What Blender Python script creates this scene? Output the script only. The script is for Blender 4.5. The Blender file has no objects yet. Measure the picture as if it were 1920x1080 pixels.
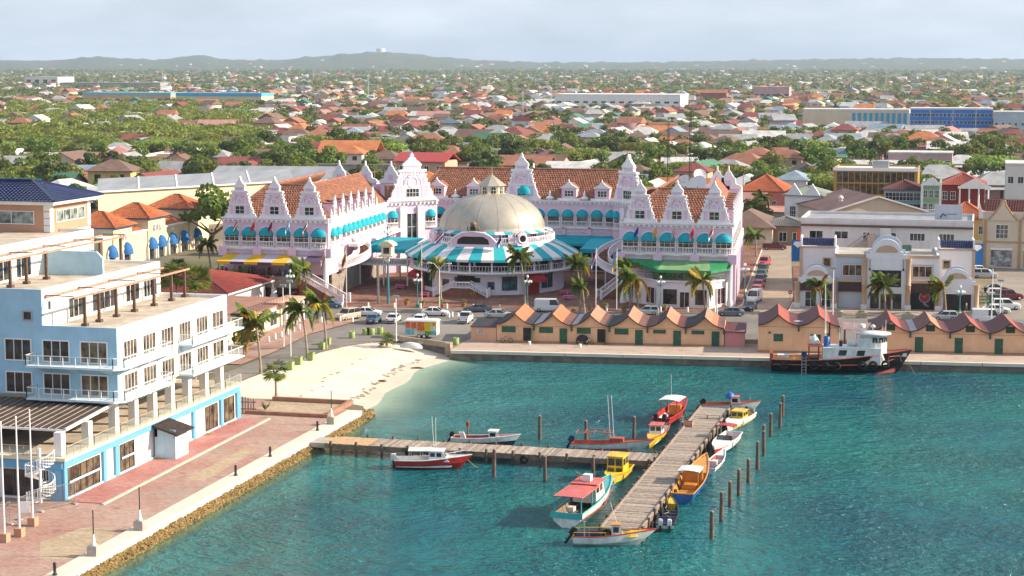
import bpy, math, random
from math import sin, cos, pi, radians, atan2, hypot
from mathutils import Vector, Matrix, noise as mnoise
random.seed(7)
R = random.Random(11)
scene = bpy.context.scene
COL = scene.collection
# ---------------------------------------------------------------- camera
# world axes follow the town grid: +X to the right along the waterfront, +Y inland; street level z = 0, sea z = -1.2
CAM_H = 40.0; YAW = radians(14.5); FPX = 3400.0; PITCH = math.atan(422 / FPX)
cam = bpy.data.cameras.new('camera'); cam.sensor_width = 36; cam.lens = FPX / 1920 * 36
cam.clip_start = 1; cam.clip_end = 60000
camo = bpy.data.objects.new('camera', cam); COL.objects.link(camo)
camo.location = (0, 0, CAM_H); camo.rotation_euler = (pi / 2 - PITCH, 0, YAW)
scene.camera = camo
# ---------------------------------------------------------------- sky, sun, exposure
SUN_EL = radians(27); SUN_DIR = Vector((cos(YAW), sin(YAW), 0)) * cos(SUN_EL) + Vector((0, 0, sin(SUN_EL)))
SUN_DIR = Vector((SUN_DIR.x, SUN_DIR.y - 0.03, SUN_DIR.z)).normalized()
world = bpy.data.worlds.new('World'); scene.world = world; world.use_nodes = True
nt = world.node_tree; N = nt.nodes; Lk = nt.links; N.clear()
sky = N.new('ShaderNodeTexSky'); sky.sky_type = 'NISHITA'; sky.sun_disc = False
sky.sun_elevation = SUN_EL; sky.sun_rotation = atan2(SUN_DIR.x, SUN_DIR.y)
sky.dust_density = 1.5; sky.ozone_density = 1.5; sky.air_density = 1.0
tc = N.new('ShaderNodeTexCoord')
mp = N.new('ShaderNodeMapping'); mp.inputs['Scale'].default_value = (2.2, 2.2, 9.0); mp.inputs['Location'].default_value = (0.3, 0.1, 0.6)
nz = N.new('ShaderNodeTexNoise'); nz.inputs['Scale'].default_value = 2.6; nz.inputs['Detail'].default_value = 7; nz.inputs['Roughness'].default_value = 0.55
Lk.new(tc.outputs['Generated'], mp.inputs['Vector']); Lk.new(mp.outputs[0], nz.inputs['Vector'])
cr = N.new('ShaderNodeValToRGB'); cr.color_ramp.elements[0].position = 0.38; cr.color_ramp.elements[1].position = 0.72
cr.color_ramp.elements[0].color = (0.62, 0.62, 0.62, 1); cr.color_ramp.elements[1].color = (1, 1, 1, 1)
Lk.new(nz.outputs['Fac'], cr.inputs[0])
cl = N.new('ShaderNodeValToRGB')
cl.color_ramp.elements[0].position = 0.30; cl.color_ramp.elements[0].color = (3.6, 4.45, 5.9, 1)
cl.color_ramp.elements[1].position = 0.75; cl.color_ramp.elements[1].color = (5.5, 5.9, 6.5, 1)
Lk.new(nz.outputs['Fac'], cl.inputs[0])
mx = N.new('ShaderNodeMix'); mx.data_type = 'RGBA'
Lk.new(cr.outputs[0], mx.inputs[0]); Lk.new(sky.outputs[0], mx.inputs[6]); Lk.new(cl.outputs[0], mx.inputs[7])
bg = N.new('ShaderNodeBackground'); bg.inputs['Strength'].default_value = 0.093
wo = N.new('ShaderNodeOutputWorld'); Lk.new(mx.outputs[2], bg.inputs['Color']); Lk.new(bg.outputs[0], wo.inputs['Surface'])
sun = bpy.data.lights.new('sun', 'SUN'); sun.energy = 5.0; sun.angle = radians(0.5); sun.color = (1.0, 0.86, 0.68)
suno = bpy.data.objects.new('sun', sun); COL.objects.link(suno); suno.rotation_euler = SUN_DIR.to_track_quat('Z', 'Y').to_euler()
scene.view_settings.view_transform = 'Standard'; scene.view_settings.look = 'None'; scene.view_settings.gamma = 1
scene.view_settings.use_curve_mapping = False; scene.view_settings.exposure = 0.82
# ---------------------------------------------------------------- survey helpers: a sight line of the photograph met with a level plane
_cp, _sp = cos(PITCH), sin(PITCH); _cy, _sy = cos(YAW), sin(YAW)
def gp(px, py, z=0.0):
    a = (px - 960) / FPX; b = (540 - py) / FPX
    x, y, d = a, b * _sp + _cp, b * _cp - _sp
    t = (z - CAM_H) / d; x *= t; y *= t
    return Vector((x * _cy - y * _sy, x * _sy + y * _cy, z))
def to_px(p):
    x = p[0] * _cy + p[1] * _sy; y = -p[0] * _sy + p[1] * _cy; z = p[2] - CAM_H
    fw = y * _cp - z * _sp
    return 960 + FPX * x / fw, 540 - FPX * (y * _sp + z * _cp) / fw
# ---------------------------------------------------------------- mesh builder
KIDS = {}
class MB:
    def __init__(s): s.v = []; s.f = []; s.sm = []
    def add(s, vs, fs, smooth=False):
        o = len(s.v); s.v.extend([tuple(p) for p in vs])
        for f in fs: s.f.append([i + o for i in f]); s.sm.append(smooth)
        return s
    def box(s, x0, x1, y0, y1, z0, z1):
        return s.add([(x0,y0,z0),(x1,y0,z0),(x1,y1,z0),(x0,y1,z0),(x0,y0,z1),(x1,y0,z1),(x1,y1,z1),(x0,y1,z1)],
                     [(0,3,2,1),(4,5,6,7),(0,1,5,4),(1,2,6,5),(2,3,7,6),(3,0,4,7)])
    def obox(s, c, sx, sy, sz, rz=0):      # centre of the base, size, turn
        ca, sa = cos(rz), sin(rz); vs = []
        for z in (0, sz):
            for x, y in ((-1,-1),(1,-1),(1,1),(-1,1)):
                x_, y_ = x*sx/2, y*sy/2; vs.append((c[0]+x_*ca-y_*sa, c[1]+x_*sa+y_*ca, c[2]+z))
        return s.add(vs, [(0,3,2,1),(4,5,6,7),(0,1,5,4),(1,2,6,5),(2,3,7,6),(3,0,4,7)])
    def bar(s, a, b, w, h=None):           # square bar from a to b
        a = Vector(a); b = Vector(b); h = h or w; d = (b - a)
        if d.length < 1e-6: return s
        d.normalize(); up = Vector((0,0,1)) if abs(d.z) < .95 else Vector((0,1,0))
        e = d.cross(up).normalized(); n = e.cross(d).normalized(); vs = []
        for p in (a, b):
            for i, j in ((-1,-1),(1,-1),(1,1),(-1,1)): vs.append(p + e*(i*w/2) + n*(j*h/2))
        return s.add(vs, [(0,3,2,1),(4,5,6,7),(0,1,5,4),(1,2,6,5),(2,3,7,6),(3,0,4,7)])
    def tube(s, pts, rs, n=8, cap=True):
        pts = [Vector(p) for p in pts]
        if not hasattr(rs, '__len__'): rs = [rs]*len(pts)
        rings = []
        for i, p in enumerate(pts):
            d = (pts[min(i+1, len(pts)-1)] - pts[max(i-1, 0)]).normalized()
            up = Vector((0,0,1)) if abs(d.z) < .9 else Vector((1,0,0))
            e = d.cross(up).normalized(); m = e.cross(d).normalized()
            rings.append([p + (e*cos(2*pi*k/n) + m*sin(2*pi*k/n))*rs[i] for k in range(n)])
        vs = [q for r in rings for q in r]; fs = []
        for i in range(len(pts)-1):
            for k in range(n): fs.append((i*n+k, i*n+(k+1)%n, (i+1)*n+(k+1)%n, (i+1)*n+k))
        s.add(vs, fs, True)
        if cap:
            s.add(rings[0], [list(range(n))[::-1]]); s.add(rings[-1], [list(range(n))])
        return s
    def lathe(s, prof, n=24, c=(0,0,0), a0=0, a1=2*pi, smooth=True, sx=1, sy=1):
        full = abs(a1-a0-2*pi) < 1e-6; m = n if full else n+1
        vs = [(c[0]+r*cos(a0+(a1-a0)*k/n)*sx, c[1]+r*sin(a0+(a1-a0)*k/n)*sy, c[2]+z) for r, z in prof for k in range(m)]; fs = []
        for i in range(len(prof)-1):
            for k in range(n):
                k2 = (k+1) % m; fs.append((i*m+k, i*m+k2, (i+1)*m+k2, (i+1)*m+k))
        return s.add(vs, fs, smooth)
    def prism(s, pts, z0, z1):             # upright prism over a plan outline
        n = len(pts); vs = [(p[0],p[1],z0) for p in pts] + [(p[0],p[1],z1) for p in pts]
        return s.add(vs, [list(range(n))[::-1], list(range(n, 2*n))] + [(i,(i+1)%n,n+(i+1)%n,n+i) for i in range(n)])
    def ext(s, pts, y0, y1):               # outline in x,z pushed from y0 to y1
        n = len(pts); vs = [(p[0],y0,p[1]) for p in pts] + [(p[0],y1,p[1]) for p in pts]
        return s.add(vs, [list(range(n)), list(range(n, 2*n))[::-1]] + [(i,n+i,n+(i+1)%n,(i+1)%n) for i in range(n)])
    def strip(s, A, B, smooth=False):      # band between two polylines
        n = len(A); return s.add(list(A)+list(B), [(i,i+1,n+i+1,n+i) for i in range(n-1)], smooth)
    def sheet(s, top, th):                 # polygon sheet in 3-D with thickness th along its normal's back
        top = [Vector(p) for p in top]; n = len(top); nn = (top[1]-top[0]).cross(top[2]-top[0]).normalized()
        bot = [p - nn*th for p in top]
        return s.add(top+bot, [list(range(n)), list(range(n,2*n))[::-1]] + [(i,n+i,n+(i+1)%n,(i+1)%n) for i in range(n)])
    def xf(s, M):
        s.v = [tuple(M @ Vector(p)) for p in s.v]; return s
    def mesh(s, name='m'):
        me = bpy.data.meshes.new(name); me.from_pydata(s.v, [], s.f)
        if any(s.sm): me.polygons.foreach_set('use_smooth', s.sm)
        me.update(); return me
    def build(s, name, mat=None, parent=None, loc=None, rz=0):
        return link(name, s.mesh(name), mat, parent, loc, rz)
def link(name, me, mat=None, parent=None, loc=None, rz=0):
    o = bpy.data.objects.new(name, me); COL.objects.link(o)
    if mat is not None:
        if not me.materials: me.materials.append(mat)
        elif me.materials[0] is not mat:
            o.material_slots[0].link = 'OBJECT'; o.material_slots[0].material = mat
    if parent is not None: o.parent = parent; KIDS.setdefault(parent.name, []).append(o)
    if loc is not None: o.location = loc
    if rz: o.rotation_euler = (0, 0, rz)
    return o
def tag(o, label, cat, group=None, kind=None):
    if label: o['label'] = label
    if cat: o['category'] = cat
    if group: o['group'] = group
    if kind: o['kind'] = kind
    return o
def thing(name, label, cat, loc=(0,0,0), rz=0, group=None):
    o = bpy.data.objects.new(name, None); COL.objects.link(o); o.location = loc; o.rotation_euler = (0,0,rz)
    o.empty_display_size = 0.3
    return tag(o, label, cat, group)
def struct(o): o['kind'] = 'structure'; return o
def copy_tree(root, loc, rz=0, label=None, group=None, mats=None, scale=None):
    def rec(o, par):
        c = o.copy(); COL.objects.link(c); c.parent = par
        for ch in list(KIDS.get(o.name, ())): KIDS.setdefault(c.name, []).append(rec(ch, c))
        return c
    r = rec(root, None); r.location = loc; r.rotation_euler = (0,0,rz)
    if scale: r.scale = scale
    if label: r['label'] = label
    if group: r['group'] = group
    return r
# ---------------------------------------------------------------- materials
MATS = {}
def srgb(h):
    h = h.lstrip('#'); c = [int(h[i:i+2],16)/255 for i in (0,2,4)]
    return tuple(x/12.92 if x <= .04045 else ((x+.055)/1.055)**2.4 for x in c)
def pm(name, col, rough=.8, var=.12, scale=.6, metal=0, bump=0, bscale=8, dirt=0, spec=.4, stretch=None, fine=0):
    """painted / plain surface: colour varied by two noises in world space, optional dirt and relief"""
    if name in MATS: return MATS[name]
    if isinstance(col, str): col = srgb(col)
    m = bpy.data.materials.new(name); m.use_nodes = True; t = m.node_tree; b = t.nodes['Principled BSDF']
    b.inputs['Roughness'].default_value = rough; b.inputs['Metallic'].default_value = metal
    b.inputs['Specular IOR Level'].default_value = spec
    g = t.nodes.new('ShaderNodeNewGeometry'); vec = g.outputs['Position']
    if stretch:
        mpn = t.nodes.new('ShaderNodeMapping'); mpn.inputs['Scale'].default_value = stretch
        t.links.new(vec, mpn.inputs['Vector']); vec = mpn.outputs[0]
    n1 = t.nodes.new('ShaderNodeTexNoise'); n1.inputs['Scale'].default_value = scale; n1.inputs['Detail'].default_value = 6; n1.inputs['Roughness'].default_value = .65
    t.links.new(vec, n1.inputs['Vector'])
    r = t.nodes.new('ShaderNodeValToRGB'); e = r.color_ramp.elements
    lo = tuple(max(0, c*(1-var*1.6)) for c in col); hi = tuple(min(1, c*(1+var*.8)) for c in col)
    e[0].position = .28; e[0].color = (*lo, 1); e[1].position = .72; e[1].color = (*hi, 1)
    t.links.new(n1.outputs['Fac'], r.inputs[0]); out = r.outputs[0]
    if dirt:
        n2 = t.nodes.new('ShaderNodeTexNoise'); n2.inputs['Scale'].default_value = scale*2.3; n2.inputs['Detail'].default_value = 9; n2.inputs['Roughness'].default_value = .75
        mp2 = t.nodes.new('ShaderNodeMapping'); mp2.inputs['Scale'].default_value = (1, 1, .25); mp2.inputs['Location'].default_value = (3.1, 7.7, 1.3)
        t.links.new(g.outputs['Position'], mp2.inputs['Vector']); t.links.new(mp2.outputs[0], n2.inputs['Vector'])
        r2 = t.nodes.new('ShaderNodeValToRGB'); r2.color_ramp.elements[0].position = .52; r2.color_ramp.elements[1].position = .75
        r2.color_ramp.elements[0].color = (0,0,0,1); r2.color_ramp.elements[1].color = (dirt,dirt,dirt,1)
        t.links.new(n2.outputs['Fac'], r2.inputs[0])
        mm = t.nodes.new('ShaderNodeMix'); mm.data_type = 'RGBA'; t.links.new(r2.outputs[0], mm.inputs[0]); t.links.new(out, mm.inputs[6])
        mm.inputs[7].default_value = (.16, .13, .10, 1); out = mm.outputs[2]
    t.links.new(out, b.inputs['Base Color'])
    if bump:
        n3 = t.nodes.new('ShaderNodeTexNoise'); n3.inputs['Scale'].default_value = bscale; n3.inputs['Detail'].default_value = 5
        t.links.new(vec, n3.inputs['Vector']); bp = t.nodes.new('ShaderNodeBump'); bp.inputs['Strength'].default_value = bump; bp.inputs['Distance'].default_value = .05
        t.links.new(n3.outputs['Fac'], bp.inputs['Height']); t.links.new(bp.outputs[0], b.inputs['Normal'])
    m.diffuse_color = (*col, 1); MATS[name] = m; return m
def glass(name='window_glass', col=(.018,.02,.022), rough=.06):
    if name in MATS: return MATS[name]
    m = bpy.data.materials.new(name); m.use_nodes = True; t = m.node_tree; b = t.nodes['Principled BSDF']
    g = t.nodes.new('ShaderNodeNewGeometry'); n1 = t.nodes.new('ShaderNodeTexNoise'); n1.inputs['Scale'].default_value = .9; n1.inputs['Detail'].default_value = 3
    t.links.new(g.outputs['Position'], n1.inputs['Vector']); r = t.nodes.new('ShaderNodeValToRGB'); e = r.color_ramp.elements
    e[0].position = .38; e[0].color = (*[c*.5 for c in col], 1); e[1].position = .66; e[1].color = (*[min(1, c*3.2) for c in col], 1)
    t.links.new(n1.outputs['Fac'], r.inputs[0]); t.links.new(r.outputs[0], b.inputs['Base Color'])
    b.inputs['Roughness'].default_value = rough; b.inputs['Specular IOR Level'].default_value = .5
    MATS[name] = m; return m
def clear_glass(name='clear_glass', tint=(.95,.98,.97)):
    if name in MATS: return MATS[name]
    m = bpy.data.materials.new(name); m.use_nodes = True; t = m.node_tree; b = t.nodes['Principled BSDF']; o = t.nodes['Material Output']
    tr = t.nodes.new('ShaderNodeBsdfTransparent'); tr.inputs[0].default_value = (*tint, 1)
    b.inputs['Base Color'].default_value = (.6,.68,.66,1); b.inputs['Roughness'].default_value = .08
    mx_ = t.nodes.new('ShaderNodeMixShader'); mx_.inputs[0].default_value = .15
    t.links.new(tr.outputs[0], mx_.inputs[1]); t.links.new(b.outputs[0], mx_.inputs[2]); t.links.new(mx_.outputs[0], o.inputs['Surface'])
    MATS[name] = m; return m
WHITE = pm('white_paint', (.80,.78,.76), .7, .06, .5, dirt=.25)
GLASS = glass()
GLASSW = glass('warm_glass', (.06,.045,.03), .12)
CLEAR = clear_glass()
METAL = pm('grey_metal', (.35,.36,.37), .4, .15, 2, metal=.6)
DARK = pm('dark_metal', (.025,.027,.03), .5, .2, 2)
CONC = pm('concrete', (.42,.38,.33), .9, .2, .7, bump=.3, bscale=6, dirt=.5)
_wc = {}
def win(parent, x, y, z, w, h, nx=2, ny=1, fm=None, gm=None, rz=0, fr=.09, dep=.07, name='window'):
    """window: frame with bars (a part) and its pane (a sub-part); x,y,z = middle of the sill, facing -Y before the turn rz"""
    fm = fm or WHITE; gm = gm or GLASS; k = (round(w,2), round(h,2), nx, ny, fr, dep)
    if k not in _wc:
        m = MB(); b = fr
        m.box(-w/2-b,-w/2,-dep,.02,-b,h+b).box(w/2,w/2+b,-dep,.02,-b,h+b).box(-w/2,w/2,-dep,.02,-b,0).box(-w/2,w/2,-dep,.02,h,h+b)
        for i in range(1,nx): m.box(-w/2+w*i/nx-.035,-w/2+w*i/nx+.035,-dep*.8,.02,0,h)
        for j in range(1,ny): m.box(-w/2,w/2,-dep*.75,.015,h*j/ny-.03,h*j/ny+.03)
        p = MB().add([(-w/2,-.018,0),(w/2,-.018,0),(w/2,-.018,h),(-w/2,-.018,h)],[(0,1,2,3)])
        _wc[k] = (m.mesh('window'), p.mesh('pane'))
    a, p = _wc[k]
    o = link(name, a, fm, parent, (x,y,z), rz); link('pane', p, gm, o); return o
_wp = {}
def flat_win(parent, x, y, z, w, h, nx=2, ny=1, fm=None, gm=None, rz=0, fr=.07):
    """the same two meshes as direct children of a part (third level)"""
    o = win(parent, x, y, z, w, h, nx, ny, fm, gm, rz, fr); p = KIDS[o.name][0]
    p.parent = parent; p.location = (x,y,z); p.rotation_euler = (0,0,rz); return o
# ================================================================ setting: ground, sea, beach, streets
def ground_mat(name, base, patches, brick=None, bcol=None, scale=.05, rough=.9):
    """mixes of soil colours by noise; optional paving bond"""
    m = bpy.data.materials.new(name); m.use_nodes = True; t = m.node_tree; b = t.nodes['Principled BSDF']; b.inputs['Roughness'].default_value = rough
    b.inputs['Specular IOR Level'].default_value = .25
    g = t.nodes.new('ShaderNodeNewGeometry'); pos = g.outputs['Position']; out = None
    rgb = t.nodes.new('ShaderNodeRGB'); rgb.outputs[0].default_value = (*base, 1); out = rgb.outputs[0]
    for i, (c, sc, lo, hi) in enumerate(patches):
        n = t.nodes.new('ShaderNodeTexNoise'); n.inputs['Scale'].default_value = sc; n.inputs['Detail'].default_value = 8; n.inputs['Roughness'].default_value = .62
        mpn = t.nodes.new('ShaderNodeMapping'); mpn.inputs['Location'].default_value = (i*13.7, i*5.1, 0); t.links.new(pos, mpn.inputs[0]); t.links.new(mpn.outputs[0], n.inputs[0])
        r = t.nodes.new('ShaderNodeValToRGB'); r.color_ramp.elements[0].position = lo; r.color_ramp.elements[1].position = hi; t.links.new(n.outputs['Fac'], r.inputs[0])
        mm = t.nodes.new('ShaderNodeMix'); mm.data_type = 'RGBA'; t.links.new(r.outputs[0], mm.inputs[0]); t.links.new(out, mm.inputs[6]); mm.inputs[7].default_value = (*c, 1); out = mm.outputs[2]
    if brick:
        bt = t.nodes.new('ShaderNodeTexBrick'); bt.inputs['Scale'].default_value = 1; bt.inputs['Brick Width'].default_value = brick[0]; bt.inputs['Row Height'].default_value = brick[1]
        bt.inputs['Mortar Size'].default_value = brick[0]*.05; bt.inputs['Color1'].default_value = (1,1,1,1); bt.inputs['Color2'].default_value = (.72,.70,.70,1); bt.inputs['Mortar'].default_value = (.5,.47,.45,1)
        t.links.new(pos, bt.inputs['Vector']); mm = t.nodes.new('ShaderNodeMix'); mm.data_type = 'RGBA'; mm.blend_type = 'MULTIPLY'; mm.inputs[0].default_value = 1
        t.links.new(out, mm.inputs[6]); t.links.new(bt.outputs[0], mm.inputs[7]); out = mm.outputs[2]
    t.links.new(out, b.inputs['Base Color'])
    n = t.nodes.new('ShaderNodeTexNoise'); n.inputs['Scale'].default_value = 4; n.inputs['Detail'].default_value = 6; t.links.new(pos, n.inputs[0])
    bp = t.nodes.new('ShaderNodeBump'); bp.inputs['Strength'].default_value = .35; bp.inputs['Distance'].default_value = .05; t.links.new(n.outputs['Fac'], bp.inputs['Height']); t.links.new(bp.outputs[0], b.inputs['Normal'])
    MATS[name] = m; return m
M_LAND = ground_mat('dry_land', (.22,.17,.115), [((.30,.235,.16),.02,.45,.6),((.075,.085,.035),.012,.42,.62),((.14,.13,.115),.05,.55,.65)])
M_ASPH = ground_mat('worn_asphalt', (.17,.155,.14), [((.24,.215,.185),.12,.4,.7),((.115,.108,.10),.5,.52,.75),((.27,.24,.20),.03,.5,.7)])
M_SAND = ground_mat('beach_sand', (.63,.54,.43), [((.70,.62,.51),.15,.4,.65),((.50,.38,.25),.5,.58,.78),((.36,.27,.17),1.6,.66,.8)])
M_PLAZA = ground_mat('brick_plaza', (.25,.115,.075), [((.33,.19,.14),.35,.45,.6),((.16,.075,.055),.9,.5,.7)], (.42,.21))
M_WALK = ground_mat('pink_brick', (.46,.27,.215), [((.52,.36,.29),.12,.42,.62),((.36,.17,.13),.55,.56,.75),((.40,.33,.27),.07,.55,.68)], (.40,.20))
M_WALK2 = ground_mat('rose_brick', (.52,.21,.18), [((.56,.29,.25),.2,.42,.62),((.34,.15,.12),.8,.6,.75)], (.40,.20))
M_CREAM = ground_mat('cream_paving', (.50,.38,.25), [((.56,.45,.32),.3,.4,.65),((.34,.25,.15),.9,.58,.78)], (.40,.20))
M_APRON = ground_mat('quay_concrete', (.40,.30,.235), [((.46,.37,.30),.25,.4,.65),((.22,.16,.13),.6,.55,.75)])
M_CAP = ground_mat('sea_wall_cap', (.62,.53,.43), [((.68,.60,.50),.3,.4,.65),((.42,.35,.28),.9,.6,.78)])
M_KERB = ground_mat('kerb_stone', (.58,.51,.42), [((.40,.35,.28),.8,.5,.75)])
LAND = [(-68.6,20),(-68.6,196.6),(-69.4,198.6),(-71.4,199.7),(-90,199.7),(-89.8,214),(-88.4,235),(-87.1,240.5),(-84.6,246.2),(-81,247.6),(-71.7,243.2),(-71.2,240.5),(6.4,248.6),(90,257.2)]
m = MB(); far = [(90,257.2),(30000,3400),(30000,30000),(-30000,30000),(-30000,20)]
pl = [(x,y,0) for x,y in LAND] + [(x,y,0) for x,y in far[1:]]
m.add(pl, [list(range(len(pl)))])
struct(m.build('ground', M_LAND))
m = MB(); m.strip([(x,y,-5) for x,y in LAND],[(x,y,-.004) for x,y in LAND]); struct(m.build('quay_wall', pm('quay_wall_face', (.20,.165,.13), .9, .35, .8, bump=.6, bscale=3, dirt=.7)))
# beach, shelving under the water
def beach_z(x, y):
    e = -71.4 + .8*sin(y*.13) + .5*sin(y*.37+1)
    d = x - e
    if d < -9: z = -.30 + (-9-d)*.03
    elif d < 0: z = -1.2 + (-d/9)**1.25*.9
    else: z = -1.2 - d*.115
    return min(z, -.015) + .05*mnoise.noise((x*.5,y*.5,0)) * (1 if d < -1 else 0)
m = MB(); nx, ny = 90, 84; vs = []
for j in range(ny+1):
    for i in range(nx+1):
        x = -91 + 51*i/nx; y = 194 + 58*j/ny; vs.append((x,y,min(beach_z(x,y),-.01)))
m.add(vs, [(j*(nx+1)+i, j*(nx+1)+i+1, (j+1)*(nx+1)+i+1, (j+1)*(nx+1)+i) for j in range(ny) for i in range(nx)], True)
b_ = struct(m.build('beach', M_SAND))
t = M_SAND.node_tree; bs = t.nodes['Principled BSDF']; src = bs.inputs['Base Color'].links[0].from_socket     # sand at the water's edge is wet
g = t.nodes.new('ShaderNodeNewGeometry'); sx = t.nodes.new('ShaderNodeSeparateXYZ'); t.links.new(g.outputs['Position'], sx.inputs[0])
r = t.nodes.new('ShaderNodeMapRange'); r.inputs[1].default_value = -1.05; r.inputs[2].default_value = -.88; r.inputs[3].default_value = .45; r.inputs[4].default_value = 0; t.links.new(sx.outputs['Z'], r.inputs[0])
mm = t.nodes.new('ShaderNodeMix'); mm.data_type = 'RGBA'; t.links.new(r.outputs[0], mm.inputs[0]); t.links.new(src, mm.inputs[6]); mm.inputs[7].default_value = (.40,.33,.25,1); t.links.new(mm.outputs[2], bs.inputs['Base Color'])
# sea
def axis(spans):
    o = []
    for a, b, s in spans:
        n = max(1, round((b-a)/s)); o += [a+(b-a)*i/n for i in range(n)]
    return o + [spans[-1][1]]
xs = axis([(-74,-45,1),(-45,-10,5),(-10,400,40)]); ys = axis([(-200,100,50),(100,180,5),(180,262,1.5)]); vs = []; dep = []
for y in ys:
    for x in xs:
        vs.append((x,y,-1.2))
        if y > 193: d = max(0, -1.2 - beach_z(x,y)) if y < 239 else max(0, (x+71)*.11)
        else: d = max(0, (x+67.6)*.5)
        dep.append(d)
me = bpy.data.meshes.new('sea'); n_ = len(xs)
me.from_pydata(vs, [], [(j*n_+i, j*n_+i+1, (j+1)*n_+i+1, (j+1)*n_+i) for j in range(len(ys)-1) for i in range(n_-1)])
at = me.attributes.new('depth', 'FLOAT', 'POINT'); at.data.foreach_set('value', dep)
M_SEA = bpy.data.materials.new('sea_water'); M_SEA.use_nodes = True; t = M_SEA.node_tree; b = t.nodes['Principled BSDF']; o = t.nodes['Material Output']
b.inputs['Roughness'].default_value = .11; b.inputs['IOR'].default_value = 1.33; b.inputs['Specular IOR Level'].default_value = .5
g = t.nodes.new('ShaderNodeNewGeometry'); pos = g.outputs['Position']
def nz_(scale, detail, loc=(0,0,0), st=(1,1,1), rz=0, rough=.55):
    mp_ = t.nodes.new('ShaderNodeMapping'); mp_.inputs['Scale'].default_value = st; mp_.inputs['Location'].default_value = loc; mp_.inputs['Rotation'].default_value = (0,0,rz)
    n = t.nodes.new('ShaderNodeTexNoise'); n.inputs['Scale'].default_value = scale; n.inputs['Detail'].default_value = detail; n.inputs['Roughness'].default_value = rough
    t.links.new(pos, mp_.inputs[0]); t.links.new(mp_.outputs[0], n.inputs[0]); return n.outputs['Fac']
big = nz_(.035, 5); r = t.nodes.new('ShaderNodeValToRGB'); e = r.color_ramp.elements
e[0].position = .32; e[0].color = (.002,.105,.145,1); e[1].position = .70; e[1].color = (.014,.205,.185,1); t.links.new(big, r.inputs[0])
at_ = t.nodes.new('ShaderNodeAttribute'); at_.attribute_name = 'depth'
sh = t.nodes.new('ShaderNodeMapRange'); sh.inputs[1].default_value = .3; sh.inputs[2].default_value = 3.2; t.links.new(at_.outputs['Fac'], sh.inputs[0])
mc = t.nodes.new('ShaderNodeMix'); mc.data_type = 'RGBA'; t.links.new(sh.outputs[0], mc.inputs[0]); mc.inputs[6].default_value = (.05,.24,.24,1); t.links.new(r.outputs[0], mc.inputs[7]); t.links.new(mc.outputs[2], b.inputs['Base Color'])
h1 = nz_(.5, 5, (0,0,0), (1,1.9,1), .35, .62); h2 = nz_(1.25, 3, (7,3,0), (1,1.3,1), .2, .6); h3 = nz_(.07, 3, (3,9,0), (1,1.4,1), -.3)
a1 = t.nodes.new('ShaderNodeMath'); a1.operation = 'MULTIPLY_ADD'; t.links.new(h2, a1.inputs[0]); a1.inputs[1].default_value = .55; t.links.new(h1, a1.inputs[2])
wp = t.nodes.new('ShaderNodeMapRange'); wp.inputs[1].default_value = .32; wp.inputs[2].default_value = .68; wp.inputs[3].default_value = .55; wp.inputs[4].default_value = 1.35; t.links.new(h3, wp.inputs[0])
a2 = t.nodes.new('ShaderNodeMath'); a2.operation = 'MULTIPLY'; t.links.new(a1.outputs[0], a2.inputs[0]); t.links.new(wp.outputs[0], a2.inputs[1])
bp = t.nodes.new('ShaderNodeBump'); bp.inputs['Strength'].default_value = 1; bp.inputs['Distance'].default_value = 1.5; t.links.new(a2.outputs[0], bp.inputs['Height']); t.links.new(bp.outputs[0], b.inputs['Normal'])
tr = t.nodes.new('ShaderNodeBsdfTransparent'); tr.inputs[0].default_value = (.76,.92,.90,1)
op = t.nodes.new('ShaderNodeMapRange'); op.inputs[1].default_value = 0; op.inputs[2].default_value = 1.0; op.inputs[3].default_value = .12; op.inputs[4].default_value = 1; t.links.new(at_.outputs['Fac'], op.inputs[0])
ms = t.nodes.new('ShaderNodeMixShader'); t.links.new(op.outputs[0], ms.inputs[0]); t.links.new(tr.outputs[0], ms.inputs[1]); t.links.new(b.outputs[0], ms.inputs[2]); t.links.new(ms.outputs[0], o.inputs['Surface'])
struct(link('sea', me, M_SEA))
def sheet_at(name, pts, z, mat):
    m = MB(); m.add([(x,y,z) for x,y in pts], [list(range(len(pts)))]); return struct(m.build(name, mat))
def slab(name, pts, z, mat, kerb=True):
    m = MB(); m.prism(pts, -.05, z); o = struct(m.build(name, mat))
    if kerb:
        k = MB(); n = len(pts)
        for i in range(n):
            a = Vector((*pts[i],0)); c = Vector((*pts[(i+1)%n],0))
            if (c-a).length > .3: k.bar(a+Vector((0,0,z*.5+.01)), c+Vector((0,0,z*.5+.01)), .22, z+.02)
        k.build('kerb', M_KERB, o)
    return o
def waterfront(x, off=0): return 248.6 + (x-6.4)*.1045 + off        # quay edge line
# streets
sheet_at('road', [(-94.6,170),(-94.2,233),(-95.4,250),(-92.6,266.4),(-100,266.6),(-136,262.5),(-136,273.5),(-95.6,279),(-35.8,287.8),(-29.6,288.6),(12,294),(95,303),(95,272),(6.5,261.5),(-71.6,253),(-72.2,247),(-80,248.6),(-84.8,246.6),(-87.4,240.6),(-88.7,235),(-90.1,214),(-90.3,199.9),(-90.3,170)], .006, M_ASPH)
sheet_at('side_street', [(-37.6,287.4),(-29.8,288.6),(-30.5,310),(-35,352),(-40,400),(-49,400),(-43,345),(-38.2,312)], .010, ground_mat('sandy_street', (.30,.235,.175), [((.36,.29,.22),.2,.4,.65),((.20,.16,.125),.6,.55,.75)]))
sheet_at('car_park', [(0.5,292.2),(95,302.5),(95,380),(4,380)], .011, ground_mat('car_park_asphalt', (.24,.205,.17), [((.30,.26,.215),.1,.4,.7),((.15,.135,.12),.4,.55,.75)]))
slab('plaza', [(-136,274),(-95.8,279.4),(-38.4,288.0),(-37.8,300),(-39.6,318),(-46,400),(-136,400)], .13, M_PLAZA)
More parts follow.
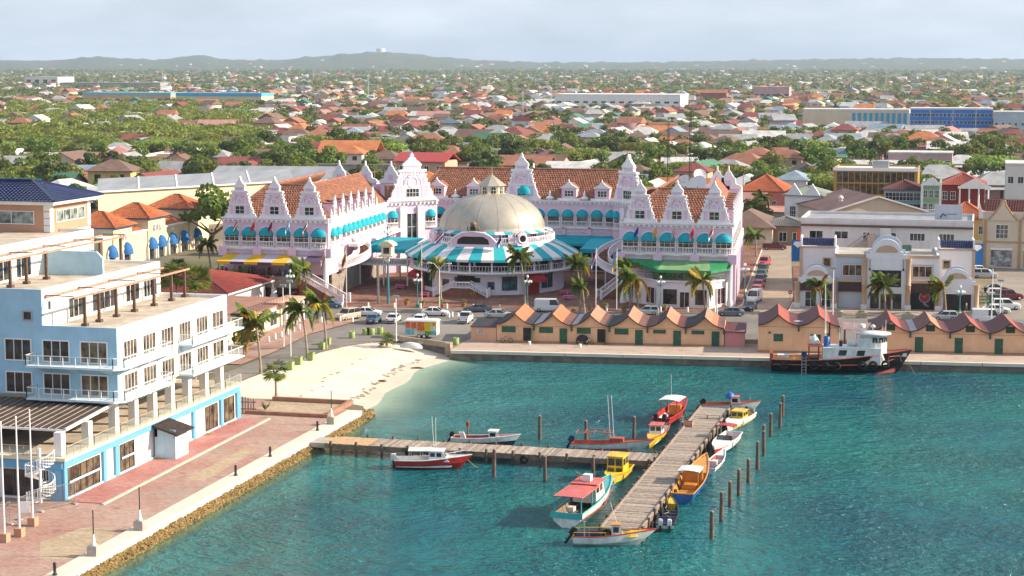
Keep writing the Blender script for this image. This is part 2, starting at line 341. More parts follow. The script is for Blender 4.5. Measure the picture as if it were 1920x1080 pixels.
slab('shop_pavement', [(-29.4,290.4),(0.2,294.0),(0.6,304),(-29.9,304)], .13, M_APRON)
slab('street_pavement', [(-29.8,304.4),(-30.8,315),(-35.6,360),(-32,360),(-28,315),(-28,304.4)], .12, M_PLAZA, False)
sheet_at('brick_pavement', [(-94.8,222),(-94.5,233),(-95.7,250),(-93.2,266),(-100,266.2),(-107,265),(-103,240),(-103,222)], .11, M_WALK)
# promenade and sea wall
sheet_at('promenade', [(-136,100),(-70.1,100),(-70.1,196),(-80.4,199.5),(-90.4,199.5),(-90.4,190),(-136,190)], .007, M_WALK)
sheet_at('shop_front_paving', [(-80.7,147.5),(-76.7,147.5),(-77.2,187.5),(-80.6,188.2)], .055, M_WALK2)
m = MB(); m.bar((-76.55,147,.06),(-77.1,188.5,.06),.28,.13); struct(m.build('kerb', M_KERB))
for pts in ([gp(75,1017),gp(155,990),gp(213,988),gp(213,1012),gp(128,1049),gp(75,1049)], [gp(347,899),gp(460,840),gp(480,846),gp(382,902)]):
    sheet_at('paving_patch', [(p.x,p.y) for p in pts], .012, M_CREAM)
m = MB(); m.box(-70.1,-68.4,60,195.2,-1.4,.16); struct(m.build('sea_wall', M_CAP))
# end platform of the promenade with its low brown kerbs
m = MB(); m.box(-81,-71.6,199.0,199.5,-.6,.5).box(-81,-70.9,190.6,191.1,0,.42).bar((-71.2,199.5,.25),(-71.2,191,.25),.5,.5)
m.build('planter_kerb', pm('terracotta_kerb', (.36,.19,.12), .85, .2, 1, dirt=.4))['kind'] = 'structure'
sheet_at('platform', [(-81,191),(-71.4,191),(-71.4,199.2),(-81,199.2)], .016, M_CREAM)
# boulders of the revetment
M_ROCK = pm('ochre_rock', (.27,.18,.065), .95, .5, 2.2, bump=.8, bscale=7, dirt=.6)
rk = MB(); RR = random.Random(5)
def rock(mb, x, y, z, s):
    n = 6; pr = [(.0,-.8),(.75,-.4),(1,.1),(.65,.6),(0,.8)]; a0 = RR.random()*6; o = len(mb.v); vs = []; q = [RR.uniform(.72,1.25) for _ in range(30)]
    for i, (r_, zz) in enumerate(pr):
        for k in range(n):
            a = a0+2*pi*k/n; w = q[(i*n+k)%30]; vs.append((x+cos(a)*r_*s*w, y+sin(a)*r_*s*w*RR.uniform(.9,1.2), z+zz*s*.75*w))
    mb.add(vs, [(i*n+k, i*n+(k+1)%n, (i+1)*n+(k+1)%n, (i+1)*n+k) for i in range(4) for k in range(n)])
for i in range(4200):
    y = RR.uniform(112, 198.5); q = RR.random(); bow = 0
    x = -68.4 + q*.5*(1 if y < 190 else 1-(y-190)/16) ; z = -.42 - q*.95
    rock(rk, x, y, z, RR.uniform(.07,.21)*(1 if RR.random() < .95 else 1.6))
for i in range(90):
    a = RR.random(); rock(rk, -71.5+RR.uniform(0,4)*.8, 197.5+RR.uniform(-1,2.2), -.5-RR.random()*.8, RR.uniform(.2,.6))
o = rk.build('rocks', M_ROCK); tag(o, 'yellowish brown boulders sloping from sea wall into the water', 'rocks', kind='stuff')
m = MB(); m.strip([(-68.5,100,-.3),(-68.5,197,-.3),(-72,200.6,-.3)],[(-67.5,100,-1.9),(-67.6,192,-1.9),(-68.5,201.5,-1.9)]); struct(m.build('revetment_bank', M_ROCK))
# weed lines and driftwood on the sand
RB_ = random.Random(8); m = MB()
for k in range(120):
    y = RB_.uniform(202,238); x = -74.6+.8*sin(y*.13)+RB_.gauss(0,.35)+(RB_.choice((0,-6)) if RB_.random() < .3 else 0); z = beach_z(x,y)+.02; s = RB_.uniform(.12,.5); a = RB_.gauss(pi/2,.4)
    m.add([(x+cos(a+q*1.26)*s*(1.6 if q in (0,3) else .5), y+sin(a+q*1.26)*s, z+.015*(q%2)) for q in range(5)], [(0,1,2,3,4)])
tag(m.build('seaweed', pm('dry_weed', (.36,.28,.19), .95, .35, 3)), 'thin dark weed lines washed up along the beach', 'seaweed', kind='stuff')
for i, (px, py, l, lab) in enumerate(((716,716,1.0,'short dark driftwood log on the wet sand'),(782,689,1.7,'long dark driftwood log near the waterline'))):
    p = gp(px,py,-1.0); T = thing('driftwood', lab, 'driftwood', (p.x,p.y,beach_z(p.x,p.y)+.06), .25*i); MB().tube([(-l/2,0,0),(0,.08,.05),(l/2,0,.02)],[.1,.13,.06],7).build('log', pm('wet_wood', (.06,.045,.035), .8, .3, 4), T); MB().tube([(.1,.05,.05),(.3,.3,.2)],[.05,.02],5).build('branch', pm('wet_wood', (.06,.045,.035)), T)
# low wall by the beach, edge beam of the quay
m = MB(); m.sheet([(-80.9,247.4,.02),(-72.1,243.1,.02),(-72.1,243.1,.75),(-80.9,247.4,.75)], .45); m.box(-72.4,-71.6,242.2,243.4,-.9,.8)
tag(m.build('low_wall', pm('stained_wall', (.40,.31,.22), .9, .3, .9, dirt=.7, bump=.4)), 'low stained concrete wall between the beach and the food trailer', 'wall')
m = MB()
for i in range(18):
    x0 = -71.0+i*8; x1 = x0+7.9; m.sheet([(x0,waterfront(x0,-.25),.12),(x1,waterfront(x1,-.25),.12),(x1,waterfront(x1,.45),.12),(x0,waterfront(x0,.45),.12)], .42)
struct(m.build('quay_edge', M_CAP))
sheet_at('quay_apron', [(-71.4,241),(90,waterfront(90,.4)),(90,waterfront(90,14)),(-71.6,253)], .008, M_APRON)
# ================================================================ pale blue hotel block on the promenade
M_BLUE = pm('light_blue_wall', (.34,.55,.68), .8, .10, .35, dirt=.22)
M_SKYB = pm('screen_blue', (.44,.64,.73), .8, .10, .5, dirt=.25)
M_ACC = pm('accent_blue', (.13,.36,.57), .6, .06, .5)
M_CRM = pm('cream_paint', (.72,.62,.44), .8, .08, .5, dirt=.2)
M_WHB = pm('hotel_white', (.80,.775,.74), .75, .07, .4, dirt=.30)
M_TERR = pm('terrace_floor', (.52,.44,.34), .9, .28, .5, bump=.2, dirt=.5)
M_SLAB = pm('balcony_white', (.62,.71,.75), .8, .06, .5, dirt=.2)
M_TAN = pm('tan_wall', (.50,.275,.175), .85, .07, .5)
M_RUST = pm('rusty_beam', (.42,.25,.17), .85, .3, 1.5, dirt=.4)
M_POST = pm('brown_post', (.13,.075,.05), .8, .25, 1.5)
M_YEL = pm('yellow_wall', (.72,.55,.12), .8, .08, .5)
M_NAVYT = pm('navy_tile', (.012,.018,.085), .22, .3, 1.5, spec=.6)
B = Vector((-98,168,0))
hotel = thing('hotel_building', 'pale blue and white terraced building with balconies beside the brick promenade', 'building', B)
def hb(name, mb, mat): return mb.build(name, mat, hotel, -B)
def hw(x, y, z, w, h, nx, ny=1, rz=0, **k): return win(hotel, x-B.x, y-B.y, z, w, h, nx, ny, k.get('fm', M_WHB), k.get('gm', GLASS), rz, k.get('fr', .12), .1)
hb('ground_floor', MB().box(-118,-80.75,147.6,188.4,0,3.78), M_WHB)
hb('terrace_slab', MB().box(-118,-80.3,147.2,188.7,3.78,4.08), M_CRM)
hb('blue_band', MB().box(-80.74,-80.58,147.6,188.4,3.05,3.76), M_ACC)
hb('blue_plinth', MB().box(-80.74,-80.55,147.7,188.3,.0,.22), M_SKYB)
hb('front_band', MB().box(-118,-80.78,147.44,147.58,2.9,3.74), M_ACC)
for y0, y1 in ((147.42,148.0),(155.1,155.75),(157.6,158.4),(175.6,176.2),(182.9,183.5),(187.4,188.42)):
    hb('pilaster', MB().box(-80.73,-80.5,y0,y1,0,3.05), M_ACC)
for y0, y1, n in ((148.3,154.7,5),(158.9,162.0,3),(179.1,182.4,3),(184.1,187.0,2)):
    hw(-80.75, (y0+y1)/2, .30, y1-y0-.2, 2.55, n, 1, pi/2, gm=GLASSW, fm=pm('bronze_mullion', (.10,.07,.05), .6), fr=.05)
    if n > 2 and y0 < 170: hb('window_rail', MB().bar((-80.6,y0+.2,1.55),(-80.6,y1-.2,1.55),.06,.2), M_SKYB)
for i in range(6):
    hw(-84.6-i*5.2, 147.6, .3, 4.6, 2.4, 4, 1, 0, gm=GLASS, fm=pm('bronze_mullion', (.10,.07,.05)), fr=.05)
hb('corner_pier', MB().box(-82.0,-80.78,147.4,147.57,0,2.9), M_ACC)
# terrace floor with the recessed storey behind it
hb('recessed_wall', MB().box(-118,-87.6,160.4,186.6,4.09,7.3), M_CRM)
for i in range(5): hw(-87.6, 163.5+i*4.8, 4.3, 3.9, 2.4, 4, 1, pi/2, gm=GLASSW)
hb('terrace_floor', MB().box(-117.5,-80.9,147.8,188.2,4.085,4.10), M_TERR)
hb('yellow_wall', MB().box(-118,-90.5,153.2,153.5,4.1,6.6).box(-118,-89.6,147.5,147.9,4.1,4.55), M_YEL)
hb('yellow_column', MB().box(-89.7,-89.0,147.9,148.6,4.1,6.55), M_YEL)
for i in range(3): hw(-92.6-i*4.2, 153.2, 4.5, 3.2, 1.8, 3, 1, 0, gm=GLASSW)
for y in (148.3,153.6,159.1,163.35,167.6,171.8,176.0,180.4,184.5): hb('column', MB().box(-81.75,-81.0,y-.4,y+.4,4.1,7.32 if y > 158 else 6.3), M_WHB)
def railing(p, q, z, h=1.0, step=1.35, mat=None, post=.07):
    p = Vector((*p,z)); q = Vector((*q,z)); d = q-p; n = max(1, round(d.length/step)); m = MB()
    for i in range(n+1): m.bar(p+d*(i/n), p+d*(i/n)+Vector((0,0,h)), post)
    m.bar(p+Vector((0,0,h)), q+Vector((0,0,h)), post, .06)
    r = hb('railing', m, mat or M_WHB); e = d.normalized()*.06; g = MB()
    g.add([p+Vector((0,0,.1)), q+Vector((0,0,.1)), q+Vector((0,0,h-.08)), p+Vector((0,0,h-.08))], [(0,1,2,3)])
    g.build('glass_panel', CLEAR, r)
M_RAIL = pm('tan_rail', (.45,.36,.25), .5, .1, 1)
ys_ = [148.0,153.3,158.8,163.0,167.2,171.5,175.7,180.1,184.2,188.4]
for a, b in zip(ys_, ys_[1:]): railing((-80.5,a),(-80.5,b), 4.08, .95, 1.3, M_RAIL, .05)
railing((-116,147.4),(-89.8,147.4), 4.08, .95, 1.6, M_RAIL, .05); railing((-88.8,147.4),(-83.2,147.4), 4.08, .95, 1.4, M_RAIL, .05); railing((-86,188.5),(-80.5,188.5), 4.08, .95)
# slatted lean-to
lt = hb('lean_to_roof', MB().sheet([(-116,149.4,6.35),(-81.3,149.4,6.35),(-81.3,159.6,7.05),(-116,159.6,7.05)], .12), pm('dark_tin', (.075,.052,.045), .6, .35, 1.2, dirt=.3))
for i in range(42):
    x = -81.5-i*.8; MB().bar((x,149.3,6.37),(x,159.5,7.07),.045,.06).build('batten', pm('grey_batten', (.36,.29,.22), .8, .2), lt)
hb('roof_edge', MB().bar((-81.25,149.3,6.32),(-81.25,159.6,7.02),.14,.26).bar((-116,149.3,6.22),(-81.3,149.3,6.22),.14,.2), M_WHB)
# two upper storeys
hb('side_wall', MB().box(-118,-81.2,160.1,186.6,7.3,13.9), M_WHB)
hb('front_wall', MB().box(-118,-81.2,159.8,160.097,7.3,14.3), M_BLUE)
hb('parapet', MB().box(-81.5,-81.203,160.1,186.6,13.9,14.3).box(-89.2,-81.5,186.3,186.6,13.9,14.3), M_WHB)
hb('roof_terrace', MB().box(-89.2,-81.5,160.1,186.3,13.9,13.96), M_TERR)
for z, h in ((10.8,2.0),(7.55,1.95)):
    for x in (-91.9,-87.75,-83.65): hw(x, 159.8, z, 2.75, h, 3, 1, 0, gm=GLASSW if x > -84 else GLASS)
    for i, y in enumerate((162.55,166.8,171.05,175.3,179.7,183.9)): hw(-81.2, y, z+.05, 2.8, h-.1, 4 if i < 5 else 3, 1, pi/2, gm=GLASSW)
for zf in (10.62, 7.42):
    sl = MB().prism([(-90,157.7),(-80.6,157.7),(-79.8,158.6),(-79.8,169.6),(-81.2,169.6),(-81.2,159.79),(-90,159.79)], zf-.2, zf)
    hb('balcony_slab', sl, M_SLAB); hb('balcony_slab', MB().prism([(-81.19,173.9),(-79.6,173.9),(-79.6,187.6),(-84,187.6),(-84,186.61),(-81.19,186.61)], zf-.2, zf), M_SLAB)
    for a, b in (((-90,157.8),(-80.65,157.8)),((-90,157.8),(-90,159.7)),((-80.65,157.8),(-79.9,158.65)),((-79.9,158.65),(-79.9,169.5)),((-79.9,169.5),(-81.1,169.5)),((-79.7,174),(-79.7,187.5)),((-81.1,174),(-79.7,174)),((-79.7,187.5),(-84,187.5))): railing(a, b, zf)
    for y in (160.5,164.7,168.9,174.6,178.0,182,186): hb('bracket', MB().ext([(-81.19,zf-.2),(-80.1,zf-.2),(-80.1,zf-.42),(-81.19,zf-.95)], y-.22, y+.22), M_SKYB)
    for x in (-88.6,-85.6,-82.0): hb('bracket', MB().add([(x-.3,159.79,zf-.2),(x-.3,158.3,zf-.2),(x-.3,158.3,zf-.4),(x-.3,159.79,zf-.9),(x+.3,159.79,zf-.2),(x+.3,158.3,zf-.2),(x+.3,158.3,zf-.4),(x+.3,159.79,zf-.9)],[(0,1,2,3),(7,6,5,4),(1,5,6,2),(2,6,7,3),(0,4,5,1)]), M_SKYB)
# set-back storey, its pergola
hb('set_back_wall', MB().box(-118,-89.2,160.1,186.6,13.9,17.5), M_WHB)
hb('set_back_front', MB().box(-118,-89.2,159.803,160.097,14.3,17.85), M_BLUE)
hb('set_back_parapet', MB().box(-89.5,-89.203,160.1,186.6,17.5,17.85).box(-118,-89.5,186.3,186.6,17.5,17.85), M_WHB)
hb('set_back_terrace', MB().box(-118,-89.5,160.1,186.3,17.5,17.56), M_TERR)
for y, w, n in ((166.7,3.0,3),(172.9,5.3,4),(179.5,3.2,3),(183.8,3.1,4)): hw(-89.2, y, 14.3, w, 2.0, n, 1, pi/2)
hw(-89.2, 161.2, 15.7, .55, .85, 1, 1, pi/2); hw(-90.75, 159.803, 14.85, .8, .75, 1, 1, 0, fm=pm('mauve_trim', (.42,.35,.36)))
def pergola(xp, ys, z, zt, xw, y0, y1, nb):
    for y in ys:
        hb('pergola_post', MB().box(xp-.13,xp+.13,y-.13,y+.13,z,zt).box(xp-.3,xp+.3,y-.3,y+.3,z,z+.28), M_POST)
    hb('pergola_beam', MB().bar((xp,y0,zt+.1),(xp,y1,zt+.1),.16,.2), M_RUST)
    hb('pergola_beam', MB().bar((xw+.12,y0,zt+.15),(xw+.12,y1,zt+.15),.16,.2), M_RUST)
    for i in range(nb):
        y = y0+(y1-y0)*i/(nb-1); hb('pergola_bar', MB().bar((xw+.1,y,zt+.32),(xp,y,zt+.3),.1,.1), M_POST)
pergola(-86, (162.6,165.6,169.4,173.5,178.2,182.6,186.0), 13.96, 16.9, -89.2, 160.4, 187.3, 5)
pergola(-94.2, (162.7,165.9,170,182,187), 17.56, 20.3, -97, 160.5, 188, 5)
# third set-back, blue screen wall, tower with navy hipped roof
hb('top_storey', MB().box(-118,-97,162.5,186,17.5,21.0), M_WHB); hb('top_roof', MB().box(-117.6,-97.4,162.9,185.6,21.0,21.03), M_TERR)
hb('top_parapet', MB().box(-97.3,-97.003,162.5,186,21.0,21.4).box(-118,-97.3,185.7,186,21.0,21.4), M_WHB)
for y in (165.6,170.2): hw(-97, y, 17.8, 3.0, 2.0, 3, 1, pi/2)
hb('screen_wall', MB().ext([(-96.9,17.56),(-90.0,17.56),(-90.0,19.4),(-90.7,20.1),(-96.9,20.1)], 174.4, 174.7), M_SKYB)
hb('tower_base', MB().box(-122,-101.2,186.1,193.3,0,21.0), M_WHB)
hb('tower_wall', MB().box(-124,-101.2,183.8,193.3,21.04,24.2), M_TAN)
for x, y in ((-101.2,183.8),(-101.2,193.3)):
    for k in range(4): hb('quoin', MB().box(x-.75,x+.06,y-.06 if y < 185 else y-.7,y+.75 if y < 185 else y+.05,21.1+k*.78,21.1+k*.78+.7), M_WHB)
hw(-101.2, 188.5, 22.15, 6.6, 1.25, 4, 1, pi/2, fr=.08, gm=glass('tower_glass', (.12,.14,.13), .1)); hw(-107.4, 183.8, 22.0, 8.4, 1.35, 3, 1, 0, fr=.08, gm=glass('tower_glass'))
hb('eave', MB().box(-125,-100.2,182.8,194.3,24.2,24.65), M_WHB)
def tile_plane(mb, a, b, c, d, pitch=.42, course=.42, amp=.09, step=.06):
    """barrel tiles between eave a-b and ridge d-c (quads or triangles); real corrugation and stepped courses"""
    a, b, c, d = map(Vector, (a, b, c, d)); nn = (b-a).cross(d-a).normalized()
    if nn.z < 0: nn = -nn
    eave = (b-a).length; L = ((d+c)/2-(a+b)/2); rows = max(2, round(L.length/course)); e = (b-a).normalized()
    for j in range(rows):
        t0, t1 = j/rows, (j+1)/rows
        l0, r0, l1, r1 = a.lerp(d,t0), b.lerp(c,t0), a.lerp(d,t1), b.lerp(c,t1)
        w = (r0-l0).length; k = max(1, int(w/pitch))
        A = []; Bq = []
        for i in range(4*k+1):
            ph = i/4; s = [0,.8,1,.8][i%4]; f = i/(4*k)
            A.append(l0.lerp(r0,f)+nn*(s*amp+step)); Bq.append(l1.lerp(r1,f)+nn*(s*amp))
        o = len(mb.v); mb.strip(A, Bq)
        n = len(A); mb.add([p-nn*(step+amp*.2) for p in A], []); q = len(mb.v)-n
        for i in range(n-1): mb.f.append([q+i, q+i+1, o+i+1, o+i]); mb.sm.append(False)
def hip(parent, name, x0, x1, y0, y1, z, h, mat, off=None, ridge=None, **kw):
    m = MB(); sx, sy = x1-x0, y1-y0; r = min(sx, sy)/2
    if sx >= sy: p, q = Vector((x0+r,(y0+y1)/2,z+h)), Vector((x1-r,(y0+y1)/2,z+h))
    else: p, q = Vector(((x0+x1)/2,y0+r,z+h)), Vector(((x0+x1)/2,y1-r,z+h))
    A, Bc, C, D_ = Vector((x0,y0,z)), Vector((x1,y0,z)), Vector((x1,y1,z)), Vector((x0,y1,z))
    if sx >= sy: fs = [(A,Bc,q,p),(Bc,C,q,q),(C,D_,p,q),(D_,A,p,p)]; hips = [(A,p),(D_,p),(Bc,q),(C,q),(p,q)]
    else: fs = [(A,Bc,p,p),(Bc,C,q,p),(C,D_,q,q),(D_,A,p,q)]; hips = [(A,p),(Bc,p),(C,q),(D_,q),(p,q)]
    for f in fs: tile_plane(m, *f, **kw)
    for a, b in hips:
        if (a-b).length > .1: m.tube([a+Vector((0,0,.1)), b+Vector((0,0,.12))], .16, 6)
    m.add([A,Bc,C,D_],[(3,2,1,0)])
    return m.build(name, mat, parent, off)
hip(hotel, 'tower_roof', -125.2, -100.0, 182.6, 194.5, 24.6, 1.9, M_NAVYT, -B, pitch=.5, course=.5)
# spiral stair
st = thing('spiral_stair', 'white metal spiral staircase at the corner of the blue building', 'staircase', (-82.3,146.2,.06))
M_STW = pm('stair_white', (.80,.79,.77), .5, .05, 1)
MB().tube([(0,0,0),(0,0,5.1)], .14, 10).build('pole', M_STW, st)
tr_ = MB().add([(.1,-.05,0),(1.35,-.28,0),(1.35,.28,0),(.1,.05,0),(.1,-.05,-.05),(1.35,-.28,-.05),(1.35,.28,-.05),(.1,.05,-.05)],[(0,1,2,3),(7,6,5,4),(0,4,5,1),(1,5,6,2),(2,6,7,3),(3,7,4,0)]).mesh('tread')
m = MB(); pv = None
for i in range(22):
    a = -2.2 + i*.42; z = .2+i*.178; link('tread', tr_, M_STW, st, (0,0,z), a)
    for da in (-.12,.09):
        p = Vector((1.32*cos(a+da),1.32*sin(a+da),z)); m.bar(p, p+Vector((0,0,1.0)), .04)
    p = Vector((1.32*cos(a),1.32*sin(a),z+1.0))
    if pv: m.bar(pv, p, .07)
    pv = p
m.build('railing', M_STW, st)
# kiosk
kb = Vector((-79.55,167.8,.06)); ki = thing('kiosk', 'small white kiosk with a dark tiled lean-to roof against the blue building', 'kiosk', kb)
M_TILED = pm('dark_tile', (.06,.045,.045), .6, .35, 2, dirt=.3)
MB().box(-1.0,1.25,-1.5,1.5,0,2.2).box(-1.0,1.25,-1.5,-1.42,2.2,3.0).box(-1.0,-.7,-1.5,1.5,2.2,3.0).build('wall', M_SKYB, ki)
MB().box(1.251,1.29,-1.5,1.5,0,2.2).build('side_panel', M_WHB, ki); MB().box(-.95,1.15,-1.38,1.4,2.21,2.9).build('opening', DARK, ki); MB().box(1.16,1.27,-1.5,-1.3,2.2,2.75).box(1.16,1.27,1.3,1.5,2.2,2.75).build('post', M_WHB, ki)
m = MB(); tile_plane(m, (1.75,-2.1,2.62),(1.75,2.1,2.62),(-1.05,2.1,3.45),(-1.05,-2.1,3.45), .3, .3, .06, .05); m.sheet([(-1.05,-2.1,3.42),(1.75,-2.1,2.6),(1.75,2.1,2.6),(-1.05,2.1,3.42)],.1); m.build('roof', M_TILED, ki)
# ================================================================ pink shopping palace: two wings, back wing, two corner towers, rotunda
M_PINK = pm('lilac_pink', (.74,.53,.66), .8, .05, .4, dirt=.10)
M_TRIM = pm('moulding_white', (.80,.77,.79), .7, .05, .8, dirt=.12)
M_TEAL = pm('teal_canvas', (.0,.34,.42), .75, .10, .6)
M_ROOF = pm('terracotta_tile', (.34,.14,.08), .75, .40, 1.4, bump=.2, dirt=.2)
M_SALM = pm('salmon_render', (.66,.36,.24), .85, .10, .5, dirt=.1)
M_FLATR = pm('grey_flat_roof', (.20,.19,.18), .9, .25, .3, dirt=.3)
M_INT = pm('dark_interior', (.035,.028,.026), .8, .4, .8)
M_STEP = pm('brick_steps', (.28,.11,.07), .85, .25, 1.2)
GH = [(1,0),(.98,.035),(.90,.06),(.84,.10),(.80,.15),(.80,.19),(.74,.22),(.70,.28),(.68,.35),(.61,.375),(.585,.44),(.55,.50),(.56,.535),(.50,.56),(.49,.60),(.53,.61),(.53,.645),(.34,.66),(.335,.72),(.37,.735),(.36,.77),(.25,.82),(.155,.855),(.14,.89),(.075,.905),(.055,.93),(.075,.945),(.04,.965),(.018,1.0)]
def torus(mb, c, r, t, n=18, m_=6):
    vs = [(c[0]+(r+t*cos(b))*cos(a), c[1]+t*sin(b), c[2]+(r+t*cos(b))*sin(a)) for a in [2*pi*i/n for i in range(n)] for b in [2*pi*j/m_ for j in range(m_)]]
    mb.add(vs, [(i*m_+j, ((i+1)%n)*m_+j, ((i+1)%n)*m_+(j+1)%m_, i*m_+(j+1)%m_) for i in range(n) for j in range(m_)], True)
_gc = {}
def gable(parent, x, y, z, w, h, rz=0, ww=1.55, wh=1.25, awning=False, panes=(2,2)):
    """curly gable: white body (part) with pink panels, ring, mouldings, window (sub-parts)"""
    k = (w, h)
    if k not in _gc:
        a = w/2; P = [(px*a, pz*h) for px, pz in GH]; b = MB(); b.ext(P[::1] + [(-px, pz) for px, pz in P[::-1]], 0, .55)
        for i in (2,4,6,8,10,12,14):                       # crockets along the shoulders
            for s in (-1,1): b.ext([(s*(P[i][0]-.05),P[i][1]-.10),(s*(P[i][0]+.22),P[i][1]),(s*(P[i][0]+.16),P[i][1]+.22),(s*(P[i][0]-.05),P[i][1]+.2)][::s], .1, .42)
        b.box(-a*.56,a*.56,-.16,.6,h*.605,h*.65).box(-a*1.0,a*1.0,-.12,.6,0,h*.03).box(-a*.36,a*.36,-.14,.6,h*.725,h*.745)
        for i in range(9): b.box(-a*.5+a*i/9+.02,-a*.5+a*i/9+.14,-.1,.0,h*.565,h*.605)
        pk = MB()
        for s in (-1,1): pk.box(min(s*a*.36,s*a*.62),max(s*a*.36,s*a*.62),-.05,-.01,h*.085,h*.29).ext([(s*a*.44,h*.34),(s*a*.56,h*.34),(s*a*.47,h*.49),(s*a*.40,h*.49)][::s], -.05, -.01)
        pk.box(-a*.24,a*.24,-.05,-.01,h*.665,h*.72).ext([(-a*.36,h*.34),(a*.36,h*.34),(a*.36,h*.56),(-a*.36,h*.56)], -.04, -.01)
        rg = MB(); torus(rg, (0,-.05,h*.385), a*.19, .10)
        for s in (-1,1):
            rg.tube([(s*a*.10,-.06,h*.48),(s*a*.22,-.07,h*.50),(s*a*.16,-.07,h*.55),(s*a*.05,-.06,h*.53)], .07, 5)
            rg.tube([(s*a*.34,-.06,h*.30),(s*a*.33,-.06,h*.42),(s*a*.24,-.06,h*.48)], .07, 5); rg.box(s*a*.40-.07,s*a*.40+.07,-.08,0,h*.05,h*.31)
        rg.box(-a*.7,a*.7,-.09,0,h*.30,h*.325)
        _gc[k] = (b.mesh('gable'), pk.mesh('pink_panel'), rg.mesh('relief'))
    g, p, r_ = _gc[k]; o = link('gable', g, M_TRIM, parent, (x,y,z), rz); link('pink_panel', p, M_PINK, o); link('relief', r_, M_TRIM, o)
    flat_win(o, 0, -.03, h*.09, ww, wh, panes[0], panes[1])
    return o
def arch_pts(w, zs, n=10):                                   # half-round top
    return [(cos(pi*i/n)*w/2, zs+sin(pi*i/n)*w/2) for i in range(n+1)]
_aw = {}
def awning(parent, x, y, z, w, h, d, mat, rz=0, name='awning'):
    k = (w,h,d)
    if k not in _aw:
        m = MB(); n = 10
        for j in range(4):
            a0, a1 = j*pi/8, (j+1)*pi/8
            A = [(cos(pi*i/n)*w/2*1, -d*cos(a0)*max(.15,sin(pi*i/n)), sin(pi*i/n)*h*sin(a0)) for i in range(n+1)]
            B_ = [(cos(pi*i/n)*w/2*1, -d*cos(a1)*max(.15,sin(pi*i/n)), sin(pi*i/n)*h*sin(a1)) for i in range(n+1)]
            m.strip(A, B_, True)
        A = [(cos(pi*i/n)*w/2, -d*max(.15,sin(pi*i/n)), 0) for i in range(n+1)]; m.strip([(p[0],p[1],-.16) for p in A], A)
        _aw[k] = m.mesh('awning')
    return link(name, _aw[k], mat, parent, (x,y,z), rz)
_bal = {}
def balustrade(parent, x, y, z, w, bow=0, h=1.05, rz=0, mat=None):
    k = (round(w,2), bow, h)
    if k not in _bal:
        m = MB(); n = max(4, round(w/.26)); f = lambda s: -bow*sin(pi*s)
        seg = 6 if bow else 1
        for j in range(seg):
            a, b = j/seg, (j+1)/seg
            for zz, th in ((h-.06,.16),(.06,.14)): m.bar((-w/2+w*a,f(a),zz),(-w/2+w*b,f(b),zz),.22,th)
            if bow: m.sheet([(-w/2+w*a,f(a)-.1,0),(-w/2+w*b,f(b)-.1,0),(-w/2+w*b,.3,0),(-w/2+w*a,.3,0)],.22)
        for i in range(n):
            s = (i+.5)/n; m.lathe([(.05,.12),(.095,.3),(.05,.6),(.06,h-.12)], 5, (-w/2+w*s, f(s), 0))
        _bal[k] = m.mesh('balustrade')
    return link('balustrade', _bal[k], mat or M_TRIM, parent, (x,y,z), rz)
_bay = {}
def bay(parent, x, y, z, w, rz=0, bow=.5, aw=True, glazed=True, ah=None):
    """arched loggia bay: dark opening with glazing (part), surround, awning, balustrade; z = floor"""
    k = (w, glazed)
    if k not in _bay:
        zs = 2.05; op = MB(); pts = arch_pts(w, zs); P = pts + [(-w/2,0),(w/2,0)]; op.add([(p[0],-.02,p[1]) for p in P], [list(range(len(P)))[::-1]])
        su = MB(); q = arch_pts(w+.36, zs); su.strip([(p[0],-.12,p[1]) for p in q],[(p[0],-.12,p[1]) for p in pts]); su.strip([(p[0],-.0,p[1]) for p in q],[(p[0],-.12,p[1]) for p in q]); su.strip([(p[0],-.12,p[1]) for p in pts],[(p[0],.02,p[1]) for p in pts])
        for s in (-1,1): su.box(min(s*w/2,s*(w/2+.18)),max(s*w/2,s*(w/2+.18)),-.12,0,0,zs)
        fr = MB(); fr.box(-w*.2-.04,-w*.2+.04,-.06,-.02,0,zs+.4).box(w*.2-.04,w*.2+.04,-.06,-.02,0,zs+.4).box(-w/2,w/2,-.055,-.02,1.45,1.52)
        _bay[k] = (op.mesh('opening'), su.mesh('arch_surround'), fr.mesh('glazing_bar'))
    a, b, c = _bay[k]; o = link('arch', b, M_TRIM, parent, (x,y,z), rz); link('opening', a, GLASS if not glazed else GLASSW, o)
    if glazed: link('glazing_bar', c, M_TRIM, o)
    if aw: awning(parent, x+sin(rz)*.14, y-cos(rz)*.14, z+2.0, w+.2, 1.25, .9, M_TEAL, rz)
    balustrade(parent, x+sin(rz)*.15, y-cos(rz)*.15, z-.15, w+.3, bow, 1.05, rz)
    return o
def dentils(w, z, y=0):
    m = MB(); m.box(-w/2-.1,w/2+.1,y-.45,y+.2,z-.22,z).box(-w/2,w/2,y-.25,y+.2,z-.5,z-.22)
    n = round(w/.9)
    for i in range(n): x = -w/2+w*(i+.5)/n; m.box(x-.16,x+.16,y-.42,y-.2,z-.72,z-.3)
    m.box(-w/2,w/2,y-.12,y+.2,z-.85,z-.72); return m
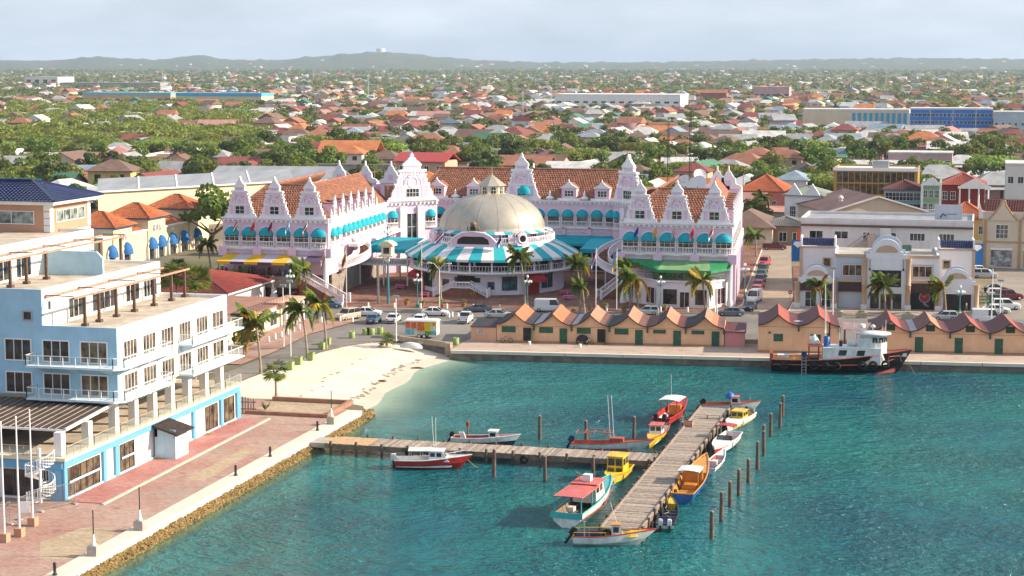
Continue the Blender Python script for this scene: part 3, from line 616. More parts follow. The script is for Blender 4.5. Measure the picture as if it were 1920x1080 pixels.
def ring_roof(parent, outer, inner, z0, z1, sides, mat=None, name='roof'):
    m = MB(); n = len(outer)
    for i in range(n):
        if i not in sides: continue
        a, b, c, d = Vector((*outer[i],z0)), Vector((*outer[(i+1)%n],z0)), Vector((*inner[(i+1)%n],z1)), Vector((*inner[i],z1))
        tile_plane(m, a, b, c, d, .5, .52, .10, .07)
        m.tube([d+Vector((0,0,.1)), c+Vector((0,0,.1))], .2, 6); m.tube([a, d+Vector((0,0,.1))], .18, 6)
        m.sheet([a-Vector((0,0,.1)),b-Vector((0,0,.1)),c-Vector((0,0,.1)),d-Vector((0,0,.1))], .15)
    return m.build(name, mat or M_ROOF, parent)
def lucarne(parent, x, y, z, rz, depth=4.2):
    """narrow dormer with a stepped white gable"""
    o = MB().box(-.8,.8,.15,depth,-.2,2.3).build('lucarne', M_PINK, parent, (x,y,z), rz)
    P = [(1.05,-.2),(1.0,.3),(.82,.5),(.78,1.9),(.62,2.1),(.6,2.6),(.38,2.75),(.3,3.2),(.12,3.35),(.1,3.7)]
    MB().ext(P+[(-a,b) for a,b in P[::-1]], -.12, .15).build('white_gable', M_TRIM, o)
    MB().sheet([(-.95,.1,2.35),(.95,.1,2.35),(.95,depth,2.75),(-.95,depth,2.75)],.12).build('tile_cap', M_ROOF, o)
    flat_win(o, 0, -.125, .45, .75, 1.15, 2, 2); return o
def wing_front(T, cx, y, wd, nb=6):
    """harbour front of a wing: bays, frieze, cornice, three gables"""
    for i in range(nb):
        bay(T, cx-wd/2+wd*(i+.5)/nb, y, 8.75, 2.5)
    dentils(wd+.4, 13.65).build('cornice', M_TRIM, T, (cx,y,0))
    m = MB().box(-wd/2-.3,wd/2+.3,-.35,.2,8.15,8.5).box(-wd/2,wd/2,-.12,.1,7.0,7.15)
    m.build('string_course', M_TRIM, T, (cx,y,0))
    for i in range(nb//2+1):
        MB().box(-.75,.75,-.5,.1,7.0,8.6).build('pedestal', M_PINK, T, (cx-wd/2+wd*i/(nb/2),y,0))
    for i in range(nb//2):
        m = MB()
        for k in range(5):
            xx = -1.9+k*.95; m.tube([(xx-.45,-.08,7.45),(xx-.15,-.1,7.75),(xx+.15,-.1,7.4),(xx+.45,-.08,7.7)], .09, 5)
        m.build('scroll_frieze', M_TRIM, T, (cx-wd/2+wd*(i+.5)/(nb/2),y,0))
    for i in range(3): gable(T, cx+(i-1)*wd*.333, y-.1, 13.65, 5.6, 7.0)
# ---- left wing
LB = Vector((-116.4,288.5,.13)); LW = thing('shopping_wing', 'pink shopping wing with three curly gables and a yellow striped awning, left of the dome', 'building', LB)
ow = [(-9.6,0),(9.6,0),(6.9,41),(-12,41)]
MB().prism(ow, 4.05, 13.2).build('wall', M_PINK, LW)
MB().prism([(-9.2,3.2),(9.0,3.2),(6.5,41),(-12,41)], 0, 4.05).build('ground_floor', pm('stone_cladding', (.30,.25,.21), .9, .35, 1.2, bump=.4), LW)
MB().prism(ow, 13.2, 13.6).build('roof_deck', M_FLATR, LW)
wing_front(LW, 0, 0, 19.0)
ring_roof(LW, [(-9.4,.4),(9.4,.4),(6.7,41),(-11.8,41)], [(-3.6,6.2),(3.6,6.2),(1.2,41),(-6.0,41)], 13.6, 18.8, (0,1,3))
MB().prism([(-3.4,6.5),(3.4,6.5),(1.0,41),(-5.8,41)], 13.6, 17.6).build('roof_well', M_TRIM, LW)
ang = atan2(41, -2.7) - pi/2; rzs = pi/2 + ang; dv = Vector((-2.7,41)).normalized()
def inner(s, off=0): return 9.6+dv.x*s+off, dv.y*s
dentils(40, 13.65).build('side_cornice', M_TRIM, LW, (*inner(20.5,.02),0), rzs)
for i in range(6): x_, y_ = inner(4+i*4.95,.1); lucarne(LW, x_, y_, 13.65, rzs, 3.6)
for i in range(7): x_, y_ = inner(1.5+i*4.95,.15); MB().lathe([(.3,0),(.34,.5),(.15,.6),(.22,1.0),(.05,1.5),(0,1.7)],6).build('finial', M_TRIM, LW, (x_,y_,13.65))
for i in range(12):
    x_, y_ = inner(2.3+i*2.9+(1.2 if i > 1 else 0)); bay(LW, x_+.01, y_, 8.75, 2.2, rzs, .15)
MB().prism([(9.65,10),(9.0,20),(7.6,41),(9.5,41),(10.9,20),(11.4,10)], 8.0, 8.5).build('gallery_slab', M_TRIM, LW)
# terrace restaurant below
MB().box(-11.6,5.6,-4.2,3.3,3.75,4.1).build('terrace', pm('terrace_stone', (.34,.27,.22), .9, .3, 1.2), LW)
MB().box(-11.6,5.6,-4.1,-3.9,2.2,3.75).build('terrace_fascia', pm('stone_cladding'  , (.3,.25,.21)), LW)
M_AWY, M_AWP, M_AWG = pm('yellow_canvas', (.72,.42,.02), .8, .08), pm('purple_canvas', (.10,.06,.12), .8, .12), pm('pale_canvas', (.55,.48,.52), .8, .08)
for i in range(6):
    x0 = -8.9+i*2.5; mm_ = (M_AWY, M_AWG)[i%2]
    a_ = MB().sheet([(x0,-4.6,6.5),(x0+2.5,-4.6,6.5),(x0+2.5,-.2,7.35),(x0,-.2,7.35)],.05).build('awning_stripe', mm_, LW)
    MB().box(x0,x0+2.5,-4.66,-4.6,6.05,6.5).build('valance', (M_AWY, M_AWP)[i%2], a_)
MB().sheet([(6.15,-3.2,6.6),(9.4,-3.0,6.6),(9.4,-.2,7.3),(6.15,-.2,7.3)],.05).build('purple_awning', M_AWP, LW)
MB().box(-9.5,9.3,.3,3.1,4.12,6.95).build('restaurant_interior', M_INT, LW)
M_GRNP = pm('green_post', (.10,.30,.06), .6, .1)
for i in range(6): MB().bar((-8.7+i*2.9,-4.1,4.1),(-8.7+i*2.9,-4.1,6.5),.12).build('awning_post', M_GRNP, LW)
fc = [(.45,.06,.08),(.09,.32,.06),(.50,.30,.03),(.30,.05,.20),(.06,.20,.30)]
for i in range(26):
    q = R.uniform(-11,5.2); yy = R.uniform(-3.6,-.3); c_ = R.choice(fc); mt_ = pm('seat_%d' % fc.index(c_), c_, .6)
    MB().box(-.25,.25,-.25,.25,.42,.5).box(-.25,.25,.2,.26,.5,1.1).box(-.25,-.2,-.25,.25,0,.42).box(.2,.25,-.25,.25,0,.42).build('chair', mt_, LW, (q,yy,4.1), R.uniform(-.6,.6))
m = MB()
for i in range(44): m.bar((-11.5+i*.39,-4.15,4.1),(-11.5+i*.39,-4.15,5.0),.03)
m.bar((-11.5,-4.15,5.0),(5.5,-4.15,5.0),.06); m.build('terrace_rail', DARK, LW)
MB().lathe([(.62,0),(.62,.9),(.48,1.0),(.45,3.0),(.6,3.3),(.62,3.75)], 14).build('column', M_TRIM, LW, (1.1,-3.7,0)); MB().lathe([(.5,0),(.45,7.0)], 12).build('column', M_TRIM, LW, (9.3,-.6,0))
for i, x_ in enumerate((-7.5,-4.2,-1.0)): win(LW, x_, 3.2, .25, 2.2, 2.6, 2, 1, M_INT, GLASS)
MB().box(2.2,6.8,2.9,3.15,.3,3.6).build('red_shop_front', pm('shop_red', (.42,.03,.03), .6), LW)
MB().box(-1.9,-.2,3.0,3.14,.2,2.9).build('shop_door', pm('shop_cream', (.45,.40,.34), .7), LW)
# ---- right wing
RB = Vector((-48.4,296.0,.13)); RW = thing('shopping_wing', 'pink shopping wing with three curly gables above a green awning, right of the dome', 'building', RB)
ow = [(-9.4,0),(9.2,0),(5.4,40),(-11.4,40)]
MB().prism(ow, 4.3, 13.2).build('wall', M_PINK, RW); MB().prism([(-9.2,2),(9.0,2),(5.2,40),(-11.2,40)], 0, 4.3).build('ground_floor', M_TRIM, RW)
MB().prism(ow, 13.2, 13.6).build('roof_deck', M_FLATR, RW); wing_front(RW, 0, 0, 18.6)
ring_roof(RW, [(-9.2,.4),(9.0,.4),(5.2,40),(-11.2,40)], [(-4.2,6),(4.8,6),(.9,40),(-6.4,40)], 13.6, 18.8, (0,1,3))
MB().prism([(-4.0,6.4),(4.5,6.4),(.7,40),(-6.2,40)], 13.6, 16.6).build('roof_well', M_SALM, RW)
MB().prism([(-3.6,9),(4.1,9),(.5,36),(-5.8,36)], 16.6, 16.7).build('flat_roof', M_FLATR, RW)
dR = Vector((-3.8,40)).normalized(); rzr = pi/2 + atan2(-3.8*-1, 40)
def rside(s, off=.03): return 9.2+dR.x*s+off, dR.y*s
MB().sheet([(*rside(.1,.012),8.5),(*rside(39.8,.012),8.5),(*rside(39.8,.012),12.8),(*rside(.1,.012),12.8)],.01).build('side_panel', M_TRIM, RW)
dentils(39, 13.65).build('side_cornice', M_TRIM, RW, (*rside(20),0), rzr)
for i in range(8): x_, y_ = rside(2.6+i*4.9,.1); lucarne(RW, x_, y_, 13.65, rzr, 3.2)
for i in range(9): x_, y_ = rside(.3+i*4.9,.15); MB().lathe([(.3,0),(.34,.5),(.15,.6),(.22,1.0),(.05,1.5),(0,1.7)],6).build('finial', M_TRIM, RW, (x_,y_,13.65))
for i in range(12): x_, y_ = rside(2+i*3.2); bay(RW, x_+.01, y_, 8.75, 2.2, rzr, .4, False)
for i in range(12): x_, y_ = rside(2+i*3.2); win(RW, x_-.2, y_+2 if i == 0 else y_, .9, 1.7, 2.4, 2, 2, M_PINK, GLASS, rzr)
for i in range(14): x_, y_ = rside(.6+i*2.9,.1); MB().box(-.35,.35,-.45,.1,0,8).build('pilaster', M_TRIM if i%2 else M_PINK, RW, (x_,y_,0), rzr)
MB().prism([(-8.9,2),(-5.2,6.4),(-2.2,-3.8),(6.1,-3.6),(8.7,2.0)][0:1]+[(-5.2,-.6),(-2.2,-3.8),(6.1,-3.6),(8.8,1.9)], 0, 4.25).build('shop_front', M_TRIM, RW)
MB().prism([(-9.2,1.8),(-5.5,-.8),(-2.4,-4.1),(6.3,-3.9),(9.1,1.8)], 4.25, 4.5).build('terrace', M_TRIM, RW)
for x_, w_, n_ in ((-.4,2.3,1),(2.0,1.5,2),(4.7,1.9,1)): win(RW, x_, -3.82+.024*(x_+2), .55 if n_ == 1 else .1, w_, 2.5, n_, 1, M_TRIM, glass('shop_glass', (.03,.016,.016), .08))
win(RW, 7.5, -.9, .5, 2.6, 2.6, 2, 1, M_TRIM, glass('shop_glass'), 1.12); win(RW, -3.9, -2.25, .5, 2.4, 2.6, 2, 1, M_TRIM, glass('shop_glass'), -.82)
M_GRN = pm('green_canvas', (.03,.26,.10), .8, .15, .6); M_GRNL = pm('faded_green_canvas', (.20,.36,.16), .8, .2, .5)
cn = [(-9.6,1.2,7.2),(-5.0,-1.6,6.5),(-2.4,-4.6,6.3),(6.4,-4.4,6.3),(9.3,.5,6.5)]; ct = [(-9.6,-.1,7.6),(-5,-.15,7.5),(-2,-.15,7.5),(5.5,-.15,7.5),(9.3,-.1,7.5)]
for i in range(4):
    a_ = MB().sheet([cn[i],cn[i+1],ct[i+1],ct[i]],.04).build('awning', M_GRNL if i in (2,) else M_GRN, RW)
    p_, q_ = Vector(cn[i]), Vector(cn[i+1]); MB().sheet([p_-Vector((0,0,.45)),q_-Vector((0,0,.45)),q_,p_],.04).build('valance', M_GRN, a_)
for i in range(5): MB().bar((cn[i][0]*.97,cn[i][1]+.3,4.5),(cn[i][0]*.97,cn[i][1]+.3,6.5),.1).build('awning_post', M_GRNP, RW)
MB().bar((1.9,-4.2,4.5),(1.9,-4.2,6.3),.1).build('awning_post', M_GRNP, RW)
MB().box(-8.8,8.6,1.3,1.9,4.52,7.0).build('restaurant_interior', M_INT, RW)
for i in range(18):
    c_ = R.choice(fc); MB().box(-.25,.25,-.25,.25,.42,.5).box(-.25,.25,.2,.26,.5,1.1).box(-.25,-.2,-.25,.25,0,.42).box(.2,.25,-.25,.25,0,.42).build('chair', pm('seat_%d' % fc.index(c_), c_), RW, (R.uniform(-4,6),R.uniform(-3,.8),4.5), R.uniform(-.6,.6))
m = MB(); pp = [(-9,1.4),(-5.3,-.7),(-2.3,-4.0),(6.2,-3.8),(9,1.5)]
for a, b in zip(pp, pp[1:]):
    m.bar((*a,5.4),(*b,5.4),.08); m.bar((*a,4.95),(*b,4.95),.05)
m.build('terrace_rail', M_GRNP, RW)
for x_ in (-9.0,8.9): MB().lathe([(.55,0),(.55,.8),(.42,1),(.4,7.4)], 12).build('column', M_TRIM, RW, (x_,.3,0))
# dishes and masts on that roof
for j, (px, py, r_, az) in enumerate(((1308,362,2.0,2.7),(1312,340,1.3,3.6),(1283,352,1.3,2.9))):
    p = gp(px,py,17.2); d = thing('satellite_dish', ('large white satellite dish tilted up on the flat roof of the right pink wing','round white satellite dish right of the thin masts on the pink wing','small grey satellite dish behind the middle gable of the right wing')[j], 'satellite dish', (p.x,p.y,16.7), az)
    m = MB().lathe([(r_*i/6, .28*r_*(i/6)**2) for i in range(7)], 20).xf(Matrix.Translation((0,0,1.6)) @ Matrix.Rotation(radians(-58),4,'X')); m.build('reflector', WHITE, d)
    MB().tube([(0,0,0),(0,.1,1.6)], .09, 6).bar((0,0,1.6),(0,-.9,2.2),.06).build('mount', METAL, d)
for j, (px, top) in enumerate(((1252,39),(1293,34.5))):
    p = gp(px, 362, 17.0); d = thing('radio_mast', ('tall dark lattice radio mast left on the right wing roof','shorter dark radio mast with guy wires on the right wing roof')[j], 'mast', (p.x,p.y,16.7))
    h = (29.5, 31.5)[j]-16.7; m = MB()
    for k in range(3): m.bar((.22*cos(k*2.1),.22*sin(k*2.1),0),(.14*cos(k*2.1),.14*sin(k*2.1),h),.07)
    for k in range(int(h/1.0)): m.bar((.22,0,k*1.0),(-.1,.18,k*1.0+.5),.04).bar((-.1,.18,k+.5),(-.1,-.18,k+1),.04)
    m.build('lattice', DARK, d); MB().bar((0,0,h*.55),(-4.5,1,.2),.03).bar((0,0,h*.55),(3.5,-1,.2),.03).build('guy_wire', DARK, d)
# ---- back wing
BB = Vector((-85.4,340.2,.13)); BW = thing('shopping_wing', 'long pink back wing with tiled roof and arched teal awnings behind the dome', 'building', BB)
MB().box(-21,21,0,12,0,13.2).build('wall', M_PINK, BW); MB().box(-21,21,.2,12,13.2,13.6).build('roof_deck', M_FLATR, BW)
dentils(36, 13.65).build('cornice', M_TRIM, BW)
ring_roof(BW, [(-22,.4),(22,.4),(22,12),(-22,12)], [(-19,6.2),(19,6.2),(19,7),(-19,7)], 13.6, 19.1, (0,2))
for i in range(13): bay(BW, -17.1+i*2.85, 0, 8.7, 2.2, 0, 0, True, False)
for i in range(8): MB().box(-.35,.35,-.3,.1,7,8.4).build('pedestal', M_PINK, BW, (-18+i*5.15,0,0))
m = MB()
for k in range(30): m.tube([(-17+k*1.15-.5,-.06,7.4),(-17+k*1.15-.15,-.08,7.7),(-17+k*1.15+.15,-.08,7.3),(-17+k*1.15+.5,-.06,7.6)], .08, 4)
m.build('scroll_frieze', M_TRIM, BW); MB().box(-18,18,-.3,.1,8.2,8.5).build('string_course', M_TRIM, BW)
MB().sheet([(-18,-3,5.6),(18,-3,5.6),(18,-.1,6.9),(-18,-.1,6.9)],.06).build('awning', M_TEAL, BW); MB().box(-18,18,-3.04,-2.98,5.1,5.6).build('valance', M_TEAL, BW)
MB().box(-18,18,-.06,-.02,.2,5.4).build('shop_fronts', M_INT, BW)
gable(BW, -.6, -.3, 13.65, 7.6, 9.0); awning(BW, .0, -.55, 14.9, 2.6, 1.5, 1.0, M_TEAL)
for x_ in (-17.8,-10.3,8.7,15.2):
    o = MB().box(-1.45,1.45,.2,5,-.2,2.3).build('dormer', M_PINK, BW, (x_,0,13.65)); MB().box(-2.2,2.2,-.1,.5,-.1,.35).ext([(-1.8,2.3),(1.8,2.3),(.5,3.1),(.35,3.4),(.15,3.5),(0,4.0),(-.15,3.5),(-.35,3.4),(-.5,3.1)],-.05,.4).build('pediment', M_TRIM, o)
    MB().sheet([(-1.7,.3,2.3),(0,.3,3.3),(0,5,3.3),(-1.7,5,2.3)],.1).sheet([(0,.3,3.3),(1.7,.3,2.3),(1.7,5,2.3),(0,5,3.3)],.1).build('tile_cap', M_ROOF, o); flat_win(o, 0, .19, .75, 1.7, 1.05, 3, 2)
for x_ in (-14,-6.5,5,11.8): MB().lathe([(.35,0),(.9,.3),(.5,.7),(.2,.8),(.25,1.2),(.05,1.7),(0,1.9)],8).build('finial', M_TRIM, BW, (x_,-.1,13.65))
# ---- corner towers
def corner(label, loc, rz):
    T = thing('corner_tower', label, 'tower', loc, rz)
    MB().prism([(-5.6,0),(5.6,0),(4,6),(-4,6)], 0, 13.3).build('wall', M_PINK, T); dentils(11.4, 13.65).build('cornice', M_TRIM, T)
    MB().box(-2.6,-1.2,-.5,.1,0,12.6).box(1.2,2.6,-.5,.1,0,12.6).build('pilaster', M_TRIM, T); win(T, 0, -.05, 1, 2.1, 10.2, 2, 4, M_TRIM, GLASS)
    gable(T, 0, -.5, 13.65, 10.8, 9.2, ww=2.6, wh=1.5, panes=(4,2))
    for s in (-1,1): bay(T, s*4.1, 0, 8.7, 2.0, 0, .2)
    MB().prism([(-5,.2),(5,.2),(3,5.5),(-3,5.5)], 13.4, 16.5).build('gable_backing', M_ROOF, T); return T
corner('tall white corner tower with curly gable, sunlit, left of the dome', (-105.6,331.3,.13), pi/4)
corner('tall pink corner tower with curly gable, shaded, right of the dome', (-63.9,335.6,.13), -pi/4)
# ---- rotunda with the dome
QB = Vector((-84.6,312.8,.13)); Q = thing('rotunda', 'round white and pink pavilion with a big golden grey dome and striped awnings', 'rotunda', QB)
M_DOME = pm('dome_metal', (.43,.39,.32), .48, .14, .35, metal=.3, spec=.5, dirt=.12); M_LIL = pm('lilac_white', (.72,.70,.76), .8, .05, .5)
M_TEALC = pm('teal_stripe', (.02,.38,.42), .8, .12, .6); M_WHC = pm('white_stripe', (.70,.70,.70), .8, .08, .6)
MB().lathe([(13.0,0),(13.0,3.7),(13.2,3.75)], 20, smooth=False).build('ground_wall', M_LIL, Q)
MB().lathe([(12.0,3.75),(14.9,3.75),(14.9,4.1),(11,4.1)], 40).build('balcony', M_TRIM, Q)
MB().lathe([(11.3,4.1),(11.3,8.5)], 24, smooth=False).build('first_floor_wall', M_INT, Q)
for i in range(24):
    a = 2*pi*i/24; MB().box(-.18,.18,-.18,.18,4.1,7.4).build('column', M_TRIM, Q, (11.6*cos(a),11.6*sin(a),0), a)
    MB().box(-.16,.16,-.16,.16,4.1,5.5).lathe([(.2,5.5),(.12,5.62),(.16,5.75),(0,5.9)],6).bar((0,0,5.8),(0,0,6.5),.08).build('rail_post', M_TRIM, Q, (14.6*cos(a),14.6*sin(a),0), a)
m = MB()
for i in range(168):
    a = 2*pi*i/168; b = 2*pi*(i+1)/168
    m.bar((14.6*cos(a),14.6*sin(a),5.15),(14.6*cos(b),14.6*sin(b),5.15),.1,.09); m.bar((14.6*cos(a),14.6*sin(a),4.1),(14.6*cos(a),14.6*sin(a),5.15),.06)
m.build('balcony_rail', M_TRIM, Q)
m = MB()
for i in range(40):
    a = 2*pi*i/40+.05; m.lathe([(.25,4.3),(.42,4.7),(.3,4.85),(0,5.1)],6,(14.25*cos(a),14.25*sin(a),0))
m.build('flower_baskets', pm('basket_green', (.10,.09,.04), .9, .5, 3), Q)['kind'] = 'stuff'
NS = 44
for i in range(NS):
    a0 = 2*pi*i/NS; a1 = 2*pi*(i+1)/NS; mt = M_TEALC if i%2 else M_WHC
    c = lambda r,a,z: (r*cos(a),r*sin(a),z)
    s = MB().add([c(15.6,a0,6.35),c(15.6,a1,6.35),c(13,a1,7.75),c(13,a0,7.75),c(11,a1,8.55),c(11,a0,8.55)],[(0,1,2,3),(3,2,4,5)]).build('awning_stripe', mt, Q)
    MB().add([c(15.62,a0,5.95),c(15.62,a1,5.95),c(15.6,a1,6.35),c(15.6,a0,6.35)],[(0,1,2,3)]).build('valance', mt, s)
MB().lathe([(11.4,8.45),(11.4,8.6),(9.6,8.62)], 40).build('roof_terrace', M_TRIM, Q)
m = MB()
for i in range(36):
    a = 2*pi*i/36; b = 2*pi*(i+1)/36
    for z, t_ in ((9.65,.16),(8.72,.2)): m.bar((11.2*cos(a),11.2*sin(a),z),(11.2*cos(b),11.2*sin(b),z),.2,t_)
    for k in range(4): q = a+(b-a)*k/4; m.lathe([(.06,8.8),(.1,9.1),(.06,9.6)],5,(11.2*cos(q),11.2*sin(q),0))
m.build('balustrade', M_TRIM, Q)
MB().lathe([(9.7,8.6),(9.7,10.7)], 24, smooth=False).build('drum', M_PINK, Q)
for i in range(20):
    a = 2*pi*(i+.5)/20; win(Q, 9.74*cos(a), 9.74*sin(a), 8.75, 1.6, 1.45, 3, 2, M_TRIM, GLASS, a+pi/2)
for i in range(40):
    a0 = 2*pi*i/40; a1 = 2*pi*(i+1)/40; mt = M_TEALC if i%2 else M_WHC
    if i % 5 == 4: continue
    MB().add([c(11.0,a0,10.25),c(11.0,a1,10.25),c(9.3,a1,10.75),c(9.3,a0,10.75)],[(0,1,2,3)]).build('upper_awning_stripe', mt, Q)
def domez(t): return 10.6 + 6.35*sin(t)
MB().lathe([(9.75,10.35),(9.75,10.6)]+[(9.5*cos(t)**.96 if t < 1.5 else .01, domez(t)) for t in [i*pi/2/16 for i in range(16)]]+[(.01,16.95)], 48).build('dome', M_DOME, Q)
m = MB()
for k in range(16):
    a = 2*pi*k/16; pts = [((9.54*cos(t)**.96)*cos(a),(9.54*cos(t)**.96)*sin(a),domez(t)+.01) for t in [i*1.35/10 for i in range(11)]]; m.tube(pts, .018, 4, False)
m.build('dome_seam', M_DOME, Q)
ln = MB().lathe([(2.6,16.3),(2.6,16.75),(2.25,16.8),(2.25,18.1),(2.55,18.2)], 8, smooth=False).build('lantern', M_CRM, Q)
for i in range(8):
    a = 2*pi*(i+.5)/8; P_ = arch_pts(.85, .75)+[(-.425,0),(.425,0)]
    MB().add([(p[0],-.02,p[1]) for p in P_],[list(range(len(P_)))[::-1]]).build('lantern_window', GLASS, ln, (2.10*cos(a),2.10*sin(a),16.85), a+pi/2)
    su = MB(); q_ = arch_pts(1.05,.75); su.strip([(p[0],-.05,p[1]) for p in q_],[(p[0],-.05,p[1]) for p in arch_pts(.85,.75)]).box(-.03,.03,-.05,0,0,1.15).box(-.42,.42,-.05,0,.5,.56).build('window_frame', M_TRIM, ln, (2.10*cos(a),2.10*sin(a),16.85), a+pi/2)
MB().lathe([(2.75,18.15),(1.2,19.3),(.15,20.0),(.08,20.2),(.06,21.3),(0,21.4)], 8, smooth=False).build('lantern_roof', M_DOME, Q)
# pediment with the dark sign, crown and side medallions
pd = MB().ext([(-4.6,8.3),(4.6,8.3),(4.6,8.9),(4.1,9.3),(3.3,10.1),(2.0,10.7),(0,10.95),(-2.0,10.7),(-3.3,10.1),(-4.1,9.3),(-4.6,8.9)], -12.6, -12.2).build('pediment', M_PINK, Q)
MB().ext([(-2.9,8.8),(2.9,8.8),(2.7,9.6),(1.8,10.1),(-1.8,10.1),(-2.7,9.6)], -12.68, -12.6).build('sign_board', pm('sign_black', (.015,.012,.012), .35, .3, 3), pd)
m = MB(); P_ = [(-4.3,8.9),(-3.9,9.4),(-3.2,10.1),(-2,10.7),(0,10.95),(2,10.7),(3.2,10.1),(3.9,9.4),(4.3,8.9)]; m.tube([(a,-12.6,b) for a,b in P_], .17, 6); torus(m, (-4.2,-12.6,8.75), .35, .15); torus(m, (4.2,-12.6,8.75), .35, .15); m.build('scroll_trim', M_TRIM, pd)
m = MB(); torus(m, (0,-12.5,11.5), .5, .16); m.lathe([(.5,12.1),(.6,12.3),(.4,12.6),(.1,12.7),(0,12.9)],8,(0,-12.4,0)).tube([(-.7,-12.4,10.9),(-1.1,-12.4,11.4),(-.9,-12.4,11.8)],.13,5).tube([(.7,-12.4,10.9),(1.1,-12.4,11.4),(.9,-12.4,11.8)],.13,5); m.build('crown_crest', pm('crest_bronze', (.20,.13,.08), .6, .3), pd)
MB().lathe([(0,0),(.48,.02)],14).xf(Matrix.Translation((0,-12.6,11.5)) @ Matrix.Rotation(pi/2,4,'X')).build('crest_disc', pm('sign_black', (.015,.012,.012)), pd)
for a_, nm in ((-2.34,0),(-.86,1)):
    o = MB().ext([(-.9,8.4),(.9,8.4),(1.0,9.4),(.8,10.4),(.3,10.9),(-.3,10.9),(-.8,10.4),(-1.0,9.4)], -.15, .15).build('medallion', M_PINK, Q, (12.1*cos(a_),12.1*sin(a_),0), a_+pi/2)
    m = MB(); torus(m, (0,-.18,9.6), .72, .14); m.build('medallion_ring', M_TRIM, o)
    if nm: MB().lathe([(0,0),(.66,.01)],16).xf(Matrix.Translation((0,-.2,9.6)) @ Matrix.Rotation(pi/2,4,'X')).build('medallion_disc', pm('sign_black', (.015,.012,.012)), o)
# doors, posters, awnings of the ground floor
def on(a, r=13.03): return r*cos(a), r*sin(a)
M_REDC = pm('red_canvas', (.32,.02,.03), .8, .15, .6)
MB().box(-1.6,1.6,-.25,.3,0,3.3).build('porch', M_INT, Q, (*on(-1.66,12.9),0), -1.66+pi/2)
for a, w, z, h, n in ((-2.42,1.1,.9,2.2,1),(-2.31,1.1,.9,2.2,1),(-1.12,1.2,.9,2.2,1),(-1.02,1.2,.9,2.2,1),(-.52,1.1,.9,2.2,1),(-.40,1.1,.9,2.4,1),(-1.32,1.0,1.1,1.1,1),(-1.98,1.2,1.2,1.2,2),(-1.50,.7,2.3,.6,1),(-1.80,.7,2.3,.6,1),(-2.75,1.4,.5,2.4,2)):
    x_, y_ = on(a, 12.95); win(Q, x_, y_, z, w, h, n, 1, pm('poster_frame', (.05,.02,.02), .6) if n == 1 else M_REDC, glass('poster_glass', (.02,.05,.065), .15), a+pi/2)
for a in (-2.58,-.72):
    x_, y_ = on(a, 13.4); awning(Q, x_, y_, 2.4, 4.6, 1.3, 2.2, M_REDC, a+pi/2, 'red_awning'); MB().box(-1.3,1.3,-.05,.4,0,2.5).build('shop_door', pm('shop_red', (.42,.03,.03)), Q, (*on(a,12.9),0), a+pi/2)
# double stair in front
ss = thing('double_staircase', 'double outdoor staircase with white balustrades in front of the domed pavilion', 'staircase', (-86.0,298.9,.13), .07)
for s in (-1,1):
    for k in range(9):
        x0 = s*(1.5+k*.33); MB().box(min(x0,x0+s*.36),max(x0,x0+s*.36),-2.3,-.6,0,1.6-k*.17).build('step', M_STEP, ss)
    for yy in (-2.35,-.5):
        m = MB(); a = Vector((s*1.4,yy,1.6)); b = Vector((s*4.7,yy,.0)); m.bar(a+Vector((0,0,1)), b+Vector((0,0,1)), .2,.14).bar(a+Vector((0,0,.12)), b+Vector((0,0,.12)), .2,.12)
        for k in range(12): p = a.lerp(b,(k+.5)/12); m.lathe([(.05,.1),(.09,.35),(.05,.9)],5,p)
        m.box(b.x-.18,b.x+.18,yy-.18,yy+.18,0,1.5); m.build('stair_balustrade', M_TRIM, ss)
MB().box(-1.5,1.5,-2.3,.6,0,1.6).build('landing', M_STEP, ss); balustrade(ss, 0, -2.35, 1.55, 3.0, 0, 1.05)
# curved ramps and straight flights
def ramp(label, c, r, a0, a1, z0, z1, n=18):
    T = thing('curved_stair', label, 'staircase', c); st_ = MB(); f = lambda rr,a,z: (rr*cos(a),rr*sin(a),z); ms_ = {r: MB(), r-2: MB()}
    for k in range(n):
        t0, t1 = k/n, (k+1)/n; u0, u1 = a0+(a1-a0)*t0, a0+(a1-a0)*t1; w0, w1 = z0+(z1-z0)*t0, z0+(z1-z0)*t1
        st_.add([f(r,u0,w1),f(r,u1,w1),f(r-2,u1,w1),f(r-2,u0,w1),f(r,u0,w0-.2),f(r,u1,w0-.2),f(r-2,u1,w0-.2),f(r-2,u0,w0-.2)],[(0,1,2,3),(7,6,5,4),(0,4,5,1),(2,6,7,3),(3,7,4,0),(1,5,6,2)])
        for rr, m in ms_.items():
            m.bar(f(rr,u0,w0+1.05), f(rr,u1,w1+1.05), .2,.14); m.bar(f(rr,u0,w0-.1), f(rr,u1,w1-.1), .22,.5)
            for q in range(4): v = q/4; m.lathe([(.05,.1),(.09,.4),(.05,1)],5,f(rr,u0+(u1-u0)*v,w0+(w1-w0)*v))
    st_.build('steps', M_STEP, T)
    for m in ms_.values(): m.build('stair_balustrade', M_TRIM, T)
    return T
ramp('curved white balustraded stair rising beside the left pink wing', (-108.5,299.5,.13), 5.2, -1.9, 1.3, 3.9, 8.2)
ramp('curved white balustraded stair rising beside the right pink wing', (-59.2,309.5,.13), 5.4, 4.6, 1.9, 3.9, 8.2)
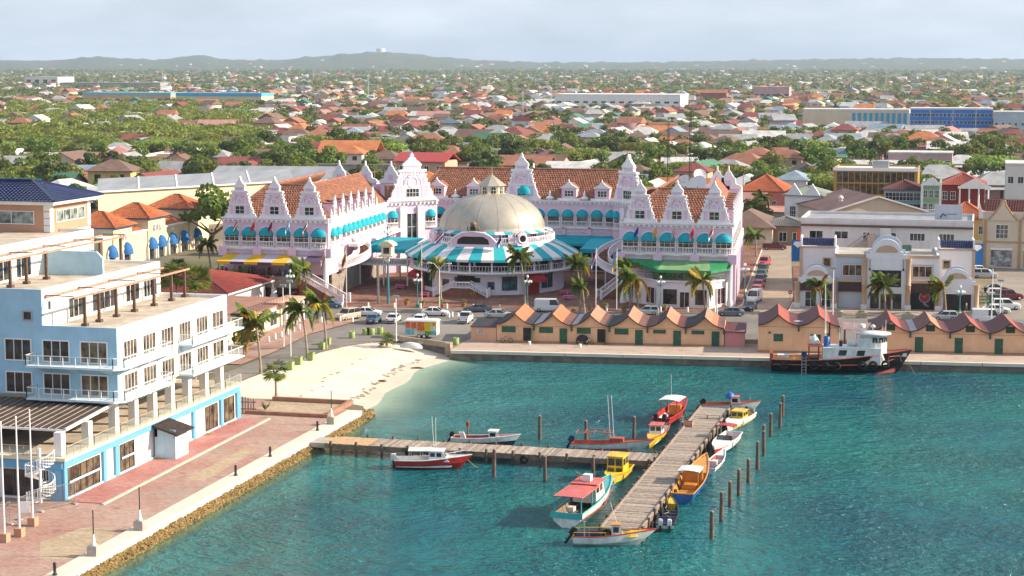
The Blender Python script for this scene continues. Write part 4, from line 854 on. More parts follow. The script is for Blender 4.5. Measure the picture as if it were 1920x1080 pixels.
def flight(label, a, b, w):
    a = Vector(a); b = Vector(b); T = thing('straight_stair', label, 'staircase', (a.x,a.y,.13)); d = b-a; n = max(6, round(abs(d.z)/.2)); e = Vector((-d.y,d.x,0)).normalized()*w/2; s = MB()
    for k in range(n): p = d*(k/n); q = d*((k+1)/n); z = max(p.z,q.z); s.add([(*(p-e).xy,0),(*(q-e).xy,0),(*(q+e).xy,0),(*(p+e).xy,0),(*(p-e).xy,z),(*(q-e).xy,z),(*(q+e).xy,z),(*(p+e).xy,z)],[(4,5,6,7),(0,1,5,4),(1,2,6,5),(2,3,7,6),(3,0,4,7)])
    s.build('steps', M_STEP, T)
    for sg in (-1,1):
        m = MB(); p = e*sg; m.bar(p+Vector((0,0,1.05)), d+p+Vector((0,0,1.05)), .2,.14).bar(p+Vector((0,0,.15)), d+p+Vector((0,0,.15)), .22,.16)
        L_ = round(d.length/.3)
        for k in range(L_): m.lathe([(.05,.1),(.09,.4),(.05,1)],5,p+d*((k+.5)/L_))
        m.box(p.x-.2,p.x+.2,p.y-.2,p.y+.2,0,1.6); m.build('stair_balustrade', M_TRIM, T)
flight('straight white balustraded stair coming down to the plaza left of the dome', (-102.2,284.2,0), (-110.2,285.2,3.9), 2.6)
flight('straight white balustraded stair partly behind palms beside the green awning', (-62.4,300.5,0), (-57.6,303.5,3.9), 2.2)
# teal canopies between wings and rotunda, galleries under them
def canopy(label, x0, x1, y0, y1, zl, zh, side='f'):
    T = thing('canopy', label, 'canopy', ((x0+x1)/2,(y0+y1)/2,.13)); cx, cy = (x0+x1)/2, (y0+y1)/2; w, d = (x1-x0)/2, (y1-y0)/2
    MB().sheet([(-w,-d,zl),(w,-d,zl),(w,d,zh),(-w,d,zh)],.06).build('roof', M_TEAL, T); MB().box(-w,w,-d-.05,-d,zl-.7,zl).build('valance', M_TEAL, T)
    for x in (-w+.2,0,w-.2):
        for y in (-d+.2,d-.2): MB().bar((x,y,0),(x,y,zl),.22).build('post', M_TRIM, T)
    MB().box(-w,w,-d,d,3.6,3.9).build('gallery_floor', M_TRIM, T); m = MB()
    for k in range(int(2*w/.35)): m.bar((-w+k*.35,-d,3.9),(-w+k*.35,-d,4.9),.06)
    m.bar((-w,-d,4.9),(w,-d,4.9),.1); m.build('gallery_rail', M_TRIM, T)
canopy('broad teal canvas canopy between the left wing and the domed pavilion', -108.6, -99.2, 309, 319, 6.6, 7.8)
canopy('broad teal canvas canopy between the domed pavilion and the right wing', -69.6, -60.2, 318, 328, 6.6, 7.6)
# ================================================================ orange market sheds on the quay
def ou(px, py, Y):                      # sight line met with the upright plane y = Y: gives x and z
    a = gp(px, py, 0 if py > 130 else 60); o = Vector((0,0,CAM_H)); t = Y/a.y
    return a.x*t, CAM_H + (a.z-CAM_H)*t
M_ORG = pm('orange_render', (.76,.46,.27), .85, .10, .5, dirt=.22); M_GRD = pm('dark_green_paint', (.025,.10,.055), .6, .2, 1.5)
M_RBLK = pm('dark_shaded_roof', (.035,.03,.034), .7, .4, .8); M_RRED = pm('dark_red_roof', (.115,.028,.027), .65, .25, .8, dirt=.2); M_RTAN = pm('sunlit_tan_roof', (.38,.20,.12), .7, .15, .8, dirt=.2)  # black doubles as shade on shed slopes, tan as their sunlit side
M_RORG = pm('sunlit_orange_roof', (.58,.16,.07), .65, .12, .8); M_RGRY = pm('grey_roof_patch', (.38,.38,.42), .7, .2, 1); M_RBRN = pm('brown_roof', (.16,.07,.055), .7, .3, 1)  # orange doubles as sunlight on slopes right of the shed peaks
M_RLIT = pm('sunlit_brick_red_roof', (.33,.075,.052), .65, .15, .8, dirt=.1)  # lighter red paints sunlight on shed slopes; plain colour on the porch house
def shed(label, a, b, nb, zv, zp, depth, cols, feat, back_wall=True):
    a = Vector((*a,0)); b = Vector((*b,0)); d = b-a; L = d.length; T = thing('market_shed', label, 'market shed', a, atan2(d.y,d.x)); w = L/nb
    def cz(x): t_ = (x/w) % 1; return zv + (zp-zv)*(1-abs(2*t_-1))**2.0*1.0
    def zc(x):
        t_ = (x/w) % 1; s = abs(2*t_-1)      # 0 at the peak in mid bay, 1 in the valley
        return zv + (zp-zv)*(1-s)**1.9
    prof = [(w*i/16, zc(w*i/16)) for i in range(nb*16+1)]
    m = MB(); m.ext([(L,0),(0,0)][::-1]+[(x,z-.1) for x,z in prof[::-1]], 0, .25); m.ext([(0,0),(L,0)]+[(x,z-.1) for x,z in prof[::-1]], depth-.25, depth); m.box(0,.2,.25,depth-.25,0,zv-.15).box(L-.2,L,.25,depth-.25,0,zv-.15); m.build('wall', M_ORG, T)
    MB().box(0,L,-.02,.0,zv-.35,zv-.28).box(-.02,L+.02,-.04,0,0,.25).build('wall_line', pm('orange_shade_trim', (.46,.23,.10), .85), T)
    q = 0
    for i in range(nb):
        segs = cols[i % len(cols)]; acc = 0
        # panels run from the valley up to the peak and down again
        for (f0, f1, mt) in segs:
            n = max(2, int((f1-f0)*16)); xs_ = [w*(i+f0+(f1-f0)*k/n) for k in range(n+1)]; m = MB()
            A = [(x,-.45,zc(min(x,L-1e-4) if x >= L else x)+.02) for x in xs_]; C_ = [(x,depth+.3,z_[2]) for x, z_ in zip(xs_, A)]
            m.strip(A, C_); m.strip([(p[0],p[1],p[2]-.14) for p in A], A); m.strip([(p[0],p[1],p[2]-.14) for p in C_], [(p[0],p[1],p[2]-.14) for p in A])
            m.build('roof_panel', mt, T)
    m = MB(); m.tube([(x,-.5,z+.0) for x,z in prof], .07, 4, False); m.build('roof_edge', pm('roof_edge_dark', (.06,.025,.02), .7), T)
    for i in range(nb+1):
        if 0 < i <= nb: MB().ext([(i*w-.12,zv-.9),(i*w+.12,zv-.9),(i*w+.12,zv-.15),(i*w-.12,zv-.15)], -.4, -.02).build('bracket', M_GRD, T)
    for f in feat:
        k = f[0]
        if k == 'door':
            dd = MB().box(-.55,.55,-.08,0,0,2.15).build('door', M_GRD, T, (f[1],0,.02)); MB().box(.38,.46,-.14,-.08,1.0,1.15).build('handle', METAL, dd)
        elif k == 'open':
            dd = MB().box(-.55,.55,-.03,0,0,2.15).build('doorway', M_INT, T, (f[1],0,.02)); MB().box(.6,.66,-.9,0,0,2.1).build('door_leaf', M_GRD, dd)
        elif k == 'shut':
            ww, hh, zz = f[2:]; dd = MB().box(-ww/2,ww/2,-.07,0,0,hh).build('shutter', M_GRD, T, (f[1],0,zz)); MB().box(-ww/2-.08,ww/2+.08,-.12,0,-.08,0).build('sill', M_ORG, dd)
        elif k == 'vent':
            dd = MB().box(-.6,.6,-.06,0,0,.85).build('louvre', pm('louvre_dark', (.03,.03,.02), .7), T, (f[1],0,f[2]))
            for j in range(5): MB().box(-.6,.6,-.1,-.06,.08+j*.16,.14+j*.16).build('slat', M_GRD, dd)
    return T
o1, o2, o3, o4, o5, o6 = [[(0,.5,M_RBLK),(.5,.76,c),(.76,1,d)] for c, d in ((M_RORG,M_RBLK),(M_RORG,M_RBRN),(M_RTAN,M_RBLK),(M_RTAN,M_RBRN),(M_RTAN,M_RBLK),(M_RTAN,M_RORG))]  # sun and shade put into panel colours: bright right of peak, dark left
o2 = [(0,.22,M_RGRY)]+[(.22,.5,M_RBLK),(.5,.76,M_RORG),(.76,1,M_RBRN)]; o3 = [(0,.16,M_RGRY),(.16,.5,M_RBLK),(.5,.74,M_RTAN),(.74,.88,M_RBRN),(.88,1,M_RBLK)]; o5 = [(0,.24,M_RBRN),(.24,.5,M_RBLK),(.5,.78,M_RTAN),(.78,1,M_RRED)]; o6 = [(0,.5,M_RBLK),(.5,.68,M_RTAN),(.68,.82,M_RORG),(.82,1,M_RBRN)]
fe = []
for i in range(6):
    w_ = 32.6/6; x_ = i*w_; fe.append(('open' if i in (0,2) else 'door', x_+w_*.78+(0.15 if i == 0 else 0))); fe.append(('shut', x_+w_*.32, 2.0 if i < 4 else 1.8, .85 if i < 4 else .55, 1.45 if i < 4 else 1.7))
S1 = shed('long orange market shed with six scalloped dark and orange roof bays on the quay', (-67.0,250.3), (-34.6,254.0), 6, 2.7, 4.25, 10.5, [o1,o2,o3,o4,o5,o6], fe)
rz1 = atan2(3.7,32.4)
T = thing('lean_to', 'low peach lean-to with a barred window at the shed end by the bin', 'shed', (-70.75,249.85,0), rz1)
MB().box(0,3.7,0,7,0,2.15).build('wall', pm('peach_render', (.64,.36,.23), .85, .08, .5, dirt=.25), T); MB().sheet([(-.1,-.15,2.2),(3.75,-.15,2.2),(3.75,7,2.45),(-.1,7,2.45)],.1).build('roof', M_RBLK, T)
o = MB().box(-.35,.35,-.03,0,0,.75).build('window', glass('pale_glass', (.25,.3,.35)), T, (1.3,0,1.1))
for k in range(4): MB().box(-.3+k*.19,-.25+k*.19,-.07,-.03,0,.75).build('bar', WHITE, o)
T = thing('annex', 'pink painted annex at the right end of the six-bay shed', 'shed', (-34.5,254.0,0), rz1)
MB().box(0,2.8,.1,8,0,2.2).build('wall', pm('pink_annex', (.62,.25,.24), .85, .08, .5, dirt=.2), T); MB().sheet([(0,-.1,2.25),(3.0,-.1,2.1),(3.0,8,2.4),(0,8,2.5)],.1).build('roof', M_RRED, T)
r2 = [(0,.5,M_RRED),(.5,.78,M_RLIT),(.78,1,M_RRED)]  # red bays split into a painted sunlit slope and shaded rest
S2 = shed('tall orange shed with two dark red scalloped roof bays behind the tugboat stern', (-29.4,250.6), (-18.3,251.9), 2, 3.9, 5.35, 11.5, [r2], [('shut',2.8,1.3,1.05,1.55),('shut',7.9,1.5,1.05,1.55),('shut',1.6,.3,.3,2.6),('shut',9.6,.4,.3,2.5)])
MB().box(-.45,.45,-.4,0,0,.5).build('air_conditioner', WHITE, S2, (7.5,-.05,1.95)); MB().lathe([(.7,0),(.5,.05),(0,.05)],10,sx=1.2).xf(Matrix.Translation((5.6,3.2,3.98))).build('roof_patch', M_RGRY, S2)
fe = [(k, i*5.4+off, *r_) for i in range(6) for k, off, r_ in (('door',1.2,()),('vent',2.7,(3.0,)))]
S3 = shed('long orange shed with dark red scalloped bays at the right edge of the quay', (-14.2,255.0), (18.0,258.3), 6, 3.0, 4.45, 10.5, [r2,[(0,.16,M_RGRY),(.16,.5,M_RBRN),(.5,.78,M_RTAN),(.78,1,M_RRED)],r2], fe)
T = thing('porch_roof', 'low rusty tin roof bridging the gap between two orange sheds', 'porch', (-18.0,256,0), .1)
MB().sheet([(-.1,-.5,2.9),(4,-.5,2.7),(4,4.5,3.2),(-.1,4.5,3.3)],.06).build('roof', pm('rusty_tin', (.30,.20,.19), .6, .35, 1, dirt=.4), T)
for x in (.2,3.7):
    for y in (0,4): MB().bar((x,y,0),(x,y,2.85),.12).build('post', M_POST, T)
MB().box(1.8,3.9,1.5,1.7,0,2.2).build('wall', M_ORG, T)
# ================================================================ white jewellery shop with arched parapets
OB = Vector((-14.4,299.0,.13)); OM = thing('watch_shop', 'white two-storey watch shop with arched parapets and black banners', 'shop', OB, .058)
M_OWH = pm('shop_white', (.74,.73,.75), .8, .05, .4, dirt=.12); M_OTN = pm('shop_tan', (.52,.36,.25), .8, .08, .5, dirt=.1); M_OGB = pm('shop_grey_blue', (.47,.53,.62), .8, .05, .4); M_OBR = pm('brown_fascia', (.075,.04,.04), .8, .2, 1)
M_BLACK = pm('banner_black', (.012,.012,.016), .5, .3, 2); M_LGT = pm('roof_membrane', (.42,.39,.34), .9, .25, .4, dirt=.35)
def arcpar(w, zb, r, y0, y1, steps=True):
    P = [(-w/2,zb-.9),(w/2,zb-.9),(w/2,zb)]
    if steps: P += [(w*.40,zb),(w*.40,zb+.4)]
    P += [(cos(pi*i/14)*w*.33, zb+.5+sin(pi*i/14)*r) for i in range(15)]
    if steps: P += [(-w*.40,zb+.4),(-w*.40,zb)]
    P += [(-w/2,zb)]
    return MB().ext(P, y0, y1)
for s in (-1,1):                                                 # side pavilions
    cx = s*11.2
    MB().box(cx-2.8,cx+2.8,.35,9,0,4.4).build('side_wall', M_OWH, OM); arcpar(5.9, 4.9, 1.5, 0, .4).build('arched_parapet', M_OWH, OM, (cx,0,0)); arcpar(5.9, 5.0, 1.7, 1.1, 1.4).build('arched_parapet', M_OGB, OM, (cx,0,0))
    MB().ext([(cos(pi*i/10)*1.55, 5.25+sin(pi*i/10)*.95) for i in range(11)], -.03, 0).build('arch_panel', M_OTN, OM, (cx,0,0)); MB().box(-2.75,2.75,.42,8,4.4,4.42).build('roof', M_LGT, OM, (cx,0,0))
    MB().box(cx-2.6,cx+2.6,.02,.34,2.75,4.1).build('fascia', M_OBR if s < 0 else M_OWH, OM)
    if s < 0: win(OM, cx-.9, .33, .15, 1.7, 2.4, 2, 2, M_OWH, GLASS); win(OM, cx+1.5, .33, .15, 1.6, 2.4, 2, 2, M_OWH, GLASS)
    else: MB().box(cx-2.0,cx+2.3,.28,.33,.05,2.7).build('open_doorway', M_INT, OM)
    MB().box(cx-2.9,cx+2.9,5,10,4.42,9.6).build('upper_block', pm('blush_white', (.74,.68,.66), .8, .05), OM)
    MB().box(cx-2.95,cx+2.95,4.9,5.0,9.3,9.6).build('tan_line', M_OTN, OM)
    m = MB(); tile_plane(m, (cx-2.6,5.0,9.7),(cx+2.6,5.0,9.7),(cx+2.6,5.9,10.9),(cx-2.6,5.9,10.9),.35,.4,.08,.05); m.build('navy_tiles', M_NAVYT, OM)
    MB().box(cx-2.9,cx-2.65,4.9,10,9.6,11.1).box(cx+2.65,cx+2.9,4.9,10,9.6,11.1).build('parapet_fin', M_OWH, OM); win(OM, cx+1.5*-s, 5.0, 6.4, 1.0, 1.2, 1, 1, M_OTN, GLASSW, fr=.2)
    for xx in (cx-s*2.9, cx+s*3.1):
        c_ = MB().lathe([(.45,0),(.45,.15),(.4,.2),(.4,4.0),(.47,4.1),(.47,4.3)],12).build('column', M_OTN, OM, (xx,-.1,0)); MB().box(-.5,.5,-.5,.5,0,.75).build('plinth', M_OWH, c_)
    MB().box(cx+s*2.5,cx+s*3.0,4.9,5.4,4.42,9.5).build('tan_pier', M_OTN, OM)
MB().box(-8.3,8.3,1.3,14,0,8.6).build('main_wall', M_OWH, OM); MB().box(-8.3,8.3,1.35,14,8.6,8.62).build('roof', M_LGT, OM)
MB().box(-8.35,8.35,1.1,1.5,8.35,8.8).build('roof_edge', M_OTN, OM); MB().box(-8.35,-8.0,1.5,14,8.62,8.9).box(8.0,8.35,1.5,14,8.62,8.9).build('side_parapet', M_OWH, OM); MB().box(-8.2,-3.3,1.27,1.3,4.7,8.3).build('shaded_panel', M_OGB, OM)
for s in (-1,1):
    cx = s*5.6; MB().box(cx-2.2,cx+2.2,.4,1.28,4.3,4.75).build('ledge', M_OTN, OM); MB().box(cx-2.1,cx+2.1,.5,1.27,2.7,4.3).build('fascia', M_OBR, OM)
    win(OM, cx+.1, 1.27, 5.3, 3.0, 1.7, 3, 1, M_OWH, GLASSW, fr=.1); MB().box(-1.75,1.75,-.05,0,-.22,-.1).box(-1.75,1.75,-.05,0,1.8,1.95).box(-1.75,-1.6,-.05,0,-.1,1.8).box(1.6,1.75,-.05,0,-.1,1.8).build('window_surround', M_OTN, OM, (cx+.1,1.26,5.3))
MB().box(-7.6,-3.6,.9,1.2,0,2.65).build('shutter', pm('grey_shutter', (.55,.58,.64), .6, .05), OM)
for k in range(9): MB().box(-7.6,-3.6,.885,.9,.2+k*.27,.22+k*.27).build('slat', METAL, OM)
bn = MB().box(3.6,7.7,.9,1.2,0,2.65).build('banner', M_BLACK, OM)
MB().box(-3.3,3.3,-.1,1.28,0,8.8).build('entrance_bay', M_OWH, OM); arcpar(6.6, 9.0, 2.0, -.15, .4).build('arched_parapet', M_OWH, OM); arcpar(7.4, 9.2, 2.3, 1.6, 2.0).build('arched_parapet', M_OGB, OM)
MB().ext([(cos(pi*i/12)*1.75, 9.3+sin(pi*i/12)*1.2) for i in range(13)], -.19, -.15).build('arch_panel', M_OTN, OM)
b2 = MB().box(-2.35,2.35,-.16,-.1,3.7,6.4).build('banner', M_BLACK, OM)
def text_mesh(s, size, ext=.01):
    cu = bpy.data.curves.new('t', 'FONT'); cu.body = s; cu.size = size; cu.extrude = ext; cu.align_x = 'CENTER'; cu.resolution_u = 2
    ob = bpy.data.objects.new('t', cu); COL.objects.link(ob); bpy.context.view_layer.update(); me = bpy.data.meshes.new_from_object(ob.evaluated_get(bpy.context.evaluated_depsgraph_get())); bpy.data.objects.remove(ob); bpy.data.curves.remove(cu)
    me.transform(Matrix.Rotation(pi/2,4,'X')); return me
M_LET = pm('letter_grey', (.09,.09,.10), .5, .05); M_LETW = pm('letter_white', (.7,.7,.7), .5, .05)
link('lettering', text_mesh('OMEGA', .62), M_LET, b2, (.75,-.165,5.55)); link('lettering', text_mesh('OMEGA', .24), M_LETW, b2, (1.6,-.165,3.95))
MB().tube([(.25,-.17,5.05),(1.5,-.17,5.05)],.03,4).build('tagline', M_LETW, b2)
sp = MB(); RR2 = random.Random(3)
for k in range(26):
    a = RR2.random()*6.3; r0 = RR2.uniform(.3,.6); r1 = r0+RR2.uniform(.2,.75); sp.tube([(-1.2+r0*cos(a),-.172,5.2+r0*sin(a)*.8),(-1.2+r1*cos(a+.25),-.172,5.2+r1*sin(a+.25)*.8)],[.05,.012],4)
sp.build('splash', pm('splash_blue', (.18,.40,.62), .5, .5, 4), b2); m = MB(); torus(m, (-1.2,-.17,5.2), .42, .06); m.build('watch_ring', pm('watch_steel', (.35,.38,.42), .3, .2, 3, metal=.5), b2); MB().lathe([(0,.01),(.38,0)],18).xf(Matrix.Translation((-1.2,-.18,5.2)) @ Matrix.Rotation(pi/2,4,'X')).build('watch_dial', pm('dial_blue', (.01,.02,.08), .3), b2)
m = MB(); torus(m, (6.2,.87,2.0), .85, .10, 24); m.build('watch_ring', pm('watch_steel', (.35,.38,.42)), bn); MB().lathe([(0,.01),(.8,0)],24).xf(Matrix.Translation((6.2,.86,2.0)) @ Matrix.Rotation(pi/2,4,'X')).build('watch_dial', pm('dial_red', (.32,.02,.03), .4, .25, 5), bn)
MB().bar((6.2,.85,2.0),(6.5,.85,2.4),.05).bar((6.2,.85,2.0),(5.7,.85,2.3),.04).build('watch_hand', M_LETW, bn); MB().tube([(6.1,.87,1.15),(6.3,.87,.75),(6.9,.87,.5)],[.3,.25,.12],6).build('watch_strap', pm('watch_steel', (.35,.38,.42)), bn)
for x in (-3.5,3.5):
    c_ = MB().lathe([(.45,0),(.45,.2),(.4,.25),(.4,3.9),(.46,3.95),(.46,4.1),(.4,4.15),(.4,8.0),(.5,8.1),(.5,8.4)],12).build('column', M_OTN, OM, (x,-.35,0)); MB().box(-.5,.5,-.5,.5,0,.8).build('plinth', M_OWH, c_)
for x in (-1.8,1.8): win(OM, x, -.1, .2, 1.2, 2.3, 2, 2, M_INT, GLASS)
win(OM, 0, -.1, .05, 1.6, 2.4, 2, 1, M_OTN, GLASSW, name='entrance_door')
for x in (-2.65,2.65): MB().bar((x,-.2,6.6),(x,-.2,8.2),.06).lathe([(.14,6.4),(.18,6.6),(.05,6.75)],8,(x,-.2,0)).build('wall_lamp', DARK, OM)
for x, y in ((-1.8,8),(-1.2,9.2),(.6,9.6),(3.6,10.4),(3.0,9.8)):
    a_ = MB().box(-.5,.5,-.4,.4,0,.95).build('air_conditioner', pm('condenser_green', (.10,.20,.16), .6, .1), OM, (x,y,8.62)); MB().lathe([(.34,.96),(.34,1.0),(0,1.0)],10).build('fan_grille', DARK, a_)
for s in (-1,1):
    g_ = MB().box(-1.0,1.0,-.1,.1,1.6,5.2).build('blue_sign_panel', pm('sign_blue', (.01,.12,.35), .5, .05), OM, (s*14.6,7,5.2)); MB().ext([(-.8,4.5),(-.5,4.95),(.5,4.95),(.8,4.5),(0,3.9)],-.14,-.1).build('diamond_emblem', M_LETW, g_)
# ================================================================ other buildings of the middle ground, each by its own survey
def house_block(name, label, cat, x0, x1, y, depth, z1, wall, roofm, wins=(), rz=0, parapet=.5, flat=True, z0=0, rh=2.2, gm=None):
    cx = (x0+x1)/2; T = thing(name, label, cat, (cx,y,z0), rz); w = (x1-x0)/2
    MB().box(-w,w,0,depth,0,z1-z0).build('wall', wall, T); h = z1-z0
    if flat:
        MB().box(-w+.25,w-.25,.25,depth-.25,h,h+.03).build('roof', roofm, T); MB().box(-w-.05,w+.05,-.05,.25,h,h+parapet).box(-w-.05,w+.05,depth-.25,depth+.05,h,h+parapet).box(-w-.05,-w+.25,.25,depth-.25,h,h+parapet).box(w-.25,w+.05,.25,depth-.25,h,h+parapet).build('parapet', wall, T)
    else: hip(T, 'roof', -w-.5, w+.5, -.5, depth+.5, h, rh, roofm)
    for (x, z, ww, hh, nx, ny) in wins: win(T, x, 0, z, ww, hh, nx, ny, None, gm)
    return T
M_OFFW = pm('off_white_wall', (.66,.63,.62), .85, .08, .3, dirt=.3); M_GRYT = pm('grey_tin_roof', (.33,.34,.35), .5, .18, .4, metal=.2, dirt=.2, stretch=(1,.15,1))
T = house_block('long_white_building', 'long plain white building with brown windows behind the watch shop', 'building', -30.8, -1.0, 325, 15, 12.2, M_OFFW, M_GRYT, [(x_, z_, w_, 1.25, n_, 1) for x_, z_, w_, n_ in ((-12.2,9.1,2.3,2),(-7.8,9.1,2.3,2),(-3.4,9.0,1.1,2),(.9,9.0,1.6,2),(5.4,9.0,2.5,4),(10.4,9.0,2.5,4))])
MB().box(-14.9,14.9,-.5,0,11.2,11.55).build('canopy_strip', M_POST, T)
fs = MB(); 
for k in range(16): fs.box(-7.4+k*.28,-7.1+k*.28,-1.6,-.4,6.0+k*.22,6.1+k*.22)
fs.build('steps', METAL, T); MB().bar((-7.5,-1.6,6.9),(-3.1,-1.6,10.4),.3,.25).bar((-7.5,-1.6,6.2),(-3.1,-1.6,9.7),.15).box(-3.1,-1.9,-1.7,-.1,7.2,9.9).build('fire_stair', pm('stair_tan', (.45,.33,.27), .8), T)
MB().box(-1.0,.9,-.9,-.02,5,11.1).build('stair_shaft', M_OFFW, T); bbx = MB().box(8.2,12.9,3,3.3,12.5,15.2).build('billboard', pm('billboard_grey', (.50,.52,.58), .6, .12, .5), T); MB().tube([(9.2,2.95,12.9),(9.6,2.95,13.6),(10.2,2.95,13.2)],.1,5).box(10.3,12.0,2.96,3,13.5,13.6).build('billboard_print', DARK, bbx)
MB().box(-15.6,-15.0,-.3,0,7.5,10.6).build('orange_sign', pm('sign_orange', (.55,.09,.02), .6), T)
# gabled hall behind it, turned
T = thing('gabled_hall', 'beige hall with a wide gable and faded brown tin roof behind the long white building', 'hall', (-22.6,420,0), .36)
MB().ext([(-11.5,0),(11.5,0),(11.5,6.2),(0,9.6),(-11.5,6.2)], 0, 26).build('wall', pm('beige_render', (.60,.47,.36), .85, .08, .2, dirt=.25), T)
MB().sheet([(-12,-.4,6.25),(0,-.4,9.8),(0,26.4,9.8),(-12,26.4,6.25)][::-1],.1).sheet([(0,-.4,9.8),(12,-.4,6.25),(12,26.4,6.25),(0,26.4,9.8)][::-1],.1).build('roof', pm('rusty_brown_tin', (.20,.105,.085), .7, .35, .25, dirt=.4), T)
MB().bar((-11.9,-.5,6.3),(0,-.5,9.85),.3,.35).bar((0,-.5,9.85),(11.9,-.5,6.3),.3,.35).build('gable_trim', M_OFFW, T); MB().lathe([(.5,0),(.5,.7),(.7,.8),(.5,1.3),(0,1.5)],10).build('roof_vent', WHITE, T, (-6,9,8.0))
# commercial front with two curly gables at the right edge
T = house_block('gabled_shopfront', 'cream shopfront with two pointed ochre-trimmed gables by the car park at right edge', 'shop', .6, 24, 366, 16, 10.6, pm('cream_front', (.62,.52,.40), .85, .06, .4, dirt=.15), M_GRYT, [], -.09)
M_OCH = pm('ochre_trim', (.42,.27,.13), .8, .1); m = MB(); tile_plane(m, (-11.7,.3,10.4),(11.7,.3,10.4),(11.7,4.5,13.2),(-11.7,4.5,13.2),.5,.5); m.build('tile_roof', M_RRED, T); MB().sheet([(-12,4.5,13.2),(12,4.5,13.2),(12,16,12.2),(-12,16,12.2)],.2).build('back_roof', M_GRYT, T)
for gx in (-7.9,-1.7,5.0):
    g_ = MB().ext([(-2.7,9.4),(2.7,9.4),(2.0,10.2),(.6,12.2),(.35,13.2),(-.35,13.2),(-.6,12.2),(-2.0,10.2)],-.3,.05).build('gable', pm('cream_front', (.62,.52,.40)), T, (gx,0,0)); MB().tube([(-2.7,-.3,9.5),(-2.0,-.3,10.3),(-.6,-.3,12.3),(-.35,-.3,13.3),(.35,-.3,13.3),(.6,-.3,12.3),(2,-.3,10.3),(2.7,-.3,9.5)],.17,5).build('gable_trim', M_OCH, g_)
for x, w_, n_ in ((-8,2.2,3),(-1.8,3.0,5),(5,2.2,3)):
    win(T, x, -.01, 5.9, w_, 2.6, n_, 3, WHITE, GLASS); win(T, x, -.01, .4, 3.8, 3.0, 1, 1, M_OCH, glass('show_window', (.14,.15,.15), .1)); MB().box(x-2.1,x+2.1,-.4,-.02,3.6,4.0).build('shop_hood', WHITE, T)
for x in (-11.2,-4.6,1.3,8.4): MB().box(x-.25,x+.25,-.2,0,0,9.6).build('pilaster', M_OCH, T)
MB().box(2.2,3.2,-.15,0,0,9.4).build('red_pier', pm('wine_red', (.16,.025,.03), .7), T); MB().box(5.6,10.6,-.2,-.12,4.3,5.6).build('black_sign', M_BLACK, T); MB().box(-11.6,11.6,-.12,0,5.0,5.3).build('string_course', M_OCH, T)
# colonial houses, office with gold glazing
GN = house_block('green_townhouse', 'narrow ornate green and white townhouse with balcony beside the gabled hall', 'house', -12.9, -8.9, 425, 12, 12.6, pm('sage_green', (.22,.36,.20), .8, .08), M_RRED, [(x_, z_, .8, 1.7, 2, 2) for z_ in (6.4,9.4) for x_ in (-1.3,0,1.3)])
MB().box(-2.4,2.4,-.9,0,5.6,5.8).build('balcony', WHITE, GN); balustrade(GN, 0, -.8, 5.8, 4.6, 0, 1.0, 0, WHITE); MB().box(-2.2,2.2,-.3,.3,12.2,12.9).ext([(-1.4,12.9),(1.4,12.9),(.9,13.6),(0,14.0),(-.9,13.6)],-.2,.2).build('crown_parapet', WHITE, GN); MB().box(-2.1,2.1,-.05,0,0,5.5).build('ground_floor', WHITE, GN)
for s in (-1,1): MB().box(s*2.05-.25,s*2.05+.25,-.15,.1,0,12.4).build('pilaster', WHITE, GN)
GG = house_block('green_gallery_house', 'two-storey teal glazed gallery with brown roof left of the green townhouse', 'house', -21.8, -13.2, 432, 12, 10.6, pm('pale_teal', (.30,.45,.45), .8), M_RRED, [(x_, z_, 1.5, 1.7, 2, 2) for z_ in (5.6,8.2) for x_ in (-3.2,-1.6,0,1.6,3.2)], 0, flat=False, rh=1.8)
OR = house_block('orange_roof_house', 'low yellow house with bright orange roof and white curved gable right of the townhouse', 'house', -8.4, 2.0, 426, 10, 4.6, pm('warm_yellow', (.62,.40,.13), .8, .06), pm('bright_orange_tile', (.50,.13,.05), .7, .2, .8), [(x_, 1.2, 1.0, 1.8, 2, 2) for x_ in (-3.6,-1.2,1.2,3.6)], 0, flat=False, rh=3.4)
MB().ext([(3.0,4.5),(6.4,4.5),(6.2,5.3),(4.4,5.6),(3.6,6.8),(3.2,8.2),(3.0,8.2)],-.3,.2).build('curved_gable', WHITE, OR)
RH = house_block('red_porch_house', 'dark red house with white pediment porch above the orange roof', 'house', -10.0, 1.0, 470, 12, 9.5, pm('brick_red_wall', (.22,.03,.03), .8), M_RLIT, [(x_, 5.8, 1.1, 2.0, 2, 2) for x_ in (-4.2,-2.2)], 0, flat=False, rh=2.6)
MB().ext([(-1,9.2),(7,9.2),(3,11.4)],-3,-2.7).box(-1,7,-3,0,8.8,9.2).build('pediment', WHITE, RH)
for k in range(4): MB().lathe([(.25,0),(.2,8.8)],8).build('porch_column', WHITE, RH, (-.5+k*2.3,-2.8,0))
GO = house_block('gold_glass_office', 'low office block with bronze-gold window grid and white roof behind the gabled hall', 'office', -36.5, -15.5, 470, 16, 13.0, pm('bronze_frame', (.36,.22,.05), .5, .1), pm('white_membrane', (.7,.68,.66), .8, .1), [(-9.0+k*1.5, z_, 1.3, 2.6, 1, 1) for k in range(13) for z_ in (6.8,9.8)], gm=glass('bronze_glass', (.035,.026,.018), .1))
MB().box(-10.7,10.7,-.3,.3,12.7,13.5).build('white_eave', WHITE, GO); MB().box(-1,3,4,8,13.1,15.0).build('roof_plant', METAL, GO)
for o_ in KIDS[GO.name]:
    if o_.name.startswith('window'): o_.material_slots[0].link = 'OBJECT'; o_.material_slots[0].material = pm('bronze_frame', (.36,.22,.05))
